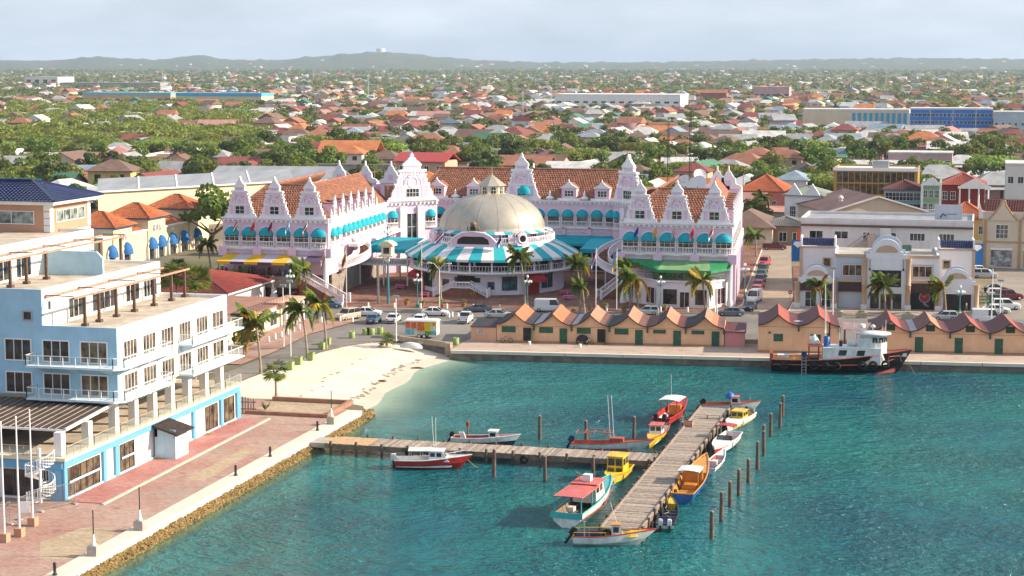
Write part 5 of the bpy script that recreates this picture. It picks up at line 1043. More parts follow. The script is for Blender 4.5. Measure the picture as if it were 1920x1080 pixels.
WH_ = house_block('white_gable_house', 'white house with steep pointed gables and grey-green roof left of the brown hall', 'house', -46, -36.6, 440, 10, 8.2, WHITE, pm('grey_green_roof', (.30,.34,.28), .7, .15), [(x_, 2.6, 1.4, 3.0, 3, 3) for x_ in (-2.6,1.8)], -.25, flat=False, rh=2)
for s in (-2.3,2.3): MB().ext([(-2.3,8),(2.3,8),(0,11.2)],-.2,.2).build('gable', WHITE, WH_, (s,0,0))
house_block('red_gable_house', 'salmon house with orange tiled roof and curved end gables right of the pink wing', 'house', -62, -50, 478, 12, 6.5, pm('salmon_wall', (.58,.18,.13), .8), pm('bright_orange_tile', (.50,.13,.05)), [(x_, 2.2, 1.1, 1.8, 2, 2) for x_ in (-3.6,0,3.6)], -.15, flat=False, rh=4)
house_block('dark_roof_shed', 'dark roofed low shop behind the side street cars', 'shop', -47.6, -36.5, 402, 12, 4.2, pm('brown_render', (.30,.20,.12), .85), M_FLATR, [(x_, .8, 1.6, 2.0, 2, 1) for x_ in (-3,0,3)], 0, flat=False, rh=1.6)
# ================================================================ left: arcade with orange hipped roofs, yellow warehouse, red-roofed pavilion
M_PALE = pm('pale_yellow_wall', (.66,.57,.36), .85, .05, .3, dirt=.12); M_BAWN = pm('blue_canvas', (.015,.13,.36), .75, .12); M_OTIL = pm('orange_tile', (.50,.15,.055), .75, .35, 1.4, bump=.2); M_BTRIM = pm('blue_trim', (.02,.13,.40), .6)
AB = Vector((-165,350,0)); AR = thing('arcade_building', 'pale yellow arcade with orange hipped roofs and blue domed awnings on the left', 'building', AB)
MB().box(-14,0,-30,20,0,6.0).build('wall', M_PALE, AR); MB().box(-14.2,.15,-30,20,5.9,6.2).build('parapet', WHITE, AR)
for y0, y1, h in ((-10.5,-2.5,8.2),(9.5,17.5,8.6),(-26,-18,7.6)):
    MB().box(-9,.3,y0,y1,0,h).build('pavilion', M_PALE, AR); MB().box(-9.6,.9,y0-.6,y1+.6,h,h+.25).build('blue_eave', M_BTRIM, AR); hip(AR, 'hipped_roof', -9.9, 1.2, y0-.9, y1+.9, h+.25, 2.7, M_OTIL)
    for k in (-1,0,1):
        P_ = arch_pts(.8, 1.0)+[(-.4,0),(.4,0)]; o = MB().ext(P_, -.06, 0).build('arched_window', glass('mauve_glass', (.22,.18,.22), .2), AR, (.32,(y0+y1)/2+k*1.35,h-2.6), pi/2); m = MB(); m.tube([(p[0]*1.15,-.06,p[1]) for p in arch_pts(.85,1.0)],.09,5); m.build('arch_trim', WHITE, o)
for y0, y1 in ((-2.0,9.0),(-17.5,-11)): 
    m = MB(); tile_plane(m, (-.6,y0,6.2),(-.6,y1,6.2),(-4.5,y1,7.6),(-4.5,y0,7.6)); m.build('low_roof', M_OTIL, AR)
for y in (-27,-20.5,-9.2,-4.8,.6,6.2,12.8):
    awning(AR, .36, y, 2.3, 3.0, 2.3, 1.3, M_BAWN, pi/2); MB().box(-.02,.33,y-1.3,y+1.3,0,2.3).build('shop_opening', GLASS, AR); P_ = arch_pts(3.4,2.3); m = MB(); m.tube([(.34,y+p[0],p[1]) for p in P_],.13,5); m.build('arch_trim', WHITE, AR)
    for s in (-1.7,1.7): MB().box(.1,.55,y+s-.15,y+s+.15,0,2.4).build('column', WHITE, AR)
T = thing('warehouse', 'big pale yellow warehouse with a broad grey metal roof behind the arcade', 'warehouse', (-202.5,391,0), radians(59)); L_ = 58
q_ = Vector((16.6,24.7)); h_ = q_*.5
MB().prism([(0,0),(L_,0),(L_+q_.x,q_.y),(q_.x,q_.y)],0,9.7).build('wall', pm('warehouse_yellow', (.66,.57,.39), .85, .05, .2, dirt=.12), T)
MB().sheet([(-.5,-.6,9.75),(L_,-.6,9.75),(L_+h_.x,h_.y,11.9),(h_.x-.5,h_.y,11.9)],.15).sheet([(h_.x-.5,h_.y,11.9),(L_+h_.x,h_.y,11.9),(L_+q_.x,q_.y+.6,9.75),(q_.x-.5,q_.y+.6,9.75)],.15).build('roof', M_GRYT, T)
for k in range(1,5): MB().bar((k*11,-.5,9.85),(k*11+h_.x,h_.y,12.0),.4,.1).build('roof_seam', WHITE, T)
MB().bar((-.5,-.65,9.7),(L_,-.65,9.7),.25,.35).build('gutter', WHITE, T)
T = thing('red_roof_pavilion', 'low pavilion with dark red tiled roof and white eaves behind the blue building', 'pavilion', (-126,268,0))
MB().box(-10,9.5,0,16,0,3.3).build('wall', WHITE, T); hip(T, 'roof', -14, 11.2, -3.5, 17.5, 3.7, 2.6, pm('dark_red_tile', (.26,.05,.035), .7, .25, 1.2), pitch=.45); MB().box(-14,11.2,-3.5,17.5,3.45,3.7).build('eave', WHITE, T)
for x in (-8,-4,0,4,8.6): win(T, x, 0, .4, 2.6, 2.4, 2, 1)
MB().box(7.2,11.0,-3.56,-3.5,3.0,3.42).build('red_sign', pm('sign_red', (.5,.02,.02), .5), T)
for x in (-10,-2,5,10.4): MB().bar((x,-3,0),(x,-3,3.5),.22).build('post', WHITE, T)
T = thing('terrace_building', 'low cream building with a railed roof terrace between the blue building and the road', 'building', (-112,240,0))
MB().box(-12,9.0,-6,24,0,3.3).build('wall', M_CRM, T); MB().box(-12,9.2,-6.2,24.2,3.3,3.5).build('terrace', pm('terracotta_floor', (.34,.17,.12), .85, .2), T)
m = MB(); pts = [(8.9,-6+k*.6,3.5+.15*sin(k*.5)) for k in range(51)]
for p in pts: m.bar(p, (p[0],p[1],4.5), .035)
m.tube([(p[0],p[1],4.5) for p in pts], .04, 5, False); m.build('railing', DARK, T)
for y in (4,9,14,19): win(T, 9.0, y, .6, 2.6, 2.1, 2, 1, WHITE, GLASS, pi/2)
for y in (17,19.6,22.2,24): MB().lathe([(.32,0),(.28,3.3)],10).build('column', WHITE, T, (9.9,y,0))
MB().box(7,10.6,15.6,24.6,3.5,3.8).build('porch_roof', M_SALM, T)
# ================================================================ timber piers
SEA = -1.2
WOODS = [pm('pier_plank_%d' % i, c, .9, .3, 2.5, bump=.4, bscale=12, dirt=.35) for i, c in enumerate(((.40,.32,.25),(.34,.27,.22),(.46,.38,.30),(.28,.22,.18)))]
M_WARM = pm('fresh_plank', (.50,.33,.18), .9, .2, 2, bump=.3); M_BEAM = pm('pier_beam', (.22,.155,.11), .9, .35, 1.5, bump=.4, dirt=.5); M_PILE = pm('pile_wood', (.13,.095,.075), .95, .4, 2.5, bump=.5, dirt=.5); M_TYRE = pm('black_rubber', (.012,.012,.013), .8, .3, 4)
RP = random.Random(21)
def plank_mesh(l, w, t=.06): return MB().box(-w/2,w/2,-l/2,l/2,-t,0).mesh('plank')
def pier(label, x0, x1, y0, y1, along):
    T = thing('wooden_pier', label, 'pier', ((x0+x1)/2,(y0+y1)/2,-.02)); pw = .225; cx, cy = (x0+x1)/2, (y0+y1)/2
    n = int(((y1-y0) if along == 'y' else (x1-x0))/pw); l = (x1-x0) if along == 'y' else (y1-y0)
    ms = [plank_mesh(l+RP.uniform(-.08,.10), pw-.025) for _ in range(5)]
    for i in range(n):
        s = (i+.5)*pw; rz = (pi/2 if along == 'y' else 0)+RP.gauss(0,.006); off = RP.uniform(-.05,.05)
        loc = (off, y0-cy+s, RP.uniform(-.012,.012)) if along == 'y' else (x0-cx+s, off, RP.uniform(-.012,.012))
        mt = RP.choice(WOODS) if not (along == 'x' and i < 22) else M_WARM
        link('plank', RP.choice(ms), mt, T, loc, rz)
    return T, cx, cy
T, cx, cy = pier('long weathered timber pier with boats moored along both sides', -31.05, -27.45, 150.6, 208.2, 'y')
for sx in (-1,1):
    MB().box(sx*1.68-.12,sx*1.68+.12,-28.8,28.8,-.5,-.07).build('edge_beam', M_BEAM, T); MB().box(sx*1.72-.09,sx*1.72+.09,-28.8,28.8,.01,.13).build('toe_rail', WOODS[1], T)
    for k in range(20):
        y = -28.4+k*3; MB().tube([(sx*1.86,y,-4),(sx*1.86,y,.25+.2*RP.random())], .15, 8).build('support_pile', M_PILE, T)
for k in range(9):
    y = -27.5+k*2.5; m = MB(); torus(m, (0,0,0), .34, .14, 14, 6); m.xf(Matrix.Rotation(pi/2,4,'Z')).build('tyre_fender', M_TYRE, T, (2.1,y,-.55))
for k in range(3): m = MB(); torus(m, (0,0,0), .36, .15, 14, 6); m.build('tyre_fender', M_TYRE, T, (-1.1+k*.9,-28.95,-.5))
MB().box(-1.75,1.75,-29.0,-28.8,-.6,-.08).build('end_beam', M_BEAM, T)
bnch = thing('pier_bench', 'small low wooden bench near the far end of the long pier', 'bench', (-28.5,201.4,0)); MB().box(-.9,.9,-.25,.25,.38,.45).build('seat', WOODS[0], bnch)
for x in (-.7,.7): MB().box(x-.05,x+.05,-.22,.22,0,.38).build('leg', WOODS[1], bnch)
cr_ = thing('crate', 'rusty open crate on the left edge of the long pier', 'crate', (-30.7,196.6,0)); MB().box(-.6,.6,-.5,.5,0,.08).box(-.6,.6,-.5,-.44,.08,.5).box(-.6,.6,.44,.5,.08,.5).box(-.6,-.54,-.44,.44,.08,.5).box(.54,.6,-.44,.44,.08,.5).build('box', M_RUST, cr_)
T, cx, cy = pier('weathered timber walkway from the sea wall out to the long pier', -66.6, -31.1, 177.9, 181.6, 'x')
for sy in (-1,1):
    MB().box(-17.7,17.7,sy*1.75-.12,sy*1.75+.12,-.55,-.07).build('edge_beam', M_BEAM, T)
    for k in range(13): MB().tube([(-17+k*2.85,sy*1.92,-4),(-17+k*2.85,sy*1.92,.2+.15*RP.random())], .15, 8).build('support_pile', M_PILE, T)
MB().box(-19.9,-17.75,-1.5,1.5,-.6,-.1).build('landing_block', CONC, T)
for x in (-6.5,-2,-8.2,4.2): m = MB(); torus(m, (0,0,0), .34, .13, 14, 6); m.build('tyre_fender', M_TYRE, T, (x,-2.2,-.5))
piles = [((1334,1010),945+20),((1352,978),935),((1369,950),908),((1385,930),887),((1403,905),860),((1420,880),842),((1432,855),822),((1431,838),802),((1445,818),782),((1462,802),767),((1467,780),742),((1012,825),790),((926,895),858),((1022,903),863),((1112,905),865),((1099,830),795),((1188,828),800)]
nm = ['nearest the camera','second','third','fourth','fifth','sixth','seventh','eighth','ninth','tenth','farthest']
mids = ['lone dark mooring pile behind the walkway left of the red open boat','mooring pile in front of the walkway right of the red and white cruiser','mooring pile in front of the walkway, middle of three','mooring pile in front of the walkway beside the yellow cabin boat','mooring pile standing behind the stern of the long red boat','mooring pile behind the walkway near the small yellow boat bow']
for i, ((px, py), top) in enumerate(piles):
    p = gp(px, py, SEA); h = 2.6 + RP.uniform(-.15,.35); lean = RP.uniform(-.05,.05)
    lab = ('mooring pile right of the long pier, %s in the row' % ('nearest the camera' if i == 0 else 'farthest' if i == 10 else nm[i]+' from the camera')) if i < 11 else mids[i-11]
    T = thing('mooring_pile', lab, 'pile', (p.x,p.y,SEA), 0, 'mooring piles around the piers')
    MB().tube([(0,0,-3),(lean*.3,0,.6),(lean,0,h-.1)], [.2,.2,.17], 9).build('shaft', M_PILE, T); MB().tube([(lean,0,h-.1),(lean,0,h)], [.18,.12], 9).build('cap', WOODS[3], T)
# ================================================================ boats
def pc(n, c, r=.45): return pm('boat_'+n, c, r, .22, 1.1, spec=.45, dirt=.28)
C_WHT, C_RED, C_BLU, C_YEL = pc('white', (.72,.71,.68)), pc('red', (.45,.025,.022)), pc('blue', (.01,.10,.36)), pc('yellow', (.70,.46,.02))
C_ORG, C_TEA, C_PNK, C_BLK = pc('orange', (.62,.26,.04)), pc('teal', (.06,.42,.42)), pc('faded_red', (.56,.13,.11), .6), pc('black', (.012,.012,.014))
C_RST, C_NVY, C_GRN, C_PAL = pc('rust_red', (.38,.07,.04), .6), pc('navy', (.015,.03,.10)), pc('green', (.03,.22,.16)), pc('pale_canvas', (.68,.68,.66), .7)
ROPE = pm('rope', (.50,.36,.12), .9, .2, 6)
def hull(T, L, B, H, draft=.35, rise=.5, rake=.6, stern=.85, top=None, bottom=None, inside=None, trim=None, band=.45, deck=None, decks=.68, floor=.25):
    n = 22; st = []
    for i in range(n+1):
        t_ = i/n; b = B/2*(stern+(1-stern)*min(1,t_/.35)) if t_ < .35 else B/2*max(0,1-((t_-.35)/.65)**2.3)**.75
        st.append((t_, max(b,.02), H+rise*t_**2.6))
    def pt(i, k, inset=0):
        t_, b, s = st[i]; b = max(b-inset,.01)
        w, z = [(0,-draft*(1-max(0,t_-.75)*2.2)),(.62,-draft*.45),(.86,H*band-.0),(1.0,s)][k]
        if k == 1: z = z*(1-t_*.4)
        if k == 2: z = H*band + (s-H)*.6
        x = L*(t_-.5) + rake*(t_**5)*(z/H if z > 0 else z*.8)
        return x, b*w, z
    def skin(k0, k1, nm_, mt):
        m = MB()
        for sg in (-1,1):
            A = [(pt(i,k0)[0],sg*pt(i,k0)[1],pt(i,k0)[2]) for i in range(n+1)]; C_ = [(pt(i,k1)[0],sg*pt(i,k1)[1],pt(i,k1)[2]) for i in range(n+1)]
            m.strip(A, C_, True) if sg > 0 else m.strip(C_, A, True)
        a, c_ = pt(0,k0), pt(0,k1); m.add([(a[0],-a[1],a[2]),(a[0],a[1],a[2]),(c_[0],c_[1],c_[2]),(c_[0],-c_[1],c_[2])],[(0,1,2,3)])
        return m.build(nm_, mt, T)
    m = MB()
    skin(2, 3, 'hull', top); skin(0, 2, 'lower_hull', bottom)
    fz = H*floor
    inn = MB(); fx = lambda i: L*(st[i][0]-.5)+rake*st[i][0]**5*(fz/H)*.9+(.1 if i == 0 else 0)
    for sg in (-1,1):
        A = [(pt(i,3,.1)[0],sg*pt(i,3,.1)[1],pt(i,3)[2]) for i in range(n+1)]; F = [(fx(i),sg*pt(i,3,.16)[1]*.86,fz) for i in range(n-2)]
        inn.strip(A[:n-2], F)
    F1 = [(fx(i),-pt(i,3,.16)[1]*.86,fz) for i in range(n-2)]; F2 = [(p[0],-p[1],p[2]) for p in F1]; inn.strip(F1, F2)
    a = pt(0,3,.1); inn.add([(a[0]+.08,-a[1],st[0][2]),(a[0]+.08,a[1],st[0][2]),(a[0]+.1,a[1]*.92,fz),(a[0]+.1,-a[1]*.92,fz)],[(0,1,2,3)]); inn.build('interior', inside, T)
    gm = MB()
    for sg in (-1,1):
        gm.tube([(pt(i,3)[0],sg*(pt(i,3)[1]-.04),pt(i,3)[2]+.01) for i in range(n+1)], .065, 5)
    a = pt(0,3); gm.bar((a[0]+.03,-a[1],a[2]),(a[0]+.03,a[1],a[2]),.12,.1); gm.build('gunwale', trim, T)
    if deck:
        i0 = int(n*decks); dm = MB(); A = [(pt(i,3,.04)[0],-pt(i,3,.04)[1],pt(i,3)[2]-.03) for i in range(i0,n+1)]; dm.strip(A, [(p[0],-p[1],p[2]) for p in A]); q = A[0]; dm.add([(q[0],q[1],q[2]),(q[0],-q[1],q[2]),(q[0],-q[1]*.9,fz),(q[0],q[1]*.9,fz)],[(0,1,2,3)]); dm.build('foredeck', deck, T)
    return fz
def outboard(T, x, y, z, col, s=1.0, tilt=0):
    m = MB().box(-.32*s,.12*s,-.17*s,.17*s,.1*s,.5*s).box(-.26*s,.06*s,-.14*s,.14*s,.5*s,.6*s); M_ = Matrix.Translation((x,y,z)) @ Matrix.Rotation(tilt,4,'Y'); o = m.xf(M_).build('outboard_motor', col, T)
    MB().box(-.16*s,.0,-.06*s,.06*s,-.6*s,.1*s).box(-.3*s,.02,-.1*s,.1*s,-.35*s,-.31*s).lathe([(.0,-.62*s),(.09*s,-.6*s),(.06*s,-.5*s)],6,(-.12*s,0,0)).xf(M_).build('motor_leg', C_BLK, o)
def rope(T, pts): MB().tube(pts, .025, 4).build('mooring_rope', ROPE, T)
def boat(label, a, b, B, H, **k):
    p = gp(*a, SEA); q = gp(*b, SEA); d = q-p; T = thing('boat', label, 'boat', ((p+q)/2), atan2(d.y,d.x)); L = d.length*k.pop('lf',1.0)
    fz = hull(T, L, B, H, **k); return T, L, fz
def cabin(T, x0, x1, w, z0, h, wall, roof, over=.15, slope=.25, nwin=2, front=True, roofn='cabin_roof', gm=None):
    """wheelhouse: tapered box with raked front, roof, panes on the sides and front"""
    gm = gm or GLASS
    b = MB(); P = [(x0,z0),(x1,z0),(x1-slope,z0+h),(x0+.05,z0+h)]; n = 4
    vs = [(x,-w/2*(1 if z == z0 else .92),z) for x,z in P]+[(x,w/2*(1 if z == z0 else .92),z) for x,z in P]; b.add(vs,[(0,1,2,3),(7,6,5,4),(0,4,5,1),(1,5,6,2),(2,6,7,3),(3,7,4,0)]); o = b.build('cabin', wall, T)
    MB().box(x0-over,x1-slope+over*1.6,-w/2*.92-over,w/2*.92+over,z0+h,z0+h+.07).build(roofn, roof, T)
    L = x1-x0-slope
    for sg in (-1,1):
        for i in range(nwin):
            xa = x0+.15+(L-.1)*i/nwin; xb = xa+(L-.1)/nwin-.16; y0 = sg*(w/2*.955+.012); y1 = sg*(w/2*.93+.012); za, zb = z0+h*.5, z0+h*.88
            MB().add([(xa,y0,za),(xb,y0,za),(xb,y1,zb),(xa,y1,zb)],[(0,1,2,3)]).build('side_window', gm, o)
    if front:
        for sg in (-1,1):
            f = lambda t_: x1-slope*t_+.015
            MB().add([(f(.5),sg*.06,z0+h*.5),(f(.5),sg*w*.42,z0+h*.5),(f(.9),sg*w*.40,z0+h*.9),(f(.9),sg*.06,z0+h*.9)],[(0,1,2,3)]).build('windscreen', gm, o)
    return o
def posts(T, xs, ys, z0, z1, mat, w=.06):
    for x in xs:
        for y in ys: MB().bar((x,y,z0),(x,y,z1),w).build('post', mat, T)
def canopy_b(T, x0, x1, w, z, mat, name='canopy', arch=.12):
    m = MB(); A = [[(x, w/2*s, z+arch*(1-s*s)) for s in (-1,-.5,0,.5,1)] for x in (x0,x1)]; m.strip(A[0],A[1],True); m.strip([(p[0],p[1],p[2]-.05) for p in A[1]],[(p[0],p[1],p[2]-.05) for p in A[0]],True); m.box(x0,x1,-w/2-.02,-w/2+.02,z-.08,z+.01).box(x0,x1,w/2-.02,w/2+.02,z-.08,z+.01); return m.build(name, mat, T)
# 1 red cruiser
T, L, f = boat('red hulled cruiser with white cabin and white sun canopy in front of the walkway', (742,877), (862,879), 2.4, .95, rise=.55, rake=.8, top=C_RED, bottom=C_RED, inside=C_WHT, trim=C_WHT, deck=C_WHT, decks=.52)
cabin(T, .2, 2.3, 1.7, .85, 1.05, C_WHT, C_WHT, .1, .7); canopy_b(T, -1.9, .6, 1.9, 2.0, C_WHT); posts(T, (-1.8,-.6), (-.85,.85), .9, 2.0, C_WHT, .05); outboard(T, -L/2-.1, 0, .7, C_WHT, 1.3); m = MB()
for sg in (-1,1): m.tube([(L/2-1.6,sg*.8,1.15),(L/2-1.4,sg*.75,1.7),(L/2+.5,sg*.12,1.95)],.03,5).bar((L/2-.5,sg*.42,1.2),(L/2-.5,sg*.42,1.85),.04)
m.build('bow_rail', C_WHT, T); MB().tube([(.6,.5,1.95),(.4,.5,5.3)],.025,4).build('antenna', C_WHT, T); MB().tube([(.9,-.4,1.95),(.9,-.4,5.4)],.025,4).build('antenna', C_WHT, T); rope(T, [(L/2+.5,0,1.3),(L/2+1.4,.3,.3),(L/2+1.9,.5,0)])
# 2 white open boat behind walkway
T, L, f = boat('white open boat with red inside and small white wheelhouse behind the walkway', (848,832), (960,836), 2.0, .8, rise=.5, top=C_WHT, bottom=C_NVY, inside=C_RED, trim=C_WHT, deck=C_RED, decks=.72)
cabin(T, .8, 2.0, 1.2, .5, 1.1, C_WHT, C_WHT, .08, .3, 1); outboard(T, -L/2-.1, 0, .7, C_BLK, 1.1, .5); MB().bar((-1.6,0,.3),(-1.6,0,2.0),.09).box(-1.75,-1.45,-.14,.14,2.0,2.5).build('pole_lamp', C_RED, T); MB().box(-1.2,.6,-.7,.7,.3,.55).build('net_heap', pc('net_blue', (.02,.05,.14), .9), T)
for k in range(3): MB().tube([(-2.3+k*.22,.3,.5),(-2.6+k*.22,.3,1.3)],.1,6).build('fender', C_WHT, T)
# 3 long red boat
T, L, f = boat('long rust red open boat with pale pink frame and orange console behind the walkway', (1073,843), (1200,848), 2.1, .85, rise=.6, rake=.9, top=C_WHT, bottom=C_WHT, inside=C_RST, trim=C_RST, deck=C_RST, decks=.6)
MB().box(.5,1.9,-.55,.55,.5,1.5).build('console', C_RST, T); m = MB()
for sg in (-1,1):
    m.tube([(-3.1,sg*.8,1.9),(-1.2,sg*.8,2.2),(.8,sg*.7,2.1)],.05,5)
    for x in (-1.8,.1): m.bar((x,sg*.8,.7),(x,sg*.8,2.15),.06)
for x in (-3.1,-2.2,-1.2,-.2,.7): m.bar((x,-.8,2.05),(x,.8,2.05),.05)
m.build('frame', C_PNK, T); outboard(T, -L/2-.15, 0, .75, C_NVY, 1.4, .45)
for x in (.4,.8): MB().tube([(x,.3,1.4),(x-.3,.3,6.0)],.025,4).build('antenna', C_WHT, T)
# 4 small yellow cabin boat, bow to the camera
T, L, f = boat('small yellow boat with orange cabin roof, bow toward the camera, left of the pier', (1241,812), (1221,838), 1.9, .8, lf=1.25, rise=.4, top=C_YEL, bottom=C_YEL, inside=C_WHT, trim=C_RED, deck=C_YEL, decks=.62)
cabin(T, -.9, 1.1, 1.4, .65, 1.1, C_WHT, C_PNK, .12, .3, 2); MB().bar((-.4,0,1.8),(-.4,0,2.5),.04).build('antenna', C_RED, T)
# 5 red boat with white canopy
T, L, f = boat('red and white boat with white canopy and two black outboards left of the far pier', (1240,800), (1281,772), 2.5, 1.0, lf=1.05, rise=.6, top=C_RED, bottom=C_WHT, inside=C_RED, trim=C_RED, deck=C_RED, decks=.72, band=.6)
canopy_b(T, -1.8, 1.5, 2.3, 2.5, C_PAL); posts(T, (-1.6,1.2), (-.95,.95), .9, 2.5, C_RED, .09); MB().box(.9,1.4,-.7,.7,.3,1.5).build('console', C_ORG, T)
for sg in (-.5,.5): outboard(T, -L/2-.15, sg, .8, C_BLK, 1.3)
MB().tube([(1.6,.6,2.5),(1.4,.6,5.0)],.02,4).build('antenna', C_WHT, T)
# 6 far white boat
T, L, f = boat('white open boat with red deck and blue tarp at the far end of the pier', (1318,770), (1412,772), 1.9, .85, rise=.5, top=C_WHT, bottom=C_WHT, inside=C_RST, trim=C_RST, deck=C_RST, decks=.62)
cabin(T, .3, 1.5, 1.2, .6, 1.2, C_WHT, C_PNK, .08, .25, 1); MB().lathe([(.6,1.6),(.5,2.1),(.1,2.4),(0,2.4)],7,(.2,0,0)).build('tarp', C_BLU, T); outboard(T, -L/2-.2, 0, .7, C_BLK, 1.4, .7); MB().bar((2.6,0,1.2),(2.6,0,1.9),.04).build('pole_lamp', C_WHT, T)
# 7 yellow cabin
T, L, f = boat('white boat with yellow cabin and outboards at the far right of the pier', (1403,788), (1368,808), 2.0, .9, lf=1.15, rise=.45, top=C_WHT, bottom=C_WHT, inside=C_YEL, trim=C_WHT, deck=C_WHT, decks=.66)
cabin(T, -1.0, .9, 1.5, .7, 1.05, C_YEL, C_YEL, .1, .15, 2); outboard(T, -L/2-.1, .35, .8, METAL, 1.2, .5); outboard(T, -L/2-.1, -.4, .8, C_BLK, 1.1, .5)
# 8 speedboat
T, L, f = boat('red and white speedboat with red bimini, bow toward the camera, right of the pier', (1372,830), (1346,853), 2.3, 1.0, lf=1.35, rise=.3, top=C_WHT, bottom=C_RED, inside=C_WHT, trim=C_WHT, deck=C_WHT, decks=.55, band=.75)
canopy_b(T, -1.8, -.2, 1.9, 2.4, C_RED); posts(T, (-1.7,-.3), (-.85,.85), 1.0, 2.4, METAL, .04); MB().add([(.5,-.9,1.0),(.5,.9,1.0),(.1,.8,1.5),(.1,-.8,1.5)],[(0,1,2,3)]).build('windscreen', glass('smoke_glass', (.05,.06,.06)), T)
for sg in (-.45,.45): MB().box(-.9,-.3,sg-.25,sg+.25,.3,.75).box(-.95,-.85,sg-.25,sg+.25,.75,1.3).build('seat', C_WHT, T)
# 9 small white dinghy
T, L, f = boat('small white dinghy with red inside tied beside the orange boat bow', (1330,888), (1354,862), 1.6, .6, lf=1.1, rise=.3, top=C_WHT, bottom=C_WHT, inside=C_RST, trim=C_WHT, deck=C_WHT, decks=.8)
for x in (-.9,.2,1.1): MB().box(x-.15,x+.15,-.7,.7,.4,.46).build('thwart', C_WHT, T)
MB().box(-1.6,-1.1,-.4,.4,.2,.9).build('motor_box', C_PAL, T)
# 10 orange and blue boat
T, L, f = boat('blue hulled boat with orange deck and white stern canopy right of the pier', (1280,944), (1318,893), 2.6, 1.05, lf=1.08, rise=.9, rake=.9, top=C_BLU, bottom=C_BLU, inside=C_ORG, trim=C_ORG, deck=C_ORG, decks=.66, floor=.45)
canopy_b(T, -2.9, -.4, 2.1, 2.4, C_PAL); posts(T, (-2.7,-.6), (-.9,.9), 1.0, 2.4, C_ORG, .09); MB().box(-.5,-.2,-1.0,1.0,.5,2.0).build('bulkhead', C_ORG, T); MB().box(-2.2,-1.2,-.6,.6,.5,.95).build('bench', C_ORG, T); rope(T, [(L/2+.2,0,1.9),(L/2+.6,.6,1.6),(L/2-.3,2.2,1.2)])
# 11 dark dinghy
T, L, f = boat('black dinghy with yellow ropes and two white outboards at the near pier end', (1247,996), (1257,952), 2.0, .65, lf=1.05, rise=.35, top=C_WHT, bottom=C_GRN, inside=C_NVY, trim=C_BLK, deck=C_YEL, decks=.8)
for sg in (-.4,.4): outboard(T, -L/2-.05, sg, .55, C_WHT, 1.05)
for x in (-1.0,.3,1.3): MB().box(x-.16,x+.16,-.85,.85,.4,.47).build('thwart', C_NVY, T)
rope(T, [(-1.6,-.3,.6),(-.6,.3,.65),(.3,-.1,.6),(1.2,.3,.7),(L/2,0,1.0),(L/2+.5,.8,.9)])
# 12 white fishing boat
T, L, f = boat('white fishing boat with navy inside and yellow nets in front of the pier end', (1074,1020), (1196,1021), 2.1, .85, rise=.55, rake=1.0, top=C_WHT, bottom=C_WHT, inside=C_NVY, trim=C_RED, deck=C_YEL, decks=.66, band=.3)
cabin(T, .5, 1.6, 1.1, .55, 1.25, C_WHT, C_ORG, .05, .35, 1); MB().lathe([(.9,.85),(.7,1.05),(.3,1.15),(0,1.2)],8,(2.1,0,0)).build('net_heap', pm('yellow_net', (.55,.36,.03), .95, .35, 4, bump=.6), T); outboard(T, -L/2-.1, 0, .7, C_BLK, 1.35, .6); m = MB()
for sg in (-1,1): m.tube([(-2.7,sg*.85,1.25),(0,sg*.95,1.25)],.03,4)
for x in (-2.7,-1.4,0):
    for sg in (-1,1): m.bar((x,sg*.88,.8),(x,sg*.88,1.25),.04)
m.build('hand_rail', C_YEL, T); MB().tube([(1.0,.2,1.8),(.4,.2,3.7)],.02,4).build('antenna', C_WHT, T); MB().bar((-1.8,.4,.3),(-1.8,.4,1.9),.12).build('pole_lamp', C_WHT, T)
# 13 big cabin cruiser
T, L, f = boat('big white cruiser with pink roof and teal trim, left of the near pier', (1062,990), (1138,932), 3.0, 1.3, lf=1.0, rise=.65, rake=.8, top=C_WHT, bottom=C_WHT, inside=pc('deck_tan', (.20,.14,.09), .8), trim=C_TEA, deck=C_TEA, decks=.62, floor=.35, stern=.95)
MB().box(-L/2-.06,-L/2+.02,-1.5,1.5,.85,1.4).build('transom_band', C_TEA, T); cabin(T, -.9, 1.9, 2.3, 1.1, 1.75, C_WHT, C_PNK, .25, .6, 2, gm=GLASSW); canopy_b(T, -L/2+.3, -.7, 2.7, 2.75, C_PNK, 'awning_roof', .05); posts(T, (-L/2+.4,-2.6,-1.6), (-1.25,1.25), 1.2, 2.75, C_TEA, .08)
MB().box(1.3,2.9,-.8,.8,1.3,1.95).box(1.3,2.7,-.82,.82,1.95,2.0).build('forward_trunk', C_PNK, T); MB().box(-.3,.5,-.35,.4,2.95,3.55).build('roof_box', C_WHT, T); MB().bar((0,.8,2.9),(0,.8,3.7),.04).build('antenna', C_RED, T)
for sg in (-1,1): MB().tube([(-L/2,sg*1.42,.75),(0,sg*1.66,.8),(L/2-1.2,sg*.9,1.25)],.04,4).build('red_line', C_RED, T)
MB().box(-L/2+.5,-L/2+1.6,-.6,.6,.5,.75).build('seat', C_PAL, T); MB().box(-2.4,-1.6,.6,1.2,.5,.9).build('seat', C_PAL, T)
# 14 yellow cabin boat left of the pier
T, L, f = boat('white boat with tall bright yellow cabin left of the pier crossing', (1169,890), (1145,910), 2.1, .9, lf=1.35, rise=.5, top=C_YEL, bottom=C_WHT, inside=C_YEL, trim=C_YEL, deck=C_YEL, decks=.62, band=.72)
cabin(T, -1.3, .9, 1.7, .75, 1.75, C_YEL, C_YEL, .1, .1, 2)
for sg in (-1,1): MB().add([(.92,sg*.1,1.0),(.92,sg*.72,1.0),(.905,sg*.72,1.4),(.905,sg*.1,1.4)],[(0,1,2,3)]).build('front_pane', GLASS, T)
rope(T, [(L/2,0,1.2),(L/2+1.0,-1.6,.9),(L/2+1.2,-3.0,1.6)])
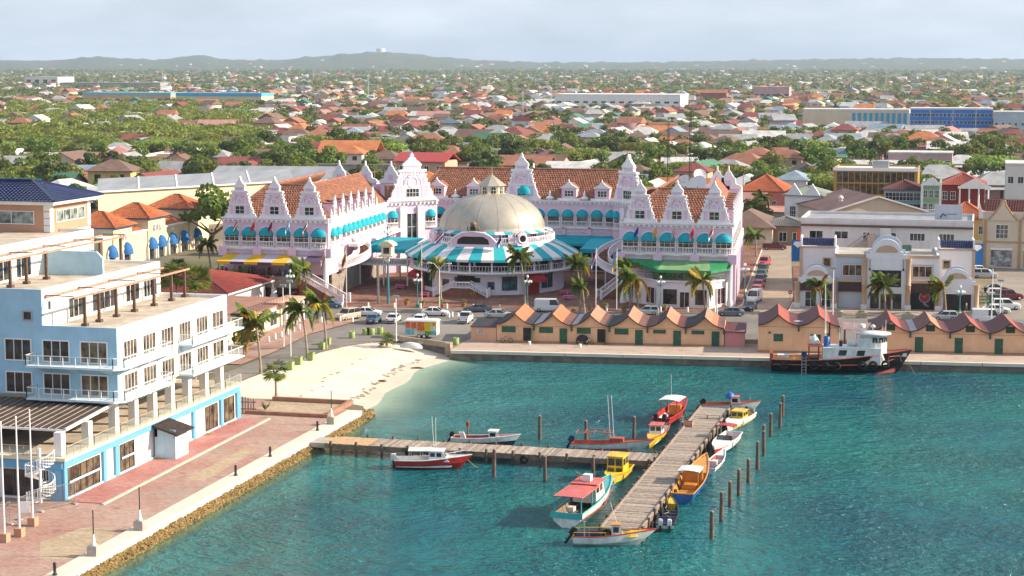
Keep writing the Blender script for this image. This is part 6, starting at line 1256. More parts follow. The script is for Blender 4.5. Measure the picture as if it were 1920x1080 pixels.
# ---- tugboat
p = gp(1453,694,SEA); q = gp(1676,699,SEA); d = q-p; L = d.length*1.06; T = thing('tugboat', 'black hulled tugboat with white wheelhouse moored at the quay', 'tugboat', (p+q)/2, atan2(d.y,d.x))
hull(T, L, 5.0, 1.75, draft=.8, rise=1.5, rake=1.0, stern=.8, top=pc('tug_black', (.014,.013,.014), .5), bottom=pc('tug_black', (.014,.013,.014), .5), inside=pc('tug_deck', (.30,.12,.05), .8), trim=C_RST, deck=pc('tug_deck_red', (.24,.05,.04), .8), decks=.80, floor=.72, band=.55)
for sg in (-1,1):
    MB().tube([(-L/2+.2,sg*2.15,1.15),(0,sg*2.42,1.2),(L*.25,sg*2.2,1.35),(L*.42,sg*1.2,1.75),(L/2+.4,sg*.15,2.3)],.08,5).build('red_strake', C_RST, T)
    MB().add([(L*.30,sg*1.45,-.05),(L*.47,sg*.25,.1),(L*.5+.2,sg*.06,.9),(L*.33,sg*1.75,.35)],[(0,1,2,3)] if sg < 0 else [(3,2,1,0)]).build('boot_topping', C_PNK, T)
for x in (-6.7,-2.8,-1.3,.2,3.6,5.0,6.6):
    sg = -1; y = -2.45 if x < 3 else -2.3+ (x-3)*.14; m = MB(); torus(m, (0,0,0), .42, .15, 14, 6); m.build('tyre_fender', M_TYRE, T, (x,y-.12,1.1+(max(0,x)*.05)))
dk = 1.28
house = MB().add([(-1.6,-1.75,dk),(6.0,-1.75,dk),(6.9,-.9,dk),(6.9,.9,dk),(6.0,1.75,dk),(-1.6,1.75,dk),(-1.6,-1.7,dk+2.2),(6.0,-1.7,dk+2.2),(6.8,-.9,dk+2.2),(6.8,.9,dk+2.2),(6.0,1.7,dk+2.2),(-1.6,1.7,dk+2.2)],[(0,1,7,6),(1,2,8,7),(2,3,9,8),(3,4,10,9),(4,5,11,10),(5,0,6,11),(6,7,8,9,10,11)]).build('deckhouse', C_WHT, T)
for x in (.4,2.8): MB().add([(x,-1.79,dk+1.2),(x+1.0,-1.79,dk+1.2),(x+1.15,-1.76,dk+1.9),(x+.15,-1.76,dk+1.9)],[(0,1,2,3)]).build('side_window', GLASS, house)
wz = dk+2.2; wh = MB().lathe([(1.55,0),(1.5,1.75)], 12, (5.2,0,wz), smooth=False, sx=1.1).box(3.0,5.2,-1.5,1.5,wz,wz+1.3).build('wheelhouse', C_WHT, T)
for k in range(-3,4):
    a = k*2*pi/12; a1, a2 = a-.2, a+.2; MB().add([(5.2+1.1*1.545*cos(x_),1.545*sin(x_),wz+z_) for x_, z_ in ((a1,.75),(a2,.75),(a2,1.45),(a1,1.45))],[(0,1,2,3)]).build('wheelhouse_window', GLASS, wh)
MB().lathe([(0,.0),(2.0,0),(2.05,.12),(1.0,.32),(0,.36)],16,(5.1,0,wz+1.75),sx=1.15).build('wheelhouse_roof', C_WHT, T); MB().box(2.2,3.3,-1.4,1.4,wz,wz+.06).build('upper_deck', C_WHT, T)
MB().tube([(3.5,0,wz+1.3),(3.5,0,wz+2.6)],.08,6).lathe([(.5,0),(.55,.25),(.4,.45),(0,.5)],10,(3.5,0,wz+2.6)).build('radar_dome', C_WHT, T); MB().tube([(5.0,.3,wz+2.0),(5.0,.3,wz+2.6)],.07,6).lathe([(.32,0),(.35,.2),(0,.4)],10,(5.0,.3,wz+2.6)).build('radar_dome', C_WHT, T)
for x, h in ((2.5,3.4),(6.3,2.8),(6.7,3.6),(.6,2.4)): MB().tube([(x,.4,wz),(x,.4,wz+h)],.035,5).build('antenna', C_WHT, T)
m = MB().tube([(-1.2,0,dk),(-1.4,0,11.8)],[.14,.06],8).bar((-1.3,-.5,5.2),(-1.3,.5,6.0),.12).bar((-1.3,-.5,6.6),(-1.3,.5,6.6),.1); m.build('mast', C_WHT, T); MB().tube([(-.7,.6,dk+2.2),(-.7,.6,6.6)],.13,8).build('exhaust_stack', C_BLK, T); MB().lathe([(.42,0),(.42,1.3),(.3,1.4)],12,(-1.1,-.7,dk+2.2)).build('blue_drum', C_BLU, T)
MB().tube([(1.6,.0,wz+.5),(3.2,.0,wz+.5)],.42,12).build('tank', C_WHT, T); MB().box(.6,1.0,-.3,.3,wz,wz+.7).build('searchlight', C_BLK, T)
fr = MB()
for x in (-3.4,-2.1):
    for y in (-1.4,1.4): fr.bar((x,y,dk),(x,y,dk+2.3),.1)
fr.box(-3.6,-1.7,-1.6,1.6,dk+2.3,dk+2.4); fr.build('red_gantry', C_RST, T); MB().lathe([(.5,0),(.7,.4),(.4,.9),(.15,1.3),(0,1.4)],7,(-2.7,-.3,dk+2.4)).build('white_bundle', C_PAL, T)
MB().box(-8.3,-4.6,-1.5,1.3,dk,dk+.35).build('deck_cargo', C_ORG, T); MB().box(-7.6,-6.0,.2,1.3,dk+.35,dk+.8).build('white_crates', C_PAL, T); MB().box(-4.4,-2.2,-1.2,1.2,dk,dk+.7).build('winch', C_BLK, T); MB().box(-8.6,-8.2,-1.2,1.2,dk,dk+1.2).build('stern_bitt', C_RST, T)
ld = MB()
for y in (-.28,.28): ld.bar((y-4.1,-2.75,-.1),(y-4.1,-2.35,2.9),.07)
for k in range(7): ld.bar((-4.38,-2.72+k*.055,.15+k*.4),(-3.82,-2.72+k*.055,.15+k*.4),.06)
ld.build('ladder', METAL, T); MB().box(-4.45,-3.75,-2.45,-2.2,2.0,3.0).build('ladder_board', C_NVY, T)
rr = MB()
for x in (4.4,6.8): rr.tube([(x,-2.0,dk+.3),(x+.3,-1.9,dk+1.2),(x+1.7,-1.6,dk+1.3),(x+1.9,-1.6,dk+.5)],.05,5)
rr.build('red_rail', C_RST, T); MB().box(8.0,9.4,-.5,.5,2.3,2.7).build('anchor_winch', C_WHT, T); rope(T, [(L/2+1.0,-.2,2.9),(L/2+1.3,-1.0,1.6),(L/2+2.2,-2.2,.1)])
# ================================================================ palms, trees, shrubs
def leaf_mat(name, col, tr=.25):
    m = bpy.data.materials.new(name); m.use_nodes = True; t = m.node_tree; b = t.nodes['Principled BSDF']; o = t.nodes['Material Output']
    g = t.nodes.new('ShaderNodeNewGeometry'); oi = t.nodes.new('ShaderNodeObjectInfo')
    n1 = t.nodes.new('ShaderNodeTexNoise'); n1.inputs['Scale'].default_value = .8; n1.inputs['Detail'].default_value = 4; t.links.new(g.outputs['Position'], n1.inputs[0])
    r = t.nodes.new('ShaderNodeValToRGB'); e = r.color_ramp.elements; e[0].position = .3; e[1].position = .75
    e[0].color = (*[c*.6 for c in col], 1); e[1].color = (col[0]*1.5, col[1]*1.3, col[2]*1.1, 1); t.links.new(n1.outputs['Fac'], r.inputs[0])
    hs = t.nodes.new('ShaderNodeHueSaturation'); mr = t.nodes.new('ShaderNodeMapRange'); mr.inputs[3].default_value = .47; mr.inputs[4].default_value = .53; t.links.new(oi.outputs['Random'], mr.inputs[0]); t.links.new(mr.outputs[0], hs.inputs['Hue']); t.links.new(r.outputs[0], hs.inputs['Color'])
    mv = t.nodes.new('ShaderNodeMapRange'); mv.inputs[3].default_value = .75; mv.inputs[4].default_value = 1.25; t.links.new(oi.outputs['Random'], mv.inputs[0]); t.links.new(mv.outputs[0], hs.inputs['Value'])
    t.links.new(hs.outputs[0], b.inputs['Base Color']); b.inputs['Roughness'].default_value = .55; b.inputs['Specular IOR Level'].default_value = .3
    tl = t.nodes.new('ShaderNodeBsdfTranslucent'); t.links.new(hs.outputs[0], tl.inputs[0]); ms = t.nodes.new('ShaderNodeMixShader'); ms.inputs[0].default_value = tr
    t.links.new(b.outputs[0], ms.inputs[1]); t.links.new(tl.outputs[0], ms.inputs[2]); t.links.new(ms.outputs[0], o.inputs['Surface']); MATS[name] = m; return m
L_PALM, L_PALMY = leaf_mat('palm_leaf', (.15,.225,.035), .4), leaf_mat('palm_leaf_yellow', (.42,.31,.05), .4)
L_A, L_B, L_C = leaf_mat('tree_leaf', (.145,.205,.04),.38), leaf_mat('acacia_leaf', (.225,.30,.06),.4), leaf_mat('dark_leaf', (.09,.135,.035),.35)
M_TRUNK = pm('palm_trunk', (.34,.26,.19), .9, .25, 3, bump=.5, bscale=9); M_BARK = pm('bark', (.16,.115,.08), .95, .3, 2, bump=.4)
def frond(L, droop, lift, seed, fan=False):
    q = random.Random(seed); m = MB(); n = 20; pts = []
    for i in range(n+1):
        t_ = i/n; pts.append(Vector((L*t_*(1-.25*droop*t_), 0, L*(lift*t_-droop*t_*t_))))
    m.tube(pts[::4], [.05,.04,.03,.025,.015,.01][:len(pts[::4])], 4, False)
    for i in range(2, n+1):
        p = pts[i]; t_ = i/n; ll = L*.30*(sin(pi*min(.97,t_*.85+.1)))**.7
        for sg in (-1,1):
            tip = p + Vector((ll*.45*q.uniform(.7,1.2), sg*ll*q.uniform(.6,.95), -ll*q.uniform(.25,.75))); w = Vector((.14,0,.03)); m.add([p-w, p+w, tip], [(0,1,2)])
            p2 = p + (pts[i]-pts[i-1])*.5; tip2 = p2 + Vector((ll*.4*q.uniform(.7,1.2), sg*ll*q.uniform(.6,.95), -ll*q.uniform(.2,.7))); m.add([p2-w, p2+w, tip2], [(0,1,2)])
    return m.mesh('frond')
FR = [frond(3.1,.55,.75,1), frond(3.2,.75,.55,2), frond(3.0,1.0,.35,3), frond(2.9,.45,.95,4), frond(2.8,1.25,.2,5)]
def fan_leaf(seed):
    q = random.Random(seed); m = MB(); m.tube([(0,0,0),(.9,0,.35)], .03, 4, False)
    for k in range(17):
        a = -1.5+3.0*k/16; c = Vector((.9,0,.35)); tip = c + Vector((cos(a)*.95, sin(a)*.95, .15-.35*q.random())); w = Vector((-sin(a)*.07,cos(a)*.07,0)); md = c.lerp(tip,.55); m.add([c, md-w, tip, md+w], [(0,1,2,3)])
    return m.mesh('fan_leaf')
FANS = [fan_leaf(1), fan_leaf(2)]
WIND = YAW + pi
_tk = {}
def palm(label, loc, h, n=17, lean=.12, wind=.9, s=1.0, fan=False, group='coconut palms', seed=0, yellow=.3, cat='palm'):
    q = random.Random(seed*7+3); T = thing('palm_tree', label, 'palm tree', loc, 0, group); az = WIND+q.uniform(-.8,.8)
    lx, ly = cos(az)*lean*h, sin(az)*lean*h; pts = [(lx*(i/6)**1.7, ly*(i/6)**1.7, h*i/6) for i in range(7)]
    MB().tube(pts, [.24,.18,.16,.15,.14,.14,.17], 8).build('trunk', M_TRUNK, T)
    for k in range(n):
        if fan: a = q.uniform(0,2*pi); el = q.uniform(-.9,.8)
        else: a = WIND + q.gauss(0,1.05) if q.random() < wind else q.uniform(0,2*pi); el = q.uniform(-.35,.75)
        me = q.choice(FANS) if fan else (FR[q.choice((0,0,3,1))] if el > .1 else FR[q.choice((1,2,4))])
        o = link('fan_leaf' if fan else 'frond', me, None, T, (lx,ly,h-.05)); o.rotation_euler = (q.uniform(-.3,.3), -el*.55 if not fan else -el, a); ss = s*q.uniform(.8,1.12); o.scale = (ss,ss,ss)
        mt = L_PALMY if q.random() < yellow*(1.6 if el < 0 else .7) else L_PALM
        if not me.materials: me.materials.append(L_PALM)
        o.material_slots[0].link = 'OBJECT'; o.material_slots[0].material = mt
    if not fan:
        m = MB()
        for k in range(6): a = k*1.05; m.lathe([(0,-.12),(.12,-.06),(.12,.06),(0,.13)],5,(lx+.25*cos(a),ly+.25*sin(a),h-.25))
        m.build('coconuts', L_PALMY, T)['kind'] = 'stuff'
    return T
PL = [((489,700),6.4,1.15,'coconut palm with brown-tinged fronds between the road and the blue building'),((576,672),6.6,.95,'slim coconut palm on the beach edge, left of two by the road'),((612,654),6.4,.95,'coconut palm on the beach edge, right of two by the road'),
      ((985,585),9.0,.9,'tall coconut palm in front of the striped awning, right of the stair'),((1088,585),7.8,.85,'slender palm right of the domed pavilion beside a flagpole'),((1096,592),4.6,.7,'short palm in front of the pink tables right of the dome'),((1196,588),5.8,1.15,'big yellow-tinged coconut palm left of the green awning shopfront'),((1182,575),6.6,.9,'tall coconut palm rising behind the big yellow palm'),((1322,588),5.4,.95,'coconut palm blown leftward before the white shopfront'),((827,566),6.0,.7,'small palm beside the double-armed street lamp'),
      ((577,572),6.2,1.0,'palm at the foot of the straight stair near two flags'),((1540,588),4.4,.9,'palm before the left arch of the watch shop'),((1660,588),4.6,.95,'palm before the watch shop banner and doors'),((1773,590),4.4,.95,'palm before the right arch of the watch shop'),((398,540),8.0,.75,'dark palm at the left end of the pink wing'),((1070,500),7.6,.8,'palm standing behind the rotunda on the right'),((1418,482),4.6,.85,'pale palm on the side street corner by the white wall')]
for i, ((px,py), h, s, lab) in enumerate(PL): p = gp(px,py); palm(lab, (p.x,p.y,0), h, 25, .10, .8 if i not in (3,4,10,14,15) else .3, s, False, 'palms along the waterfront', i, .32 if i in (0,6,8) else .14)
for i, ((px,py,z), h, s, lab) in enumerate((((518,745,0),3.0,1.0,'short fan palm on the sand beside the blue building'),((725,648,0),.9,.8,'low fan palm behind the beach wall'),((345,640,0),10.6,1.6,'left fan palm rising behind the blue building terrace'),((375,632,0),10.0,1.7,'right bushy fan palm rising behind the blue building terrace'),((335,520,0),2.2,1.1,'fan palm shrub in front of the yellow striped awning'),((440,520,0),3.2,.9,'leafy palm by the restaurant terrace under the yellow awning'))):
    p = gp(px,py,z); p = Vector((-107.6,230.4,0)) if i == 2 else Vector((-104.9,231,0)) if i == 3 else p; palm(lab, (p.x,p.y,0), h, 30, .03, 0, s, True, 'fan palms', 50+i, .03)
def crown_mesh(seed, rx, rz_, nblob, nleaf, flat=False, ls=.42):
    q = random.Random(seed); m = MB()
    for b in range(nblob):
        a = q.random()*2*pi; rr = rx*q.random()**.55*.78; br = rx*q.uniform(.26,.46); zc_ = (q.uniform(.25,.9) if not flat else q.uniform(.35,.65))*rz_*(1-.5*(rr/rx)**2); c = Vector((rr*cos(a), rr*sin(a), zc_)); bz = br*(.75 if not flat else .36)
        for k in range(nleaf):
            u = q.uniform(-.55,1); th = q.random()*2*pi; s_ = (1-u*u)**.5; d = Vector((s_*cos(th), s_*sin(th), u)); p = c + Vector((d.x*br,d.y*br,d.z*bz))*q.uniform(.8,1.06)
            nn = (d+Vector((q.gauss(0,.5),q.gauss(0,.5),q.gauss(0,.5)))).normalized(); e = nn.cross(Vector((q.random()-.5,q.random()-.5,q.random()-.5))).normalized(); f_ = nn.cross(e); l = ls*q.uniform(.6,1.3)
            m.add([p-e*l*.5, p+f_*l*.35, p+e*l*.5, p-f_*l*.35], [(0,1,2,3)])
    return m.mesh('crown')
def limb_mesh(seed, h, r, rx):
    q = random.Random(seed); m = MB(); m.tube([(0,0,-.2),(q.uniform(-.2,.2),q.uniform(-.2,.2),h*.5),(q.uniform(-.3,.3),q.uniform(-.3,.3),h)], [r*1.3,r,r*.8], 7)
    for k in range(5):
        a = k*1.26+q.random(); m.tube([(0,0,h*.75),(cos(a)*rx*.3,sin(a)*rx*.3,h*1.1),(cos(a)*rx*.62,sin(a)*rx*.62,h*1.45)], [r*.6,r*.4,r*.15], 5)
    return m.mesh('trunk')
TREES = []
for k in range(9):
    flat = k % 3 == 1; rx = (4.0,6.0,3.2)[k%3]; TREES.append((crown_mesh(40+k, rx, (4.6,3.4,5.0)[k%3], (13,17,11)[k%3], (120,120,120)[k%3], flat, .62), limb_mesh(60+k, (2.2,2.6,2.0)[k%3], .26, rx), (2.0,2.6,1.5)[k%3], (L_A,L_B,L_C)[k%3]))
for c_, t_, z_, m_ in TREES: c_.materials.append(m_); t_.materials.append(M_BARK)
def tree(label, loc, k, s=1, group=None, rz=0):
    c_, t_, z_, m_ = TREES[k]; T = thing('tree', label, 'tree', loc, rz, group); T.scale = (s,s,s); link('trunk', t_, None, T); link('crown', c_, None, T, (0,0,z_)); return T
for i, (px, py, z, k, s, lab) in enumerate(((400,470,0,0,2.1,'broad leafy tree left of the pink wing gables'),(1425,400,0,2,1.9,'dense dark tree right of the pink wing side wall'),(450,760,0,0,.0,''),(462,665,0,3,.55,'small bushy tree behind the blue building corner'),(88,368,9,1,1.9,'wide feathery tree behind the navy tower roof'),(230,405,4,1,1.2,'feathery tree between the tower and the yellow warehouse'),(1505,455,0,4,.8,'light green tree behind the blue diamond sign'))):
    if s: p = gp(px,py,0); tree(lab, (p.x,p.y,0), k, s, None, i)
def bush(label, loc, s, group, pot=True):
    T = thing('potted_plant', label, 'potted plant', loc, R.random()*6, group)
    if pot: MB().lathe([(.3,0),(.45,.55),(.5,.6),(.42,.6),(0,.55)],12).build('pot', pm('terracotta_pot', (.42,.17,.09), .85, .15, 2), T)
    o = link('foliage', BUSH[R.randrange(2)], None, T, (0,0,.55 if pot else 0)); o.scale = (s,s,s); return T
BUSH = [crown_mesh(90+k, .8, .9, 6, 40, False, .22) for k in range(2)]
for b_ in BUSH: b_.materials.append(L_B)
POTS = [(762,572),(791,576),(829,577),(869,575),(888,560),(1074,590),(1106,582),(1136,580),(1170,585),(1246,582),(1135,560),(1152,556),(1158,558),(1122,556)]
for i, (px,py) in enumerate(POTS): p = gp(px,py,.13); bush('terracotta pot with clipped green plant on the brick plaza, %s from left' % ('first','second','third','fourth','fifth','sixth','seventh','tenth','thirteenth','last','ninth','eleventh','twelfth','eighth')[i], (p.x,p.y,.13), (.7,.6,.9,.7,1.0,.6,.6,.8,.6,.6,1.2,1.3,1.1,1.2)[i], 'potted plants on the plaza')
p = gp(888,556,.13)
for i in range(4): bush('green shrub in front of the double staircase, %s from left' % ('first','second','third','fourth')[i], (p.x-1.6+i*1.0,p.y+.8,.13), 1.0, 'shrubs by the double staircase', False)
for i, (px, py) in enumerate(((1570,590),(1616,592),(1702,594),(1792,592),(1820,590))):
    p = gp(px,py,.13); T = thing('concrete_planter', 'pale concrete planter box along the watch shop kerb, %s from left' % ('first','second','third','fourth','fifth')[i], 'planter', (p.x,p.y-1.6,.13), .06, 'planter boxes along the shop kerb'); MB().box(-.9,.9,-.35,.35,0,.6).box(-1,1,-.42,.42,.6,.72).build('box', CONC, T); o = link('foliage', BUSH[i%2], None, T, (0,0,.6)); o.scale = (1.0,.5,.5)
# ================================================================ vehicles
def loft(secs, name, mat, T, smooth=False):
    m = MB(); n = len(secs[0])
    for s in secs: m.v.extend(s)
    for i in range(len(secs)-1):
        for k in range(n): m.f.append([i*n+k, i*n+(k+1)%n, (i+1)*n+(k+1)%n, (i+1)*n+k]); m.sm.append(smooth)
    m.f.append(list(range(n))[::-1]); m.f.append([(len(secs)-1)*n+k for k in range(n)]); m.sm += [False]*2
    return m.build(name, mat, T)
def paint(n, c): return pm('car_'+n, c, .25, .05, 1, spec=.6)
CP = {'white':paint('white',(.72,.72,.72)),'silver':paint('silver',(.42,.43,.45)),'grey':paint('grey',(.12,.14,.17)),'blue':paint('blue',(.06,.13,.22)),'navy':paint('navy',(.015,.02,.04)),'red':paint('red',(.36,.02,.02)),'maroon':paint('maroon',(.14,.012,.02)),'beige':paint('beige',(.46,.38,.29)),'green':paint('green',(.02,.10,.06)),'black':paint('black',(.012,.012,.014))}
M_LAMP = pm('headlight', (.75,.75,.72), .2, .05); M_TAIL = pm('tail_light', (.40,.01,.01), .3, .05); CGL = glass('car_glass', (.012,.014,.016), .05)
PROTO = {}
SPEC = {  # length, width, belt, roof, cabin rear / front at belt, at roof, bonnet height, boot height
 'sedan':(4.4,1.72,.93,1.42,-1.55,1.05,-1.0,.35,.88,.95),'hatch':(3.9,1.68,.95,1.48,-1.85,.95,-1.65,.3,.92,.95),'suv':(4.6,1.85,1.12,1.78,-2.15,1.0,-2.0,.5,1.1,1.12),
 'pickup':(5.1,1.8,1.05,1.68,-.55,1.25,-.45,.6,1.05,1.05),'van':(4.9,1.9,1.15,2.1,-2.35,1.7,-2.3,1.1,1.1,1.15),'coupe':(4.5,1.75,.85,1.25,-1.6,.9,-.8,.2,.8,.9)}
def car_proto(kind):
    L, W, bz, rz_, c0, c1, r0, r1, hz, tz = SPEC[kind]; T = thing('parked_car', 'x', 'car'); h = W/2; gz = .24
    xs_ = [-L/2,-L/2+.12,-L/2+.5,c0,0,c1,L/2-.6,L/2-.12,L/2]; tops = [tz*.72,tz*.97,tz,bz,bz,bz,hz*.97,hz*.86,hz*.62]; ws = [.8,.93,.98,1,1,1,.97,.9,.76]
    secs = []
    for x, tp, w in zip(xs_, tops, ws):
        y = h*w; secs.append([(x,-y*.9,gz),(x,-y,gz+.18),(x,-y,tp-.16),(x,-y*.9,tp),(x,y*.9,tp),(x,y,tp-.16),(x,y,gz+.18),(x,y*.9,gz)])
    if kind == 'pickup':
        b_ = loft(secs, 'body', CP['white'], T); MB().box(-L/2+.1,-.7,-h*.8,h*.8,tz+.002,tz+.03).build('load_bed', DARK, T); MB().box(-L/2+.02,-.6,-h,-h+.1,tz,tz+.22).box(-L/2+.02,-.6,h-.1,h,tz,tz+.22).box(-L/2,-L/2+.1,-h,h,tz,tz+.22).build('bed_side', CP['white'], T)
    else: b_ = loft(secs, 'body', CP['white'], T)
    y0, y1 = h*.93, h*.76
    m = MB(); vs = [(c0,-y0,bz),(c1,-y0,bz),(c1,y0,bz),(c0,y0,bz),(r0,-y1,rz_-.05),(r1,-y1,rz_-.05),(r1,y1,rz_-.05),(r0,y1,rz_-.05)]; m.add(vs,[(0,1,5,4),(1,2,6,5),(2,3,7,6),(3,0,4,7)]); m.build('glazing', CGL, T)
    m = MB().add([(r0-.03,-y1-.02,rz_-.06),(r1+.04,-y1-.02,rz_-.06),(r1+.04,y1+.02,rz_-.06),(r0-.03,y1+.02,rz_-.06),(r0+.08,-y1+.08,rz_),(r1-.06,-y1+.08,rz_),(r1-.06,y1-.08,rz_),(r0+.08,y1-.08,rz_)],[(0,1,5,4),(1,2,6,5),(2,3,7,6),(3,0,4,7),(4,5,6,7)]); m.build('roof', CP['white'], T)
    pm_ = MB()
    for sg in (-1,1):
        for (xa, xb) in ((c0,r0),(c1,r1),((c0+c1)/2-.05,(r0+r1)/2-.05)): pm_.bar((xa,sg*(y0+.005),bz),(xb,sg*(y1+.005),rz_-.05),.09,.05)
    pm_.build('pillars', CP['white'], T)
    if kind == 'van':
        MB().box(c0+.1,.1,-h*.945,h*.945,bz-.02,rz_-.12).build('panel_side', CP['white'], T)
    for sx, x in ((-1,-L/2+.82),(1,L/2-.84)):
        for sg in (-1,1):
            w_ = link('wheel', WHEEL, M_TYRE, T, (x,sg*(h-.1),.33)); link('rim', RIM, METAL, w_)
    for sg in (-1,1):
        MB().box(L/2-.16,L/2-.02,sg*h*.62-.17,sg*h*.62+.17,hz*.62,hz*.78).build('headlight', M_LAMP, T); MB().box(-L/2-.012,-L/2+.1,sg*h*.66-.14,sg*h*.66+.14,tz*.62,tz*.82).build('tail_light', M_TAIL, T)
    MB().box(L/2-.14,L/2+.03,-h*.72,h*.72,.3,.48).box(-L/2-.03,-L/2+.1,-h*.74,h*.74,.3,.5).build('bumper', DARK, T); MB().box(-L/2-.04,-L/2-.031,-.25,.25,.52,.64).build('number_plate', WHITE, T)
    return T
WHEEL = MB().lathe([(.12,-.1),(.31,-.1),(.33,-.06),(.33,.06),(.31,.1),(.12,.1)],16).xf(Matrix.Rotation(pi/2,4,'X')).mesh('wheel'); RIM = MB().lathe([(0,.11),(.2,.105),(.22,.0),(.2,-.105),(0,-.11)],12).xf(Matrix.Rotation(pi/2,4,'X')).mesh('rim')
def recolor(T, col):
    for c in KIDS[T.name]:
        if c.name.split('.')[0] in ('body','roof','pillars','bed_side','panel_side'): c.material_slots[0].link = 'OBJECT'; c.material_slots[0].material = CP[col]
def car(kind, col, px, py, rz, label, group=None):
    p = gp(px,py,.012); p.z = .012
    if kind not in PROTO: PROTO[kind] = car_proto(kind); T = PROTO[kind]; T.location = p; T.rotation_euler = (0,0,rz); T['label'] = label
    else: T = copy_tree(PROTO[kind], p, rz, label)
    if kind == 'van': T['category'] = 'van'
    if kind == 'pickup': T['category'] = 'pickup truck'
    if group: T['group'] = group
    elif 'group' in T.keys(): del T['group']
    recolor(T, col); return T
RD = .15; UP = pi/2+.1; DN = -pi/2
car('suv','beige',652,599,DN-.35,'beige off-road car facing the camera at the road bend')
car('sedan','blue',701,605,UP,'blue grey sedan seen from behind, left of the white sedan'); car('sedan','white',738,604,UP,'white sedan seen from behind, beside the blue sedan'); car('hatch','white',789,606,UP,'white hatchback parked just behind the food trailer')
car('sedan','white',816,592,RD,'white sedan driving right past the pavilion stairs'); car('pickup','white',873,604,UP,'white pickup truck left of the six-bay shed'); car('coupe','grey',895,584,RD+pi,'dark grey coupe parked before the double staircase')
car('van','white',1030,584,RD,'white armoured van with roof rack behind the shed peaks'); car('hatch','silver',1213,590,RD+pi,'silver hatchback behind the shed, before the yellow palm'); car('sedan','grey',1370,592,RD+pi,'grey blue sedan at the mouth of the side street')
car('sedan','silver',935,596,RD,'silver car half hidden behind the shed roof, left'); car('sedan','navy',540,552,RD+pi,'dark blue car behind the beach palms'); car('hatch','blue',620,577,RD,'blue car half hidden by the palm crowns')
G_ = 'cars parked along the side street'
for i, (k, c, px, py, lab) in enumerate((('sedan','navy',1406,581,'dark blue sedan, nearest of the cars parked beside the pink wing'),('van','white',1414,566,'white van parked behind the dark blue sedan on side street'),('hatch','red',1418,551,'red hatchback directly behind the white van'),('sedan','red',1422,540,'bright red sedan, fourth in the side street row'),('hatch','maroon',1425,530,'maroon hatchback in the middle of the side street row'),('sedan','green',1428,520,'dark green sedan in the side street row'),('hatch','black',1430,510,'black hatchback near the far end of side street row'),('suv','red',1433,498,'red and white car, farthest in the side street row'))):
    car(k, c, px, py, DN-.08, lab, G_)
car('sedan','silver',1443,450,.4,'silver car on the street corner beyond the pink wing'); car('suv','grey',1462,452,.3,'grey car on the street corner behind the maroon pickup'); car('pickup','maroon',1452,468,.15,'maroon pickup crossing the side street'); car('hatch','white',1438,440,.4,'white hatchback far up the side street')
car('suv','white',1836,515,.1,'white off-road car at the right end of the watch shop'); car('suv','silver',1846,521,.1,'silver off-road car with black sills beside the shopfront')
for i, (k, c, px, py, rz_, lab) in enumerate((('sedan','black',1866,548,.2,'black sedan at the back of the car park row'),('hatch','white',1872,556,.2,'white hatchback second in the car park row'),('suv','maroon',1892,562,.25,'maroon off-road car in the car park row'),('hatch','green',1872,568,.2,'green hatchback in the car park row'),('suv','white',1886,580,.15,'white off-road car nearest in the car park row'),('sedan','white',1868,587,.1,'white sedan at the front corner of the car park row'),('hatch','silver',1771,600,RD+pi,'silver hatchback behind the red shed peaks'),('van','white',1850,604,RD,'white van with flat roof behind the right shed'))): car(k, c, px, py, rz_, lab, 'cars in the right car park' if i < 6 else None)
car('sedan','white',690,150+442,RD,'white car at the left of the waiting cars on the road')
# food trailer
p = gp(792,633); T = thing('food_trailer', 'colourful painted food trailer with white roof beside the beach wall', 'trailer', (p.x,p.y,.01), .07)
tc_ = {k: pm('trailer_'+k, c, .5, .25, 1.5) for k, c in dict(orange=(.62,.13,.03), yellow=(.68,.50,.04), aqua=(.16,.46,.52), green=(.12,.34,.06), white=(.66,.66,.62), red=(.38,.03,.02)).items()}
MB().box(-2.35,2.35,-1.0,1.0,.5,2.5).build('body', tc_['white'], T)
for x0, x1, z0, z1, c in ((-2.3,-1.55,1.5,2.45,'orange'),(-1.5,-.6,1.45,2.45,'orange'),(-.5,.55,1.2,2.45,'orange'),(.55,1.5,1.2,2.45,'yellow'),(1.5,2.3,.55,1.2,'aqua'),(-2.3,-1.0,.55,1.45,'aqua'),(-1.0,.6,.55,1.15,'white'),(.6,1.5,.55,1.15,'green'),(1.55,2.3,1.8,2.45,'yellow')): MB().box(x0,x1,-1.025,-1.0,z0,z1).build('painted_panel', tc_[c], T)
MB().box(-2.375,-2.35,-.9,.9,.6,2.4).build('end_panel', tc_['red'], T); dr_ = MB().box(-1.5,-1.45,-1.05,-1.025,.6,2.4).box(-.62,-.57,-1.05,-1.025,.6,2.4).box(-1.45,-.62,-1.05,-1.025,2.36,2.4).build('door', tc_['white'], T); MB().box(-.5,1.5,-1.35,-1.02,1.15,1.2).build('hatch_shelf', tc_['yellow'], T); m = MB(); m.lathe([(0,0),(.14,.005)],10); m.xf(Matrix.Translation((1.95,-1.03,2.15)) @ Matrix.Rotation(pi/2,4,'X')).build('painted_emblem', tc_['red'], T)
MB().box(-2.5,2.5,-1.15,1.15,2.5,2.62).box(-2.3,2.3,-.9,.9,2.62,2.75).build('roof', WHITE, T); MB().box(-3.4,-2.35,-.08,.08,.42,.52).build('drawbar', METAL, T)
for x in (-.25,.5):
    for sg in (-1,1): w_ = link('wheel', WHEEL, M_TYRE, T, (x,sg*1.0,.33)); link('rim', RIM, WHITE, w_)
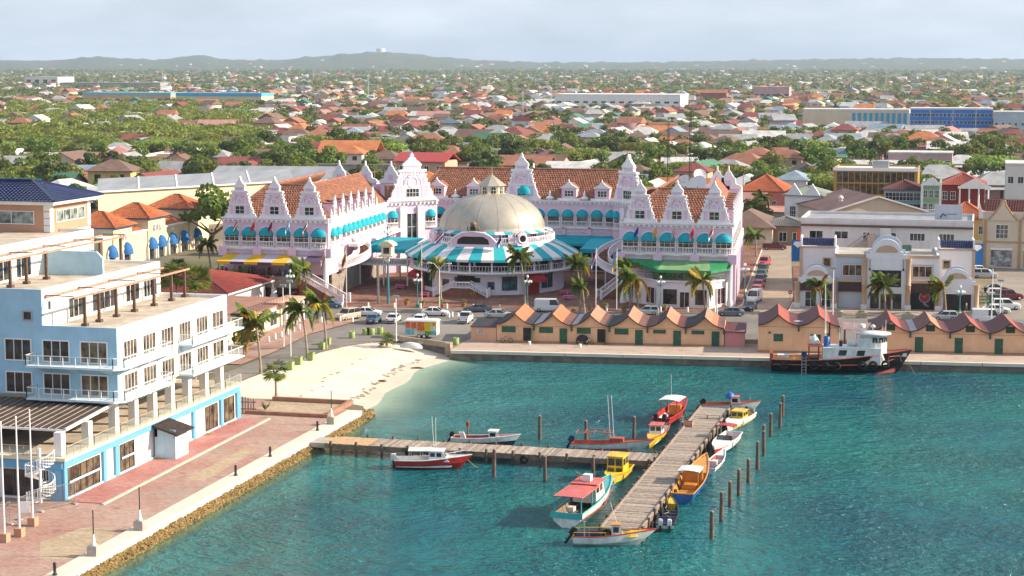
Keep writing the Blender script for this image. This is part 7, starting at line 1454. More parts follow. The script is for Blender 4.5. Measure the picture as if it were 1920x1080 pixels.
# ================================================================ street furniture
M_BIN = pm('faded_green_bin', (.30,.38,.13), .8, .15, 1.5, dirt=.25); M_BOL = pm('bollard_white', (.74,.73,.70), .8, .06, 2)
BINS = [((583,674),'third from the blue building'),((560,682),'second from the blue building'),((544,692),'nearest the blue building'),((603,655),'between the two beach palms'),((614,646),'beside the right beach palm'),((660,634),'standing alone by the sand'),((685,628),'left of the black bin'),((697,628),'right of the black bin'),((713,626),'by the fan palm'),((855,646),'between trailer and shed')]
for i, ((px,py), w_) in enumerate(BINS):
    p = gp(px,py); T = thing('litter_bin', 'pale green concrete litter bin '+w_, 'litter bin', (p.x,p.y,.01), 0, 'green litter bins'); rnd = i in (5,6,7,8,9)
    (MB().lathe([(.42,0),(.45,.1),(.45,.95),(.38,1.0),(.3,1.0),(.3,.85)],14) if rnd else MB().box(-.42,.42,-.42,.42,0,.85).box(-.46,.46,-.46,.46,.85,.95)).build('drum', M_BIN, T); MB().lathe([(.3,.96 if not rnd else .9),(0,.97 if not rnd else .91)],10).build('opening', DARK, T)
p = gp(691,628); T = thing('black_bin', 'black wheeled bin between two pale green bins', 'litter bin', (p.x,p.y,.01)); MB().lathe([(.3,0),(.36,.9),(.4,.92),(.38,1.05),(0,1.1)],10).build('drum', DARK, T); MB().box(-.25,.25,.3,.42,.85,.95).build('handle', DARK, T)
bol = MB().lathe([(.17,0),(.17,.75),(.13,.85),(0,.88)],10).mesh('post'); bb_ = MB().lathe([(.2,0),(.2,.08),(.17,.1)],10).mesh('base')
BL = [((504,643),'at the near end of the brick pavement'),((516,638),'second on the brick pavement edge'),((528,634),'third on the brick pavement edge'),((540,629),'fourth on the brick pavement edge'),((551,624),'fifth on the brick pavement edge'),((562,620),'sixth on the brick pavement edge'),((556,611),'on the brick pavement beside the porch columns'),((603,606),'beside the no-entry sign at the road bend'),((638,604),'left of the beige off-road car'),((661,606),'right of the beige off-road car'),((842,598),'by the white sedan, left of a pair'),((848,596),'by the white sedan, right of a pair'),((859,598),'left of the white pickup')]
nk = 15
for i in range(nk): x = -101+i*4.3; BL.append((None, x))
for i, b_ in enumerate(BL):
    if b_[0]: p = gp(*b_[0]); lab = 'white bollard '+b_[1]
    else:
        p = Vector((b_[1], 279.6+(b_[1]+95.8)*.15+.2, 0)); kx = i-13; lab = 'white bollard on the plaza kerb, ' + ('%s from the left' % ('first second third fourth fifth sixth seventh eighth ninth tenth eleventh twelfth thirteenth fourteenth fifteenth'.split()[kx]))
    T = thing('bollard', lab, 'bollard', (p.x,p.y,.12), 0, 'white bollards along the road'); link('post', bol, M_BOL, T); link('base', bb_, CONC, T)
for i, (px,py,lab) in enumerate(((505,857,'black bollard on the sea wall, left of the farther pair'),(446,893,'black bollard on the sea wall between lamp posts'),(105,1080,'black bollard at the bottom edge on the sea wall'),(592,808,'black bollard beside the far lamp post on sea wall'))):
    p = gp(px,py,.1); T = thing('black_bollard', lab, 'bollard', (-69.3,p.y,.16), 0, 'black bollards on the sea wall'); MB().lathe([(.18,0),(.2,.1),(.12,.2),(.11,.8),(.15,.85),(.13,1.0),(0,1.08)],10).build('post', DARK, T); MB().lathe([(.14,.62),(.145,.66),(.14,.7)],10).build('ring', DARK, T)
for i, (y, lab) in enumerate(((131.0,'headless lamp post nearest the camera on the sea wall'),(139.4,'headless lamp post on the sea wall, second from camera'),(187.0,'lone headless lamp post on the sea wall near the walkway'))):
    T = thing('lamp_post', lab, 'lamp post', (-69.1,y,.16), 0, 'lamp posts on the sea wall'); MB().box(-.42,.42,-.42,.42,0,.75).box(-.36,.36,-.36,.36,.75,.82).build('pedestal', CONC, T); MB().lathe([(.2,.82),(.22,.95),(.12,1.1),(.13,1.3),(.07,1.7),(.06,1.75)],12).build('fluted_base', WHITE, T); MB().tube([(0,0,1.75),(0,0,3.75)],.05,8).build('pole', DARK, T)
for i, (px,py,h,lab) in enumerate(((9,1016,10.2,'leftmost of three bare flagpoles'),(37,1006,10.3,'middle of three bare flagpoles'),(62,986,10.2,'rightmost of three bare flagpoles'))):
    p = gp(px,py); T = thing('flagpole', lab+' before the blue building', 'flagpole', (p.x,p.y,.01), 0, 'bare flagpoles'); MB().box(-.35,.35,-.35,.35,0,.75).build('base', M_TAN, T); MB().tube([(0,0,.75),(0,0,h)],[.09,.06],10).build('pole', WHITE, T); MB().lathe([(.06,h),(.09,h+.06),(0,h+.14)],8).build('finial', WHITE, T)
def barrier(label, a, b):
    a = Vector((*a,0)); d = Vector((*b,0))-a; T = thing('mesh_barrier', label, 'barrier', a, atan2(d.y,d.x), 'mesh barriers'); L_ = d.length; m = MB().bar((0,0,.1),(0,0,2.0),.05).bar((L_,0,.1),(L_,0,2.0),.05).bar((0,0,2.0),(L_,0,2.0),.05).bar((0,0,.2),(L_,0,.2),.05); m.build('frame', METAL, T)
    w_ = MB()
    for k in range(int(L_/.2)): w_.bar((k*.2,0,.2),(k*.2,0,2.0),.012)
    for k in range(9): w_.bar((0,0,.3+k*.2),(L_,0,.3+k*.2),.012)
    w_.build('wire_mesh', METAL, T)['kind'] = 'stuff'
    for x in (.1,L_-.1): MB().box(x-.15,x+.15,-.35,.35,0,.12).build('foot', CONC, T)
barrier('leaning mesh barrier right beside the spiral stair foot', (-81.0,143.6), (-79.2,146.9)); barrier('mesh barrier left of the spiral stair by the flagpoles', (-81.2,140.2), (-80.8,143.4)); barrier('mesh barrier behind the left flagpole with a white notice', (-81.6,134.5), (-81.2,138.8))
T = thing('notice_board', 'small white notice board hung on the mesh barrier', 'sign', (-80.2,139.6,0), .3); MB().box(-.5,.5,-.03,.03,.9,1.9).build('board', WHITE, T); MB().bar((-.45,0,0),(-.45,0,1.9),.05).bar((.45,0,0),(.45,0,1.9),.05).build('post', METAL, T)
# tall poles, double-arm lamp, teal lamps, clock post
M_TEALP = pm('teal_metal', (.03,.22,.23), .5, .1)
def pole(label, px, py, h, arm=0):
    p = gp(px,py,.1); T = thing('street_light', label, 'street light', (p.x,p.y,.1)); MB().tube([(0,0,0),(0,0,h)],[.11,.07],8).build('pole', M_BOL, T)
    for a in ((-1,1) if arm == 2 else (1,) if arm else ()): MB().tube([(0,0,h-.1),(a*.9,0,h+.9),(a*1.7,0,h+1.0)],.05,6).build('arm', M_BOL, T); MB().box(a*1.7-.35,a*1.7+.35,-.14,.14,h+.9,h+1.05).build('lamp_head', WHITE, T)
    if not arm: MB().box(-.45,.45,-.2,.2,h,h+.3).build('flood_light', METAL, T)
pole('white double-armed street lamp in front of the dome', 824, 580, 6.6, 2); pole('thin pole with floodlights on the sand by the trailer', 743, 640, 6.4); pole('left of two thin poles on the brick pavement', 532, 650, 8.6); pole('right of two thin poles on the brick pavement', 545, 668, 10.2, 0); pole('thin white pole before the green awning', 1344, 600, 6.5); pole('tall thin pole in front of the white watch shop left arch', 1560, 640, 10.5); pole('thin pole right of the watch shop over the car park', 1858, 620, 9.5); pole('wooden utility pole at the right edge car park', 1874, 606, 6.5)
def teal_lamp(label, px, py, h):
    p = gp(px,py,.13); T = thing('ornate_lamp', label, 'street lamp', (p.x,p.y,.13), 0, 'teal ornate lamps on the plaza'); MB().lathe([(.35,0),(.35,.3),(.15,.5),(.1,1.2),(.07,1.4),(.07,h),(.0,h+.1)],10).build('post', M_TEALP, T)
    for k in range(6): a = k*pi/3; MB().tube([(0,0,h-1.1),(.5*cos(a),.5*sin(a),h-1.2),(.6*cos(a),.6*sin(a),h-.8)],.035,5).build('arm', M_TEALP, T); MB().lathe([(.08,0),(.2,.18),(.17,.36),(0,.45)],8,(.6*cos(a),.6*sin(a),h-.8)).build('globe', M_BOL, T)
    MB().lathe([(.08,0),(.22,.2),(.18,.4),(0,.5)],8,(0,0,h)).build('globe', M_BOL, T)
teal_lamp('teal ornate lamp left of the double staircase', 783, 575, 5.0); teal_lamp('teal ornate lamp right of the double staircase by the palm', 989, 578, 5.0); teal_lamp('teal ornate lamp before the yellow awning terrace', 545, 585, 6.4); teal_lamp('teal ornate lamp left of the green awning shop', 1238, 582, 5.2); teal_lamp('dark ornate lamp on the side street corner', 1396, 560, 5.6); teal_lamp('dark lamp by the right arch of the watch shop', 1799, 592, 4.4)
p = gp(728,570,.13); T = thing('clock_post', 'teal clock post crowned by a cream lantern house left of the dome', 'clock', (p.x,p.y,.13)); MB().tube([(0,0,0),(0,0,8.2)],[.22,.16],10).build('post', M_TEALP, T); MB().box(-1.9,-1.6,-.15,.15,0,7.0).build('grey_post', METAL, T)
MB().box(-.85,.85,-.85,.85,8.2,9.8).build('lantern', M_CRM, T); MB().box(-.5,.5,-.87,-.85,8.5,9.5).build('lantern_window', GLASS, T); MB().ext([(-1.3,9.8),(1.3,9.8),(1.2,10.1),(.4,10.6),(-.4,10.6),(-1.2,10.1)],-1.2,1.2).build('lantern_roof', M_CRM, T); MB().box(-1.2,1.2,-1.2,1.2,8.0,8.2).build('platform', M_CRM, T); MB().lathe([(0,-.02),(.45,0),(.45,.08),(0,.1)],16).xf(Matrix.Translation((0,-.3,7.4)) @ Matrix.Rotation(pi/2,4,'X')).build('clock_face', M_BOL, T)
m = MB(); torus(m, (-.6,0,11.6), .5, .05); torus(m, (.6,0,11.6), .5, .05); torus(m, (0,0,12.2), .6, .05); m.tube([(0,0,10.6),(0,0,13.0)],.05,6); m.build('ironwork', M_TEALP, T)
# flags
FC = {k: pm('flag_'+k, c, .8, .1, 2) for k, c in dict(red=(.50,.02,.03), white=(.70,.70,.70), blue=(.02,.05,.28), sky=(.10,.35,.60), yellow=(.68,.45,.02), orange=(.60,.20,.02), green=(.01,.18,.06), navy=(.01,.015,.09)).items()}
def flag(T, x, y, z, w, h, cols, rz=0, droop=.6):
    """cloth in coloured bands, hanging with folds"""
    n = len(cols)
    for k, c in enumerate(cols):
        m = MB(); A = []; Bq = []
        for i in range(9):
            s = i/8; xx = w*s*(1-.25*droop); zz = -droop*w*s*.9; yy = .12*sin(s*7+k*.2)
            A.append((xx,yy,zz-h*k/n)); Bq.append((xx,yy,zz-h*(k+1)/n))
        m.strip(A, Bq, True); m.build('band', FC[c], T, (x,y,z), rz)
def facade_flags(xs_, y, names, side):
    for (x, (cols, lab)) in zip(xs_, names):
        T = thing('flag', lab, 'flag', (x,y,11.0)); MB().tube([(0,0,0),(0.0,-1.1,2.4)],.04,6).build('staff', WHITE, T); flag(T, 0, -1.1, 2.3, 1.1, 1.1, cols, pi+.4, 1.3)
fl1 = [(('red','white','green'),'red white and green flag, first on the left pink wing'),(('red',),'plain red flag, second on the left pink wing'),(('navy','red'),'dark blue and red flag, third on the left pink wing'),(('sky','white','sky'),'pale blue and white flag, fourth on the left pink wing'),(('green','white','red'),'green white red flag, fifth on the left pink wing')]
facade_flags([-116.4-9.5+19.0*(i+1)/6 for i in range(5)], 288.3, fl1, 0)
fl2 = [(('blue',),'plain blue flag, first on the right pink wing'),(('orange','yellow','orange'),'orange and yellow flag, second on the right pink wing'),(('red','white','red','white','red'),'red and white striped flag, third on the right wing'),(('red','red'),'plain red flag, fourth on the right pink wing'),(('red','white'),'red and white flag, fifth on the right pink wing')]
facade_flags([-48.4-9.3+18.6*(i+1)/6 for i in range(5)], 295.8, fl2, 0)
for px, py, top, cols, lab in ((611,565,9.5,('red','white','red','white','navy'),'flagpole with a hanging striped flag by the left wing corner'),(650,578,10.0,('yellow','navy','orange'),'flagpole with yellow blue and orange flag before the curved stair'),(791,566,9.6,('green','green'),'flagpole with furled green flag left of the striped awning'),(1117,578,9.8,('red','white','blue'),'flagpole with furled red white blue flag right of the dome'),(1156,580,9.8,('sky','yellow'),'flagpole with furled pale flag before the right curved stair'),(877,470,0,None,'')):
    if not cols: continue
    p = gp(px,py,.13); T = thing('flagpole', lab, 'flagpole', (p.x,p.y,.13)); MB().tube([(0,0,0),(0,0,top)],[.08,.05],8).build('pole', WHITE, T); MB().lathe([(.05,top),(.1,top+.08),(0,top+.16)],8).build('finial', M_YEL, T); flag(T, 0, 0, top-.3, 1.3, 1.7, cols, pi+.3, 1.7)
T = thing('flag', 'red white blue flag flying left on the rotunda pediment', 'flag', (-90.4,300.6,8.9)); MB().tube([(0,0,0),(.5,-.4,2.2)],.04,6).build('staff', WHITE, T); flag(T, .5, -.4, 2.2, 1.9, 1.0, ('red','white','blue'), pi+.2, .9)
T = thing('flag', 'blue flag hanging right on the rotunda pediment', 'flag', (-79.6,300.4,8.9)); MB().tube([(0,0,0),(.1,-.3,2.0)],.04,6).build('staff', WHITE, T); flag(T, .1, -.3, 2.0, 1.2, 1.1, ('blue','navy'), pi+.2, 1.5)
p = gp(462,748); T = thing('wooden_gate', 'weathered arched wooden gate at the far corner of the blue building', 'gate', (-81.9,191.2,0), .1)
for k in range(12): MB().box(-.08,.08,-.04,.04,0,1.6+.3*sin(pi*(k+.5)/12)).build('board', WOODS[k%4], T, (-1.9+k*.33,0,0))
MB().box(-2.1,2.0,.04,.1,.4,.52).box(-2.1,2.0,.04,.1,1.2,1.32).build('rail', M_BEAM, T)
T = thing('agave', 'spiky agave plant beside the wooden gate', 'plant', (-79.6,193.4,0))
for k in range(16):
    a = k*2.4; MB().add([(0,0,0),(cos(a+.2)*.35,sin(a+.2)*.35,.45),(cos(a)*(.7+.3*(k%3)),sin(a)*(.7+.3*(k%3)),.7+.35*(k%2)),(cos(a-.2)*.35,sin(a-.2)*.35,.45)],[(0,1,2,3)]).build('leaf', L_C, T)
q_ = random.Random(9); m = MB()
for k in range(300):
    y = q_.choice((170.5,171.5,173,178.5,184.5,166.0,147.9))+q_.gauss(0,.35); x = -80.4+abs(q_.gauss(0,.35)); a = q_.random()*6; h = q_.uniform(.1,.38); m.add([(x,y,.05),(x+.05*cos(a),y+.05*sin(a),.05),(x+.16*cos(a+1),y+.16*sin(a+1),.05+h)],[(0,1,2)])
tag(m.build('weeds', L_PALMY), 'tufts of dry yellow weeds along the foot of the blue building', 'weeds', kind='stuff')
# signs, tables, benches
p = gp(1481,575,.1); T = thing('no_entry_sign', 'round red no-entry sign at the side street corner', 'road sign', (p.x,p.y,.1)); MB().tube([(0,0,0),(0,0,2.6)],.04,6).build('post', METAL, T); MB().lathe([(0,0),(.34,0),(.34,.03),(0,.03)],16).xf(Matrix.Translation((0,0,2.4)) @ Matrix.Rotation(pi/2,4,'X')).build('disc', FC['red'], T); MB().box(-.22,.22,-.05,-.031,2.35,2.45).build('white_bar', WHITE, T)
M_PKT = pm('pink_table', (.58,.14,.26), .6, .08)
for px, py, lab in ((751,542,'pink picnic table left of the dome under the red awning'),(797,556,'pink picnic bench near the teal lamp left of the stair'),(1058,552,'pink picnic table right of the red awning door'),(1066,562,'pink picnic bench in front of the pink table right')):
    p = gp(px,py,.13); T = thing('picnic_table', lab, 'picnic table', (p.x,p.y,.13), .1); MB().box(-.9,.9,-.4,.4,.68,.76).build('top', M_PKT, T)
    for sg in (-1,1): MB().box(-.9,.9,sg*.75-.15,sg*.75+.15,.4,.46).build('bench', M_PKT, T); MB().box(sg*.6-.06,sg*.6+.06,-.7,.7,0,.68).build('leg', M_PKT, T)
# upturned dinghy on the sand
p = gp(771,652,-.1); T = thing('upturned_dinghy', 'upturned white dinghy lying on the sand against the low wall', 'boat', (p.x,p.y,-.1), -.08); MB().lathe([(1.0,0),(.95,.3),(.7,.65),(.2,.8),(0,.8)],14,sx=1.75,sy=.7).build('hull', C_PAL, T); MB().bar((-1.7,0,.05),(1.7,0,.82),.05,.05).build('keel', C_WHT, T)
# bicycle, covered scooter, white buckets before the shed
def bicycle(label, p, rz, tarp=False):
    T = thing('scooter' if tarp else 'bicycle', label, 'scooter' if tarp else 'bicycle', p, rz)
    for x in (-.55,.55): m = MB(); torus(m, (x,0,.34), .32, .035 if not tarp else .07, 16, 5); m.build('wheel', M_TYRE, T)
    MB().tube([(-.55,0,.34),(-.15,0,.85),(.45,0,.85),(.55,0,.34)],.025,5).tube([(-.15,0,.85),(0,0,.34),(.45,0,.85)],.025,5).build('frame', METAL, T); MB().box(-.3,-.05,-.08,.08,.9,.97).build('saddle', DARK, T); MB().tube([(.42,-.28,1.05),(.45,0,.95),(.42,.28,1.05)],.02,5).build('handlebar', METAL, T)
    if tarp: MB().lathe([(.62,.45),(.66,.8),(.45,1.15),(.15,1.3),(0,1.32)],10,sx=1.35,sy=.6).build('cover', pm('black_tarp', (.02,.02,.024), .5, .4, 3, bump=.5), T)
p = gp(950,643); bicycle('old bicycle leaning before the first shed bay', (p.x,p.y,.02), .3); p = gp(1092,645); bicycle('scooter under a black cover before the third shed bay', (p.x,p.y,.02), .2, True); p = gp(1105,647); bicycle('bicycle parked right of the covered scooter', (p.x,p.y,.02), 1.0)
for px, py, lab in ((993,646,'white bucket beside the open doorway of the shed'),(1088,651,'small white bucket on the quay before the scooter')): p = gp(px,py); T = thing('bucket', lab, 'bucket', (p.x,p.y,.02)); MB().lathe([(.17,0),(.22,.45),(.2,.45),(.16,.05)],12).build('pail', WHITE, T); m = MB(); torus(m, (0,0,.45), .2, .012, 12, 4); m.build('handle', METAL, T)
# ================================================================ people
def person(label, loc, rz, shirt, trousers, h=1.72, stride=.18, arm=.1, hair=(.02,.015,.01)):
    T = thing('person', label, 'person', loc, rz); s = h/1.75
    V = [(0,0,.95),(0,0,1.15),(0,0,1.38),(0,.02,1.5),(0,.03,1.6),(0,.03,1.72),(-.19,0,1.4),(-.25,-.02,1.12),(-.24,-arm,.88),(.19,0,1.4),(.25,.02,1.12),(.24,arm,.88),(-.1,0,.9),(-.11,stride*.4,.5),(-.11,stride,.07),(-.11,stride-.14,.03),(.1,0,.9),(.11,-stride*.2,.5),(.11,-stride,.07),(.11,-stride-.14,.03)]
    E_ = [(0,1),(1,2),(2,3),(3,4),(4,5),(2,6),(6,7),(7,8),(2,9),(9,10),(10,11),(0,12),(12,13),(13,14),(14,15),(0,16),(16,17),(17,18),(18,19)]
    rad = [.15,.14,.16,.06,.09,.085,.065,.05,.04,.065,.05,.04,.095,.07,.05,.04,.095,.07,.05,.04]
    me = bpy.data.meshes.new('body'); me.from_pydata([tuple(c*s for c in v) for v in V], E_, []); o = bpy.data.objects.new('tmp', me); COL.objects.link(o); md = o.modifiers.new('s','SKIN'); sb = o.modifiers.new('d','SUBSURF'); sb.levels = 1
    for i, r_ in enumerate(rad): me.skin_vertices[0].data[i].radius = (r_*s, r_*s*.85); me.skin_vertices[0].data[i].use_root = i == 0
    bpy.context.view_layer.update(); me2 = bpy.data.meshes.new_from_object(o.evaluated_get(bpy.context.evaluated_depsgraph_get())); bpy.data.objects.remove(o)
    me2.materials.clear(); sk = pm('skin', (.22,.12,.075), .6)
    for mt in (sk, shirt, trousers): me2.materials.append(mt)
    for f in me2.polygons:
        z = f.center.z/s; x = abs(f.center.x)/s; f.use_smooth = True; f.material_index = 1 if .95 < z < 1.46 and not (x > .2 and z < 1.2) else 2 if .1 < z <= .95 and x < .2 else 0
    b_ = link('body', me2, None, T); MB().lathe([(.0,.1),(.075,.08),(.10,.0),(.095,-.05)],10,(0,.04*s,1.70*s),sy=1.1).build('hair', pm('hair', hair, .7), T); return T
cl_ = lambda n, c: pm('cloth_'+n, c, .9, .1, 4)
p = gp(1852,580,.02); person('person in a green shirt and dark trousers standing by the car park', (p.x,p.y,.02), .4, cl_('green',(.02,.25,.08)), cl_('dark',(.02,.02,.03)))
p = gp(1842,560,.02); person('person in a white shirt walking beside the watch shop', (p.x,p.y,.13), 2.0, cl_('white',(.65,.65,.65)), cl_('grey',(.16,.15,.14)))
p = gp(1812,584,.13); person('person in a white shirt at the open doorway of the watch shop', (p.x,p.y-.4,.13), 1.2, cl_('white',(.65,.65,.65)), cl_('tan',(.32,.22,.14)), arm=.3)
p = gp(985,604,.02); person('person in a bright blue shirt on the road behind the shed', (p.x,p.y,.02), 1.6, cl_('blue',(.03,.18,.42)), cl_('dark',(.02,.02,.03)), 1.7)
# ================================================================ the town behind, to the hills
import numpy as np
TR = random.Random(77)
WALLS = {'white':(.70,.68,.65),'cream':(.64,.54,.40),'peach':(.60,.38,.26),'pink':(.58,.36,.36),'yellow':(.62,.46,.20),'pale blue':(.40,.50,.56),'tan':(.42,.31,.21)}
ROOFS = {'terracotta':(.34,.14,.085),'dark red':(.24,.065,.055),'brown':(.19,.115,.085),'grey':(.34,.34,.34),'white':(.60,.58,.55),'orange':(.50,.17,.06),'dusty pink':(.44,.22,.18),'green':(.07,.20,.12),'blue grey':(.25,.32,.38)}
RW_ = ['terracotta']*4+['dark red']*3+['brown']*6+['grey']*6+['white']*4+['orange']+['dusty pink']+['green']+['blue grey']*2
WW_ = ['white']*6+['cream']*5+['peach']*3+['pink']*2+['yellow']*2+['pale blue']+['tan']*2
WM = {k: pm('wall_'+k.replace(' ','_'), c, .85, .10, .15, dirt=.25) for k, c in WALLS.items()}; RM = {k: pm('roof_'+k.replace(' ','_'), c, .75, .22, .35, dirt=.25, stretch=(1,1,.4)) for k, c in ROOFS.items()}
LMK = [('the dome',920,340),('the left wing',540,330),('the right wing',1280,330),('the yellow warehouse',300,330),('the blue school',1800,230),('the white hall',1150,185),('the orange barn',645,262),('the gold office',1620,335),('the blue-roofed depot',330,180),('the left wood',120,260),('the side street',1440,380),('the central mast',692,140),('the pink block',1445,162),('the gabled shopfront',1890,360)]
def near_lm(px, py): return min(LMK, key=lambda l: (l[1]-px)**2+((l[2]-py)*2.2)**2)[0]
BLD = [(-215,-120,255,455),(-120,-30,250,366),(-50,45,250,398),(-40,16,396,505),(-66,-44,468,500)]            # already built over
def free(x, y, m=0): return not any(a-m < x < b+m and c-m < y < d+m for a, b, c, d in BLD)
# prototypes: walls and roofs
HP = []
for w, d, h, kind in ((11,9,3.2,'hipped'),(13,9,3.2,'gabled'),(10,12,3.0,'gabled'),(14,11,3.4,'hipped'),(9,8,5.8,'hipped'),(12,8,3.2,'sloping'),(16,10,3.6,'flat')):
    wl = MB().box(-w/2,w/2,-d/2,d/2,0,h); rf = MB(); a, b = w/2+.6, d/2+.6
    if kind == 'gabled':
        if w >= d: wl.ext([(0,0)],0,0) if 0 else None
        long = w >= d; rh = min(w,d)*.26
        if long:
            wl.add([(-w/2,-d/2,h),(-w/2,d/2,h),(-w/2,0,h+rh)],[(0,2,1)]).add([(w/2,-d/2,h),(w/2,d/2,h),(w/2,0,h+rh)],[(0,1,2)]); rf.sheet([(-a,-b,h-.15),(a,-b,h-.15),(a,0,h+rh+.1),(-a,0,h+rh+.1)],.12).sheet([(a,b,h-.15),(-a,b,h-.15),(-a,0,h+rh+.1),(a,0,h+rh+.1)],.12)
        else:
            wl.add([(-w/2,-d/2,h),(w/2,-d/2,h),(0,-d/2,h+rh)],[(0,1,2)]).add([(-w/2,d/2,h),(w/2,d/2,h),(0,d/2,h+rh)],[(0,2,1)]); rf.sheet([(-a,b,h-.15),(-a,-b,h-.15),(0,-b,h+rh+.1),(0,b,h+rh+.1)],.12).sheet([(a,-b,h-.15),(a,b,h-.15),(0,b,h+rh+.1),(0,-b,h+rh+.1)],.12)
    elif kind == 'hipped':
        rh = min(w,d)*.27; r_ = min(a,b)*.9; P = [Vector((-a,-b,h)),Vector((a,-b,h)),Vector((a,b,h)),Vector((-a,b,h))]; p, q = (Vector((-a+r_,0,h+rh)),Vector((a-r_,0,h+rh))) if w >= d else (Vector((0,-b+r_,h+rh)),Vector((0,b-r_,h+rh)))
        fs = ((P[0],P[1],q,p),(P[1],P[2],q),(P[2],P[3],p,q),(P[3],P[0],p)) if w >= d else ((P[0],P[1],p),(P[1],P[2],q,p),(P[2],P[3],q),(P[3],P[0],p,q))
        for f in fs: rf.add(f,[list(range(len(f)))])
        rf.add([v-Vector((0,0,.15)) for v in P],[(3,2,1,0)])
        for i in range(4): rf.add([P[i]-Vector((0,0,.15)),P[(i+1)%4]-Vector((0,0,.15)),P[(i+1)%4],P[i]],[(0,1,2,3)])
    elif kind == 'sloping': rf.sheet([(-a,-b,h+.05),(a,-b,h+.05),(a,b,h+1.1),(-a,b,h+1.1)],.15); wl.box(-w/2,w/2,d/2-.2,d/2,h,h+1.0)
    else: rf.box(-w/2+.2,w/2-.2,-d/2+.2,d/2-.2,h,h+.05); wl.box(-w/2,w/2,-d/2,-d/2+.2,h,h+.45).box(-w/2,w/2,d/2-.2,d/2,h,h+.45).box(-w/2,-w/2+.2,-d/2,d/2,h,h+.45).box(w/2-.2,w/2,-d/2,d/2,h,h+.45)
    HP.append((w,d,h,kind,wl,rf,wl.mesh('wall'),rf.mesh('roof')))
    if kind in ('gabled','hipped'):                               # the same house with a side extension and a veranda
        for sx in (-1,1):
            w2 = MB(); w2.v, w2.f, w2.sm = list(wl.v), list(wl.f), list(wl.sm); r2 = MB(); r2.v, r2.f, r2.sm = list(rf.v), list(rf.f), list(rf.sm); e0, e1 = sorted((sx*w/2, sx*(w/2+4.5))); w2.box(e0,e1,-d*.3,d*.45,0,2.5); r2.sheet([(e0-.2,-d*.3-.4,2.5),(e1+.3,-d*.3-.4,2.4),(e1+.3,d*.45+.4,2.9),(e0-.2,d*.45+.4,3.0)],.12); r2.sheet([(-w*.35,-d/2-2.6,2.35),(w*.3,-d/2-2.6,2.35),(w*.3,-d/2,2.95),(-w*.35,-d/2,2.95)],.1)
            for xx in (-w*.33,0,w*.28): w2.box(xx-.12,xx+.12,-d/2-2.5,-d/2-2.26,0,2.4)
            HP.append((w,d,h,kind,w2,r2,w2.mesh('wall'),r2.mesh('roof')))
WINM = MB().box(-.65,.65,-.06,.01,0,1.15).mesh('window'); DOORM = MB().box(-.5,.5,-.06,.01,0,2.1).mesh('door'); WINM.materials.append(GLASS); DOORM.materials.append(M_POST)
cells = []; y = 372.0
while y < 2300:
    step = 18.5 if y < 1100 else 24
    xc = -y*math.tan(YAW); half = y*.33
    x = xc-half
    while x < xc+half:
        cells.append((x+TR.uniform(-4.5,4.5), y+TR.uniform(-4.5,4.5))); x += step
    y += step*.92
hs, ts = [], []
for x, y in cells:
    px, py = to_px((x,y,0))
    if px < -70 or px > 1990 or not free(x, y, 7): 
        continue
    wood = (px < 480 and 195 < py < 300) or (py < 285 and px < 120) ; pt = .86 if wood else .45 if py > 250 else .54 if py > 200 else .58
    clump = mnoise.noise((x*.012,y*.012,3.3)); pt += clump*.35
    if TR.random() < pt: ts.append((x,y,px,py,wood))
    else:
        hs.append((x,y,px,py))
        if TR.random() < .5: ts.append((x+TR.uniform(8,10),y+TR.uniform(-9,9),px,py,False))
# keep clear of the landmarks set by survey
SPEC_B = []
def lm(label, name, cat, pxa, pxb, Yc, pyb, z1, depth, wall, roof, flat=True, wins=(), rz=0, rh=2.5, par=.5):
    """one surveyed building of the town: left and right edge sight lines on the plane y = Yc"""
    xa, _ = ou(pxa, pyb, Yc); xb, _ = ou(pxb, pyb, Yc); SPEC_B.append((xa-2,xb+2,Yc-6,Yc+depth+3)); w = (xb-xa)
    T = thing(name, label, cat, ((xa+xb)/2,Yc,0), rz); MB().box(-w/2,w/2,0,depth,0,z1).build('wall', wall, T)
    if flat: MB().box(-w/2-.2,w/2+.2,-.2,depth+.2,z1,z1+par).build('roof', roof, T)
    elif flat is None: MB().sheet([(-w/2-.8,-.8,z1-.2),(w/2+.8,-.8,z1-.2),(w/2+.8,depth/2,z1+rh),(-w/2-.8,depth/2,z1+rh)],.2).sheet([(w/2+.8,depth+.8,z1-.2),(-w/2-.8,depth+.8,z1-.2),(-w/2-.8,depth/2,z1+rh),(w/2+.8,depth/2,z1+rh)],.2).build('roof', roof, T)
    for n_, z_, ww, hh in wins:
        for k in range(n_): win(T, -w/2+w*(k+.5)/n_, 0, z_, ww, hh, 2, 1, WHITE, GLASS, 0, .15)
    return T
SB = pm('school_blue', (.045,.23,.62), .7, .08, .2); CW = WM['white']
S = lm('long bright blue three-storey school with white window panels, far right', 'blue_school', 'school', 1706, 1860, 1010, 245, 15, 16, SB, CW, True, ((20,3.5,1.5,1.7),(20,7.3,1.5,1.7),(20,11.2,1.5,1.7)), 0, 2, .9)
for k in range(24): MB().box(-.15,.15,-.5,0,0,14.8).build('fin', SB if k%6 else CW, S, (-23+k*2.0,0,0))
lm('pale blue side wing at the right end of the blue school', 'school_wing', 'school', 1862, 1960, 1000, 245, 14, 16, WM['pale blue'], CW, True, ((8,2,1.2,1.6),(8,7,1.2,1.6)))
S = lm('cream hall with a row of blue shutters left of the blue school', 'shuttered_hall', 'hall', 1505, 1704, 1060, 236, 13, 18, WM['cream'], CW, True, (), 0, 2, .8)
for k in range(18): MB().box(-.9,.9,-.3,0,3.2,11.6).build('blue_shutter', pm('shutter_blue', (.04,.33,.55), .6), S, (2+k*3.2-3,0,0))
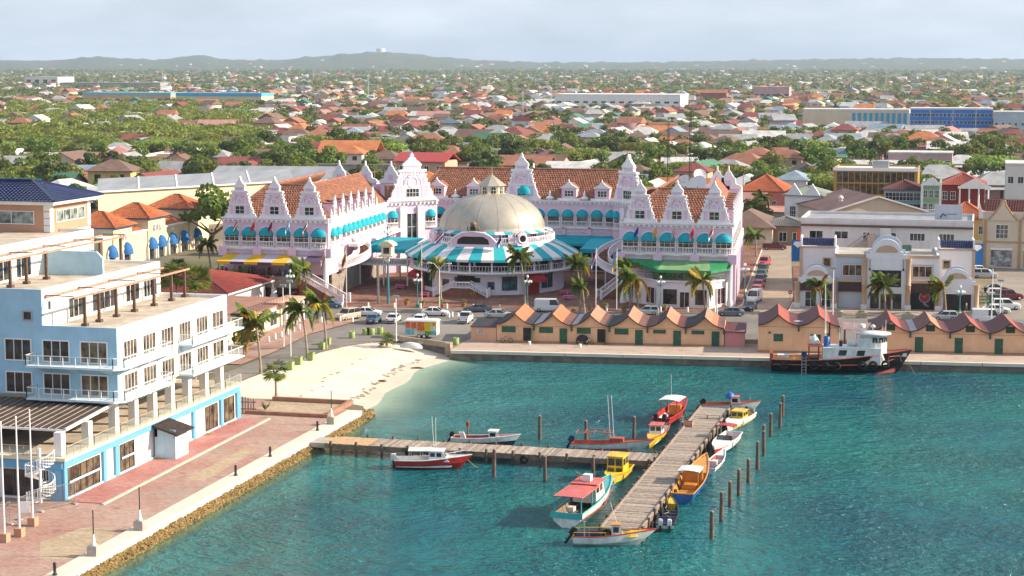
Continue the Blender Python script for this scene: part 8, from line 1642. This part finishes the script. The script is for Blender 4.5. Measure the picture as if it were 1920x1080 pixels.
lm('very long white industrial hall in the middle distance behind the dome', 'white_hall', 'warehouse', 1040, 1276, 1500, 192, 13.5, 40, pm('bright_white', (.82,.80,.76), .8), pm('bright_white', (.82,.80,.76)), True, ((14,6.5,4,1.6),))
lm('long low depot with bright blue roof in the far left distance', 'blue_roof_depot', 'warehouse', 330, 490, 1560, 186, 9.5, 30, pm('depot_yellow', (.70,.58,.34), .8), pm('depot_blue', (.10,.38,.60), .6), True, ((12,3.5,4,2.5),), 0, 2, 3.0)
lm('orange walled depot with turquoise roof left of the blue-roofed depot', 'orange_depot', 'warehouse', 156, 320, 1600, 186, 9.5, 30, WM['peach'], pm('depot_turq', (.20,.46,.54), .6), True, ((12,3.5,4,2.5),), 0, 2, 2.4)
lm('large white hangar near the left horizon', 'white_hangar', 'hangar', 46, 108, 2900, 146, 15, 60, CW, RM['white'], True, ((4,2,8,9),))
lm('long grey industrial shed beside the hangar near the horizon', 'grey_shed', 'warehouse', 112, 300, 2700, 147, 8, 40, RM['grey'], RM['grey'])
lm('pink blocky building in the distance right of centre', 'pink_block', 'building', 1413, 1480, 1900, 167, 15, 20, WM['pink'], WM['pink'], True, ((6,2,4,2),(6,6,4,2)))
lm('brick red hall with tiled roof beside the pink block', 'red_hall', 'hall', 1313, 1362, 1780, 176, 11, 16, RM['terracotta'], RM['terracotta'], None, (), 0, 3)
lm('big plain orange gabled roof left of centre behind the left wing', 'orange_barn', 'barn', 597, 697, 640, 290, 6.0, 22, WM['cream'], RM['orange'], None, (), .12, 5)
lm('pink two-storey building with bright red roof behind the corner tower', 'red_roof_villa', 'house', 742, 835, 545, 330, 9.5, 12, WM['peach'], pm('signal_red_roof', (.42,.06,.055), .6, .1), None, ((4,1.2,1.4,1.5),(4,6.3,1.4,1.5)), -.05, 2.4)
lm('low building with red roof in front of the pink two-storey villa', 'red_roof_shop', 'shop', 740, 830, 505, 345, 5.2, 14, WM['peach'], pm('signal_red_roof', (.42,.06,.055)), None, ((5,1.2,1.6,1.6),), -.05, 2.0)
lm('bare grey concrete block wall behind the left wing roof', 'concrete_wall', 'wall', 596, 742, 560, 330, 6.8, .6, CONC, CONC)
lm('white tin roofed shed with green fascia behind the centre gable', 'green_fascia_shed', 'shed', 1020, 1112, 560, 318, 6.2, 14, pm('fascia_green', (.06,.22,.12), .7), RM['white'], None, (), 0, 2.6)
lm('yellow bungalow with dark green roof behind the pink back wing', 'green_roof_bungalow', 'house', 1052, 1108, 500, 340, 5.5, 12, WM['yellow'], RM['green'], None, ((3,1,1.5,1.5),), .1, 3)
lm('salmon long low building with tiled roof right of the villa', 'salmon_row', 'building', 905, 1025, 600, 318, 5.5, 14, WM['peach'], RM['terracotta'], None, ((6,1,1.6,1.6),), 0, 3)
lm('white bungalow with grey roof at the left edge behind the trees', 'white_bungalow', 'house', -10, 62, 560, 330, 5.5, 14, CW, RM['grey'], None, ((5,1.2,1.8,1.6),), .1, 2.6)
lm('long red tin roof building behind the navy tower', 'red_tin_row', 'building', 20, 170, 520, 345, 4.6, 16, WM['pink'], pm('faded_red_tin', (.46,.13,.11), .7, .15), None, (), .05, 1.4)
lm('white building at the right edge with a flat roof above the shopfront', 'white_corner_block', 'building', 1885, 1960, 520, 360, 12, 18, CW, RM['white'], True, ((4,7,1.4,1.8),))
lm('cream block with flat roof right of centre in the town', 'cream_block', 'building', 1665, 1785, 640, 308, 9, 14, WM['pink'], RM['white'], True, ((7,5.2,1.6,1.5),))
lm('yellow low house with white roof right of the school', 'yellow_white_house', 'house', 1740, 1850, 760, 280, 5.5, 14, WM['yellow'], RM['white'], None, ((6,1.2,1.6,1.6),), 0, 2.6)
lm('grey tin workshop roofs behind the left wing', 'tin_workshop', 'workshop', 395, 610, 462, 352, 8.2, 26, WM['cream'], M_GRYT, None, (), .12, 3.2)
def clear_of(x, y, m): return not any(a-m < x < b+m and c-m < y < d+m for a, b, c, d in SPEC_B)
hs = [h for h in hs if clear_of(h[0],h[1],6)]; ts = [t_ for t_ in ts if clear_of(t_[0],t_[1],3) and free(t_[0],t_[1],4)]
hs.sort(key=lambda h: h[1]); ts.sort(key=lambda h: h[1])
vis = lambda h: -25 < h[2] < 1945
near_h = [h for h in hs if vis(h)][:290]; ns = set(near_h); far_h = [h for h in hs if h not in ns]
near_t = [t_ for t_ in ts if vis(t_)][:290]; ns = set(near_t); far_t = [t_ for t_ in ts if t_ not in ns]
def ordi(k): return {1:'first',2:'second',3:'third',4:'fourth',5:'fifth',6:'sixth',7:'seventh',8:'eighth',9:'ninth',10:'tenth'}.get(k, '%d%s' % (k, 'th' if k%100 in (11,12,13) else {1:'st',2:'nd',3:'rd'}.get(k%10,'th')))
def number(items):                       # items: (object, base label, px) -> unique labels by place from the left
    d = {}
    for it in items: d.setdefault(it[1], []).append(it)
    for base, L_ in d.items():
        L_.sort(key=lambda i: i[2])
        for k, (o, b, px) in enumerate(L_): o['label'] = b if len(L_) == 1 else b + ', ' + ordi(k+1) + ' from the left'
items = []
for (x, y, px, py) in near_h:
    w, d, h, kind, _, _, wm_, rm_ = TR.choices(HP, [1.0 if k_[3] == 'hipped' else 2.2 if k_[3] == 'gabled' else 3.5 for k_ in HP])[0]; rz = TR.choice((0,0,pi/2))+.22*mnoise.noise((x*.004,y*.004,9))+TR.choice((-.12,0,.2)); wc_, rc = TR.choice(WW_), TR.choice(RW_); s = TR.uniform(1.0,1.45)
    T = thing('house', '', 'house', (x,y,0), rz, 'town houses behind the waterfront'); T.scale = (s,s,s); items.append((T, '%s house with %s %s roof by %s' % (wc_, rc, kind, near_lm(px, py)), px))
    link('wall', wm_, None, T); link('roof', rm_, None, T)
    for o_, mt in zip(KIDS[T.name], (WM[wc_], RM[rc])):
        if not o_.data.materials: o_.data.materials.append(mt)
        o_.material_slots[0].link = 'OBJECT'; o_.material_slots[0].material = mt
    if y < 900:
        for k in (-1,1): link('window', WINM, None, T, (k*w*.27,-d/2,1.1)); link('window', WINM, None, T, (w/2,k*d*.22,1.1), pi/2); link('window', WINM, None, T, (-w/2,k*d*.22,1.1), -pi/2)
        link('door', DOORM, None, T, (0,-d/2,.05))
        if h > 5:
            for k in (-1,1): link('window', WINM, None, T, (k*w*.27,-d/2,3.9))
number(items); items = []
for (x, y, px, py, wood) in near_t:
    if TR.random() < .13 and not wood:
        T = thing('palm_tree', '', 'palm tree', (x,y,0), TR.random()*6, 'palms in the town'); h = TR.uniform(5.5,8.5); MB().tube([(0,0,0),(.2,0,h*.5),(.3,.1,h)],[.2,.16,.14],6).build('trunk', M_TRUNK, T)
        o_ = link('crown', PCROWN, None, T, (.3,.1,h)) if 'PCROWN' in globals() else None
        if o_ is None:
            m = MB(); q = random.Random(4)
            for k in range(16):
                a = k*2.4; fm = FR[k%5]; M_ = Matrix.Rotation(a,4,'Z') @ Matrix.Rotation(-q.uniform(-.3,.4),4,'Y'); vs_ = [M_ @ v.co for v in fm.vertices]; m.add(vs_, [list(f.vertices) for f in fm.polygons])
            PCROWN = m.mesh('crown'); PCROWN.materials.append(L_PALM); link('crown', PCROWN, None, T, (.3,.1,h))
        items.append((T, 'palm tree among the houses near '+near_lm(px,py), px)); continue
    k = (TR.choice((1,4,7)) if wood else TR.choice((0,0,2,3,5,6,8,1))); s = TR.uniform(.8,1.5) if wood else TR.uniform(1.0,1.85)
    T = tree('', (x,y,0), k, s, 'trees in the town', TR.random()*6); items.append((T, ('feathery flat-topped tree' if k%3 == 1 else 'rounded green tree' if k%3 == 0 else 'dense dark tree')+' near '+near_lm(px,py), px))
number(items)
# everything farther: one object of houses, one of trees
def merged(name, parts, inst, mats):
    """parts: (verts, faces, slot or None); inst: x,y,z,scale,turn,slots"""
    V, F, MI = [], [], []; off = 0
    for x, y, z, s, a, (pl_) in inst:
        ca, sa = cos(a)*s, sin(a)*s
        for vs_, fs_, slot in pl_:
            V.append(np.stack([vs_[:,0]*ca-vs_[:,1]*sa+x, vs_[:,0]*sa+vs_[:,1]*ca+y, vs_[:,2]*s+z],1)); F.append(fs_+off); MI.append(np.full(len(fs_), slot)); off += len(vs_)
    V = np.concatenate(V); F = np.concatenate(F); MI = np.concatenate(MI); me = bpy.data.meshes.new(name); me.vertices.add(len(V)); me.vertices.foreach_set('co', V.astype(np.float32).ravel()); me.loops.add(F.size); me.loops.foreach_set('vertex_index', F.ravel().astype(np.int32)); me.polygons.add(len(F)); me.polygons.foreach_set('loop_start', np.arange(len(F),dtype=np.int32)*4)
    for mt in mats: me.materials.append(mt)
    me.polygons.foreach_set('material_index', MI.astype(np.int32)); me.update(calc_edges=True); return me
def quads(mb): return np.array(mb.v), np.array([f if len(f) == 4 else [*f, f[-1]] for f in mb.f if len(f) in (3,4)])
wk, rk_ = list(WM), list(RM); mats = [WM[k] for k in wk]+[RM[k] for k in rk_]
def tri_ok(fs): return np.array([f for f in fs if len(set(f)) == 4])
HQ = []
for w, d, h, kind, wl, rf, _, _ in HP:
    hw_ = MB(); hw_.v = wl.v; hw_.f = [f for f in wl.f if len(f) == 4]; r2_ = MB()
    a, b = w/2+.6, d/2+.6; r2_.add([(-a,-b,h),(a,-b,h),(a*.55,0,h+2.4),(-a*.55,0,h+2.4)],[(0,1,2,3)]).add([(a,b,h),(-a,b,h),(-a*.55,0,h+2.4),(a*.55,0,h+2.4)],[(0,1,2,3)]).add([(a,-b,h),(a,b,h),(a*.55,.05,h+2.4),(a*.55,-.05,h+2.4)],[(0,1,2,3)]).add([(-a,b,h),(-a,-b,h),(-a*.55,-.05,h+2.4),(-a*.55,.05,h+2.4)],[(0,1,2,3)])
    if len(HQ)%3 != 2: r2_.v = [(x_*(1.76 if z_ > h+1 else 1),y_,z_) for x_, y_, z_ in r2_.v]
    HQ.append((np.array(hw_.v), np.array(hw_.f), np.array(r2_.v), np.array(r2_.f)))
inst = []
def hinst(x, y, s):
    wv, wf, rv, rf_ = TR.choice(HQ); inst.append((x,y,0,s,TR.uniform(-.4,.4)+TR.choice((0,pi/2)),[(wv,wf,wk.index(TR.choice(WW_))),(rv,rf_,len(wk)+rk_.index(TR.choice(RW_)))]))
for (x, y, px, py) in far_h: hinst(x, y, TR.uniform(1.0,1.4))
for k in range(800):
    y = 2300+TR.random()**.8*2600; xc = -y*math.tan(YAW); x = xc+TR.uniform(-.345,.30)*y
    if mnoise.noise((x*.003,y*.003,1)) > -.15: hinst(x, y, TR.uniform(.8,1.3))
for k in range(260):
    y = 4800+TR.random()*3400; hinst(-y*math.tan(YAW)+TR.uniform(-.345,.30)*y, y, TR.uniform(1.0,1.7))
tag(link('distant_houses', merged('distant_houses', None, inst, mats)), 'mass of small pale and red-roofed houses reaching to the hills', 'houses', kind='stuff')
CQ = []
for k in range(8):
    q = random.Random(200+k); m = MB(); fl = .42 if k%2 else .8
    for j in range(46):
        u = q.uniform(-.3,1); th = q.random()*6.28; s_ = (1-u*u)**.5; rr = q.uniform(.72,1.1); p = Vector((s_*cos(th)*rr*4, s_*sin(th)*rr*4, 3.2+u*4.2*fl*rr)); nn = Vector((s_*cos(th),s_*sin(th),u)); nn = (nn+Vector((q.gauss(0,.45),q.gauss(0,.45),q.gauss(0,.45)))).normalized(); e = nn.cross(Vector((0,.3,1))).normalized(); f_ = nn.cross(e); l = q.uniform(.9,2.0); m.add([p-e*l*.6,p-f_*l*.4,p+e*l*.6,p+f_*l*.4],[(0,1,2,3)])
    CQ.append((np.array(m.v), np.array(m.f)))
inst = []
def tinst(x, y, s): k = TR.randrange(8); inst.append((x,y,0,s,TR.random()*6,[(CQ[k][0],CQ[k][1],(1 if k%2 else TR.choice((0,2))))]))
MQ = []
for k in range(6): q_ = crown_mesh(300+k, 6.0 if k%2 else 4.2, 3.2 if k%2 else 4.4, 8, 34, k%2 == 1, .95); MQ.append((np.array([v.co for v in q_.vertices])+np.array([0,0,2.4]), np.array([list(f.vertices) for f in q_.polygons])))
def mid(x, y, wood): k = TR.choice((1,3,5)) if wood or TR.random() < .3 else TR.choice((0,2,4)); inst.append((x,y,0,TR.uniform(1.1,1.9) if wood else TR.uniform(.8,1.3),TR.random()*6,[(*MQ[k],1 if k%2 else TR.choice((0,2)))]))
for (x, y, px, py, wood) in far_t:
    mid(x, y, wood) if y < 1500 else tinst(x, y, TR.uniform(.8,1.4))
    if not wood: tinst(x+TR.uniform(-9,9), y+TR.uniform(-9,9), TR.uniform(.5,1.0))
for k in range(5600):
    y = 1500+TR.random()**.75*3600; xc = -y*math.tan(YAW); x = xc+TR.uniform(-.345,.30)*y; 
    if clear_of(x,y,4): tinst(x, y, TR.uniform(.8,1.4))
for k in range(3600):
    y = 4800+TR.random()**.8*3900; x = -y*math.tan(YAW)+TR.uniform(-.345,.30)*y; tinst(x, y, TR.uniform(1.2,2.4))
tag(link('distant_trees', merged('distant_trees', None, inst, [L_A,L_B,L_C])), 'green mass of small trees between the distant houses', 'trees', kind='stuff')
inst = []
for k in range(2600):
    y = 372+TR.random()**.7*1500; xc = -y*math.tan(YAW); x = xc+TR.uniform(-.345,.30)*y
    if free(x,y,2) and clear_of(x,y,1): kk = TR.randrange(8); inst.append((x,y,-.6,TR.uniform(.18,.42),TR.random()*6,[(CQ[kk][0],CQ[kk][1],TR.randrange(3))]))
tag(link('garden_shrubs', merged('garden_shrubs', None, inst, [L_A,L_B,L_C])), 'low garden shrubs scattered between the town houses', 'shrubs', kind='stuff')
# hills on the horizon, masts, water tank
HILL = [(-300,112),(0,113),(90,114),(190,107),(240,110),(300,112),(380,104),(430,112),(520,113),(600,106),(660,101),(715,97.5),(770,101),(830,108),(920,114),(1020,117),(1200,117),(1320,115),(1420,113),(1560,111),(1700,109),(1820,110),(1920,111),(2200,112)]
def hill_y(px):
    for (a, ya), (b, yb) in zip(HILL, HILL[1:]):
        if a <= px <= b: t_ = (px-a)/(b-a); t_ = t_*t_*(3-2*t_); return ya+(yb-ya)*t_
    return 113
m = MB(); rows = [(8200,-.02),(8800,.25),(9400,.5),(10100,.8),(11000,1.0),(12500,.7)]; cols = 240; vs = []
for D_, f in rows:
    for i in range(cols+1):
        px = -300+2500*i/cols; a = (px-960)/FPX; Xc, Yc = a*D_, D_; top = (118.4-hill_y(px))*11000/FPX+40; z = top*f*(1 if f < 1 else 1)*(.8+.4*(mnoise.noise((px*.012,D_*.002,5))+.5)) if f < .95 else top*f
        z += f*12*mnoise.noise((px*.06,D_*.01,2)); vs.append((Xc*_cy-Yc*_sy, Xc*_sy+Yc*_cy, z))
m.add(vs, [(j*(cols+1)+i, j*(cols+1)+i+1, (j+1)*(cols+1)+i+1, (j+1)*(cols+1)+i) for j in range(len(rows)-1) for i in range(cols)], True)
M_HILL = ground_mat('scrub_hill', (.085,.10,.05), [((.13,.12,.07),.012,.45,.6),((.05,.07,.03),.02,.5,.62),((.22,.19,.14),.03,.66,.7)])
struct(m.build('hills', M_HILL))
inst = []
for k in range(130):
    px = TR.uniform(0,1920); D_ = TR.uniform(8500,10300); a = (px-960)/FPX; fz_ = np.interp(D_, [r_[0] for r_ in rows], [r_[1] for r_ in rows]); top = (118.4-hill_y(px))*11000/FPX+40; z = max(0, top*fz_*.82-2); kk = TR.randrange(len(HQ)); wv, wf, rv, rf_ = HQ[kk]
    inst.append((a*D_*_cy-D_*_sy, a*D_*_sy+D_*_cy, z, TR.uniform(1.1,2.0), TR.random()*3, [(wv,wf,wk.index(TR.choice(('white','white','cream','peach')))),(rv,rf_,len(wk)+rk_.index(TR.choice(('white','terracotta','grey'))))]))
tag(link('hillside_houses', merged('hillside_houses', None, inst, mats)), 'tiny pale houses speckled over the horizon hills', 'houses', kind='stuff')
def far_thing(name, label, cat, px, D_, zb): a = (px-960)/FPX; return thing(name, label, cat, (a*D_*_cy-D_*_sy, a*D_*_sy+D_*_cy, zb), YAW)
T = far_thing('water_tank', 'round white water tank on top of the horizon hill', 'water tank', 716, 10950, 104); MB().lathe([(27,-6),(27,19),(26,21),(0,23)],28).build('tank', CW, T); MB().lathe([(27.4,18),(27.4,19.2),(26.8,19.2)],28).build('rim', METAL, T)
for px, D_, h, lab in ((692,1750,30,'tall red and white lattice mast left of centre in the town'),(590,3600,26,'thin mast on the horizon left of the tank hill'),(309,3900,22,'thin mast near the left horizon'),(980,1300,20,'thin light mast above the long white hall left end'),(1033,1300,22,'thin light mast before the long white hall'),(1277,1450,24,'thin light mast at the right end of the white hall'),(1657,3300,32,'thin mast on the right horizon'),(757,7600,40,'thin mast right of the water tank hill')):
    T = far_thing('mast', lab, 'mast', px, D_, 0); m = MB()
    for k in range(3): m.bar((.7*cos(k*2.1),.7*sin(k*2.1),0),(.25*cos(k*2.1),.25*sin(k*2.1),h),.25)
    for k in range(int(h/2)): m.bar((.6,0,k*2),(-.3,.5,k*2+2),.12)
    m.build('lattice', M_BOL, T); MB().box(-1.2,1.2,-.6,.6,h*.9,h*.94).build('antenna_panel', WHITE, T)
# power poles in the near town
items = []
for i in range(36):
    x = -150+TR.uniform(0,190); y = TR.uniform(380,760); x -= (y-380)*.28
    if free(x,y,2) and clear_of(x,y,1):
        px, py = to_px((x,y,0)); T = thing('power_pole', '', 'pole', (x,y,0), TR.random(), 'power poles in the town'); items.append((T, 'thin grey power pole in the town near '+near_lm(px,py), px)); MB().tube([(0,0,0),(0,0,9)],[.16,.11],6).build('shaft', M_TRUNK, T); MB().box(-.9,.9,-.08,.08,8.2,8.4).build('crossarm', M_TRUNK, T)
number(items)
# white cupola gables on the rear of the pink complex
for i, (px, lab) in enumerate(((636,'leftmost white cupola gable behind the left wing roof'),(685,'second white cupola gable behind the left wing roof'),(733,'white cupola gable just left of the sunlit corner tower'),(1000,'white cupola gable right behind the centre gable'),(1345,'white cupola gable at the rear right of the complex'),(1366,'rightmost white cupola gable at the rear of the complex'))):
    Y_ = 356; x, z = ou(px, 330, Y_); T = thing('cupola_gable', lab, 'gable', (x,Y_,.1), 0); MB().box(-2.3,2.3,0,4,0,15.5).build('wall', M_PINK, T); g_ = MB().ext([(-2.6,15.3),(2.6,15.3),(2.4,16),(1.5,16.3),(1.3,17.4),(.8,17.9),(.5,18.6),(.15,18.9),(.1,19.8),(-.1,19.8),(-.15,18.9),(-.5,18.6),(-.8,17.9),(-1.3,17.4),(-1.5,16.3),(-2.4,16)],-.2,.4).build('white_gable', M_TRIM, T); MB().box(-.5,.5,-.25,-.2,15.9,17).build('blind_window', M_PINK, g_)
# ================================================================ sea haze: one even box of air round camera and land, sky outside
hz = MB().box(-14000,14000,-400,16000,-6.5,190).build('haze'); hz['kind'] = 'stuff'; hz['label'] = 'thin pale sea haze over the town and the hills'
mh = bpy.data.materials.new('haze_air'); mh.use_nodes = True; t = mh.node_tree; t.nodes.remove(t.nodes['Principled BSDF']); pv = t.nodes.new('ShaderNodeVolumePrincipled'); pv.inputs['Color'].default_value = (.64,.81,1,1); pv.inputs['Density'].default_value = 5e-5; pv.inputs['Anisotropy'].default_value = .1
t.links.new(pv.outputs[0], t.nodes['Material Output'].inputs['Volume']); hz.data.materials.append(mh)
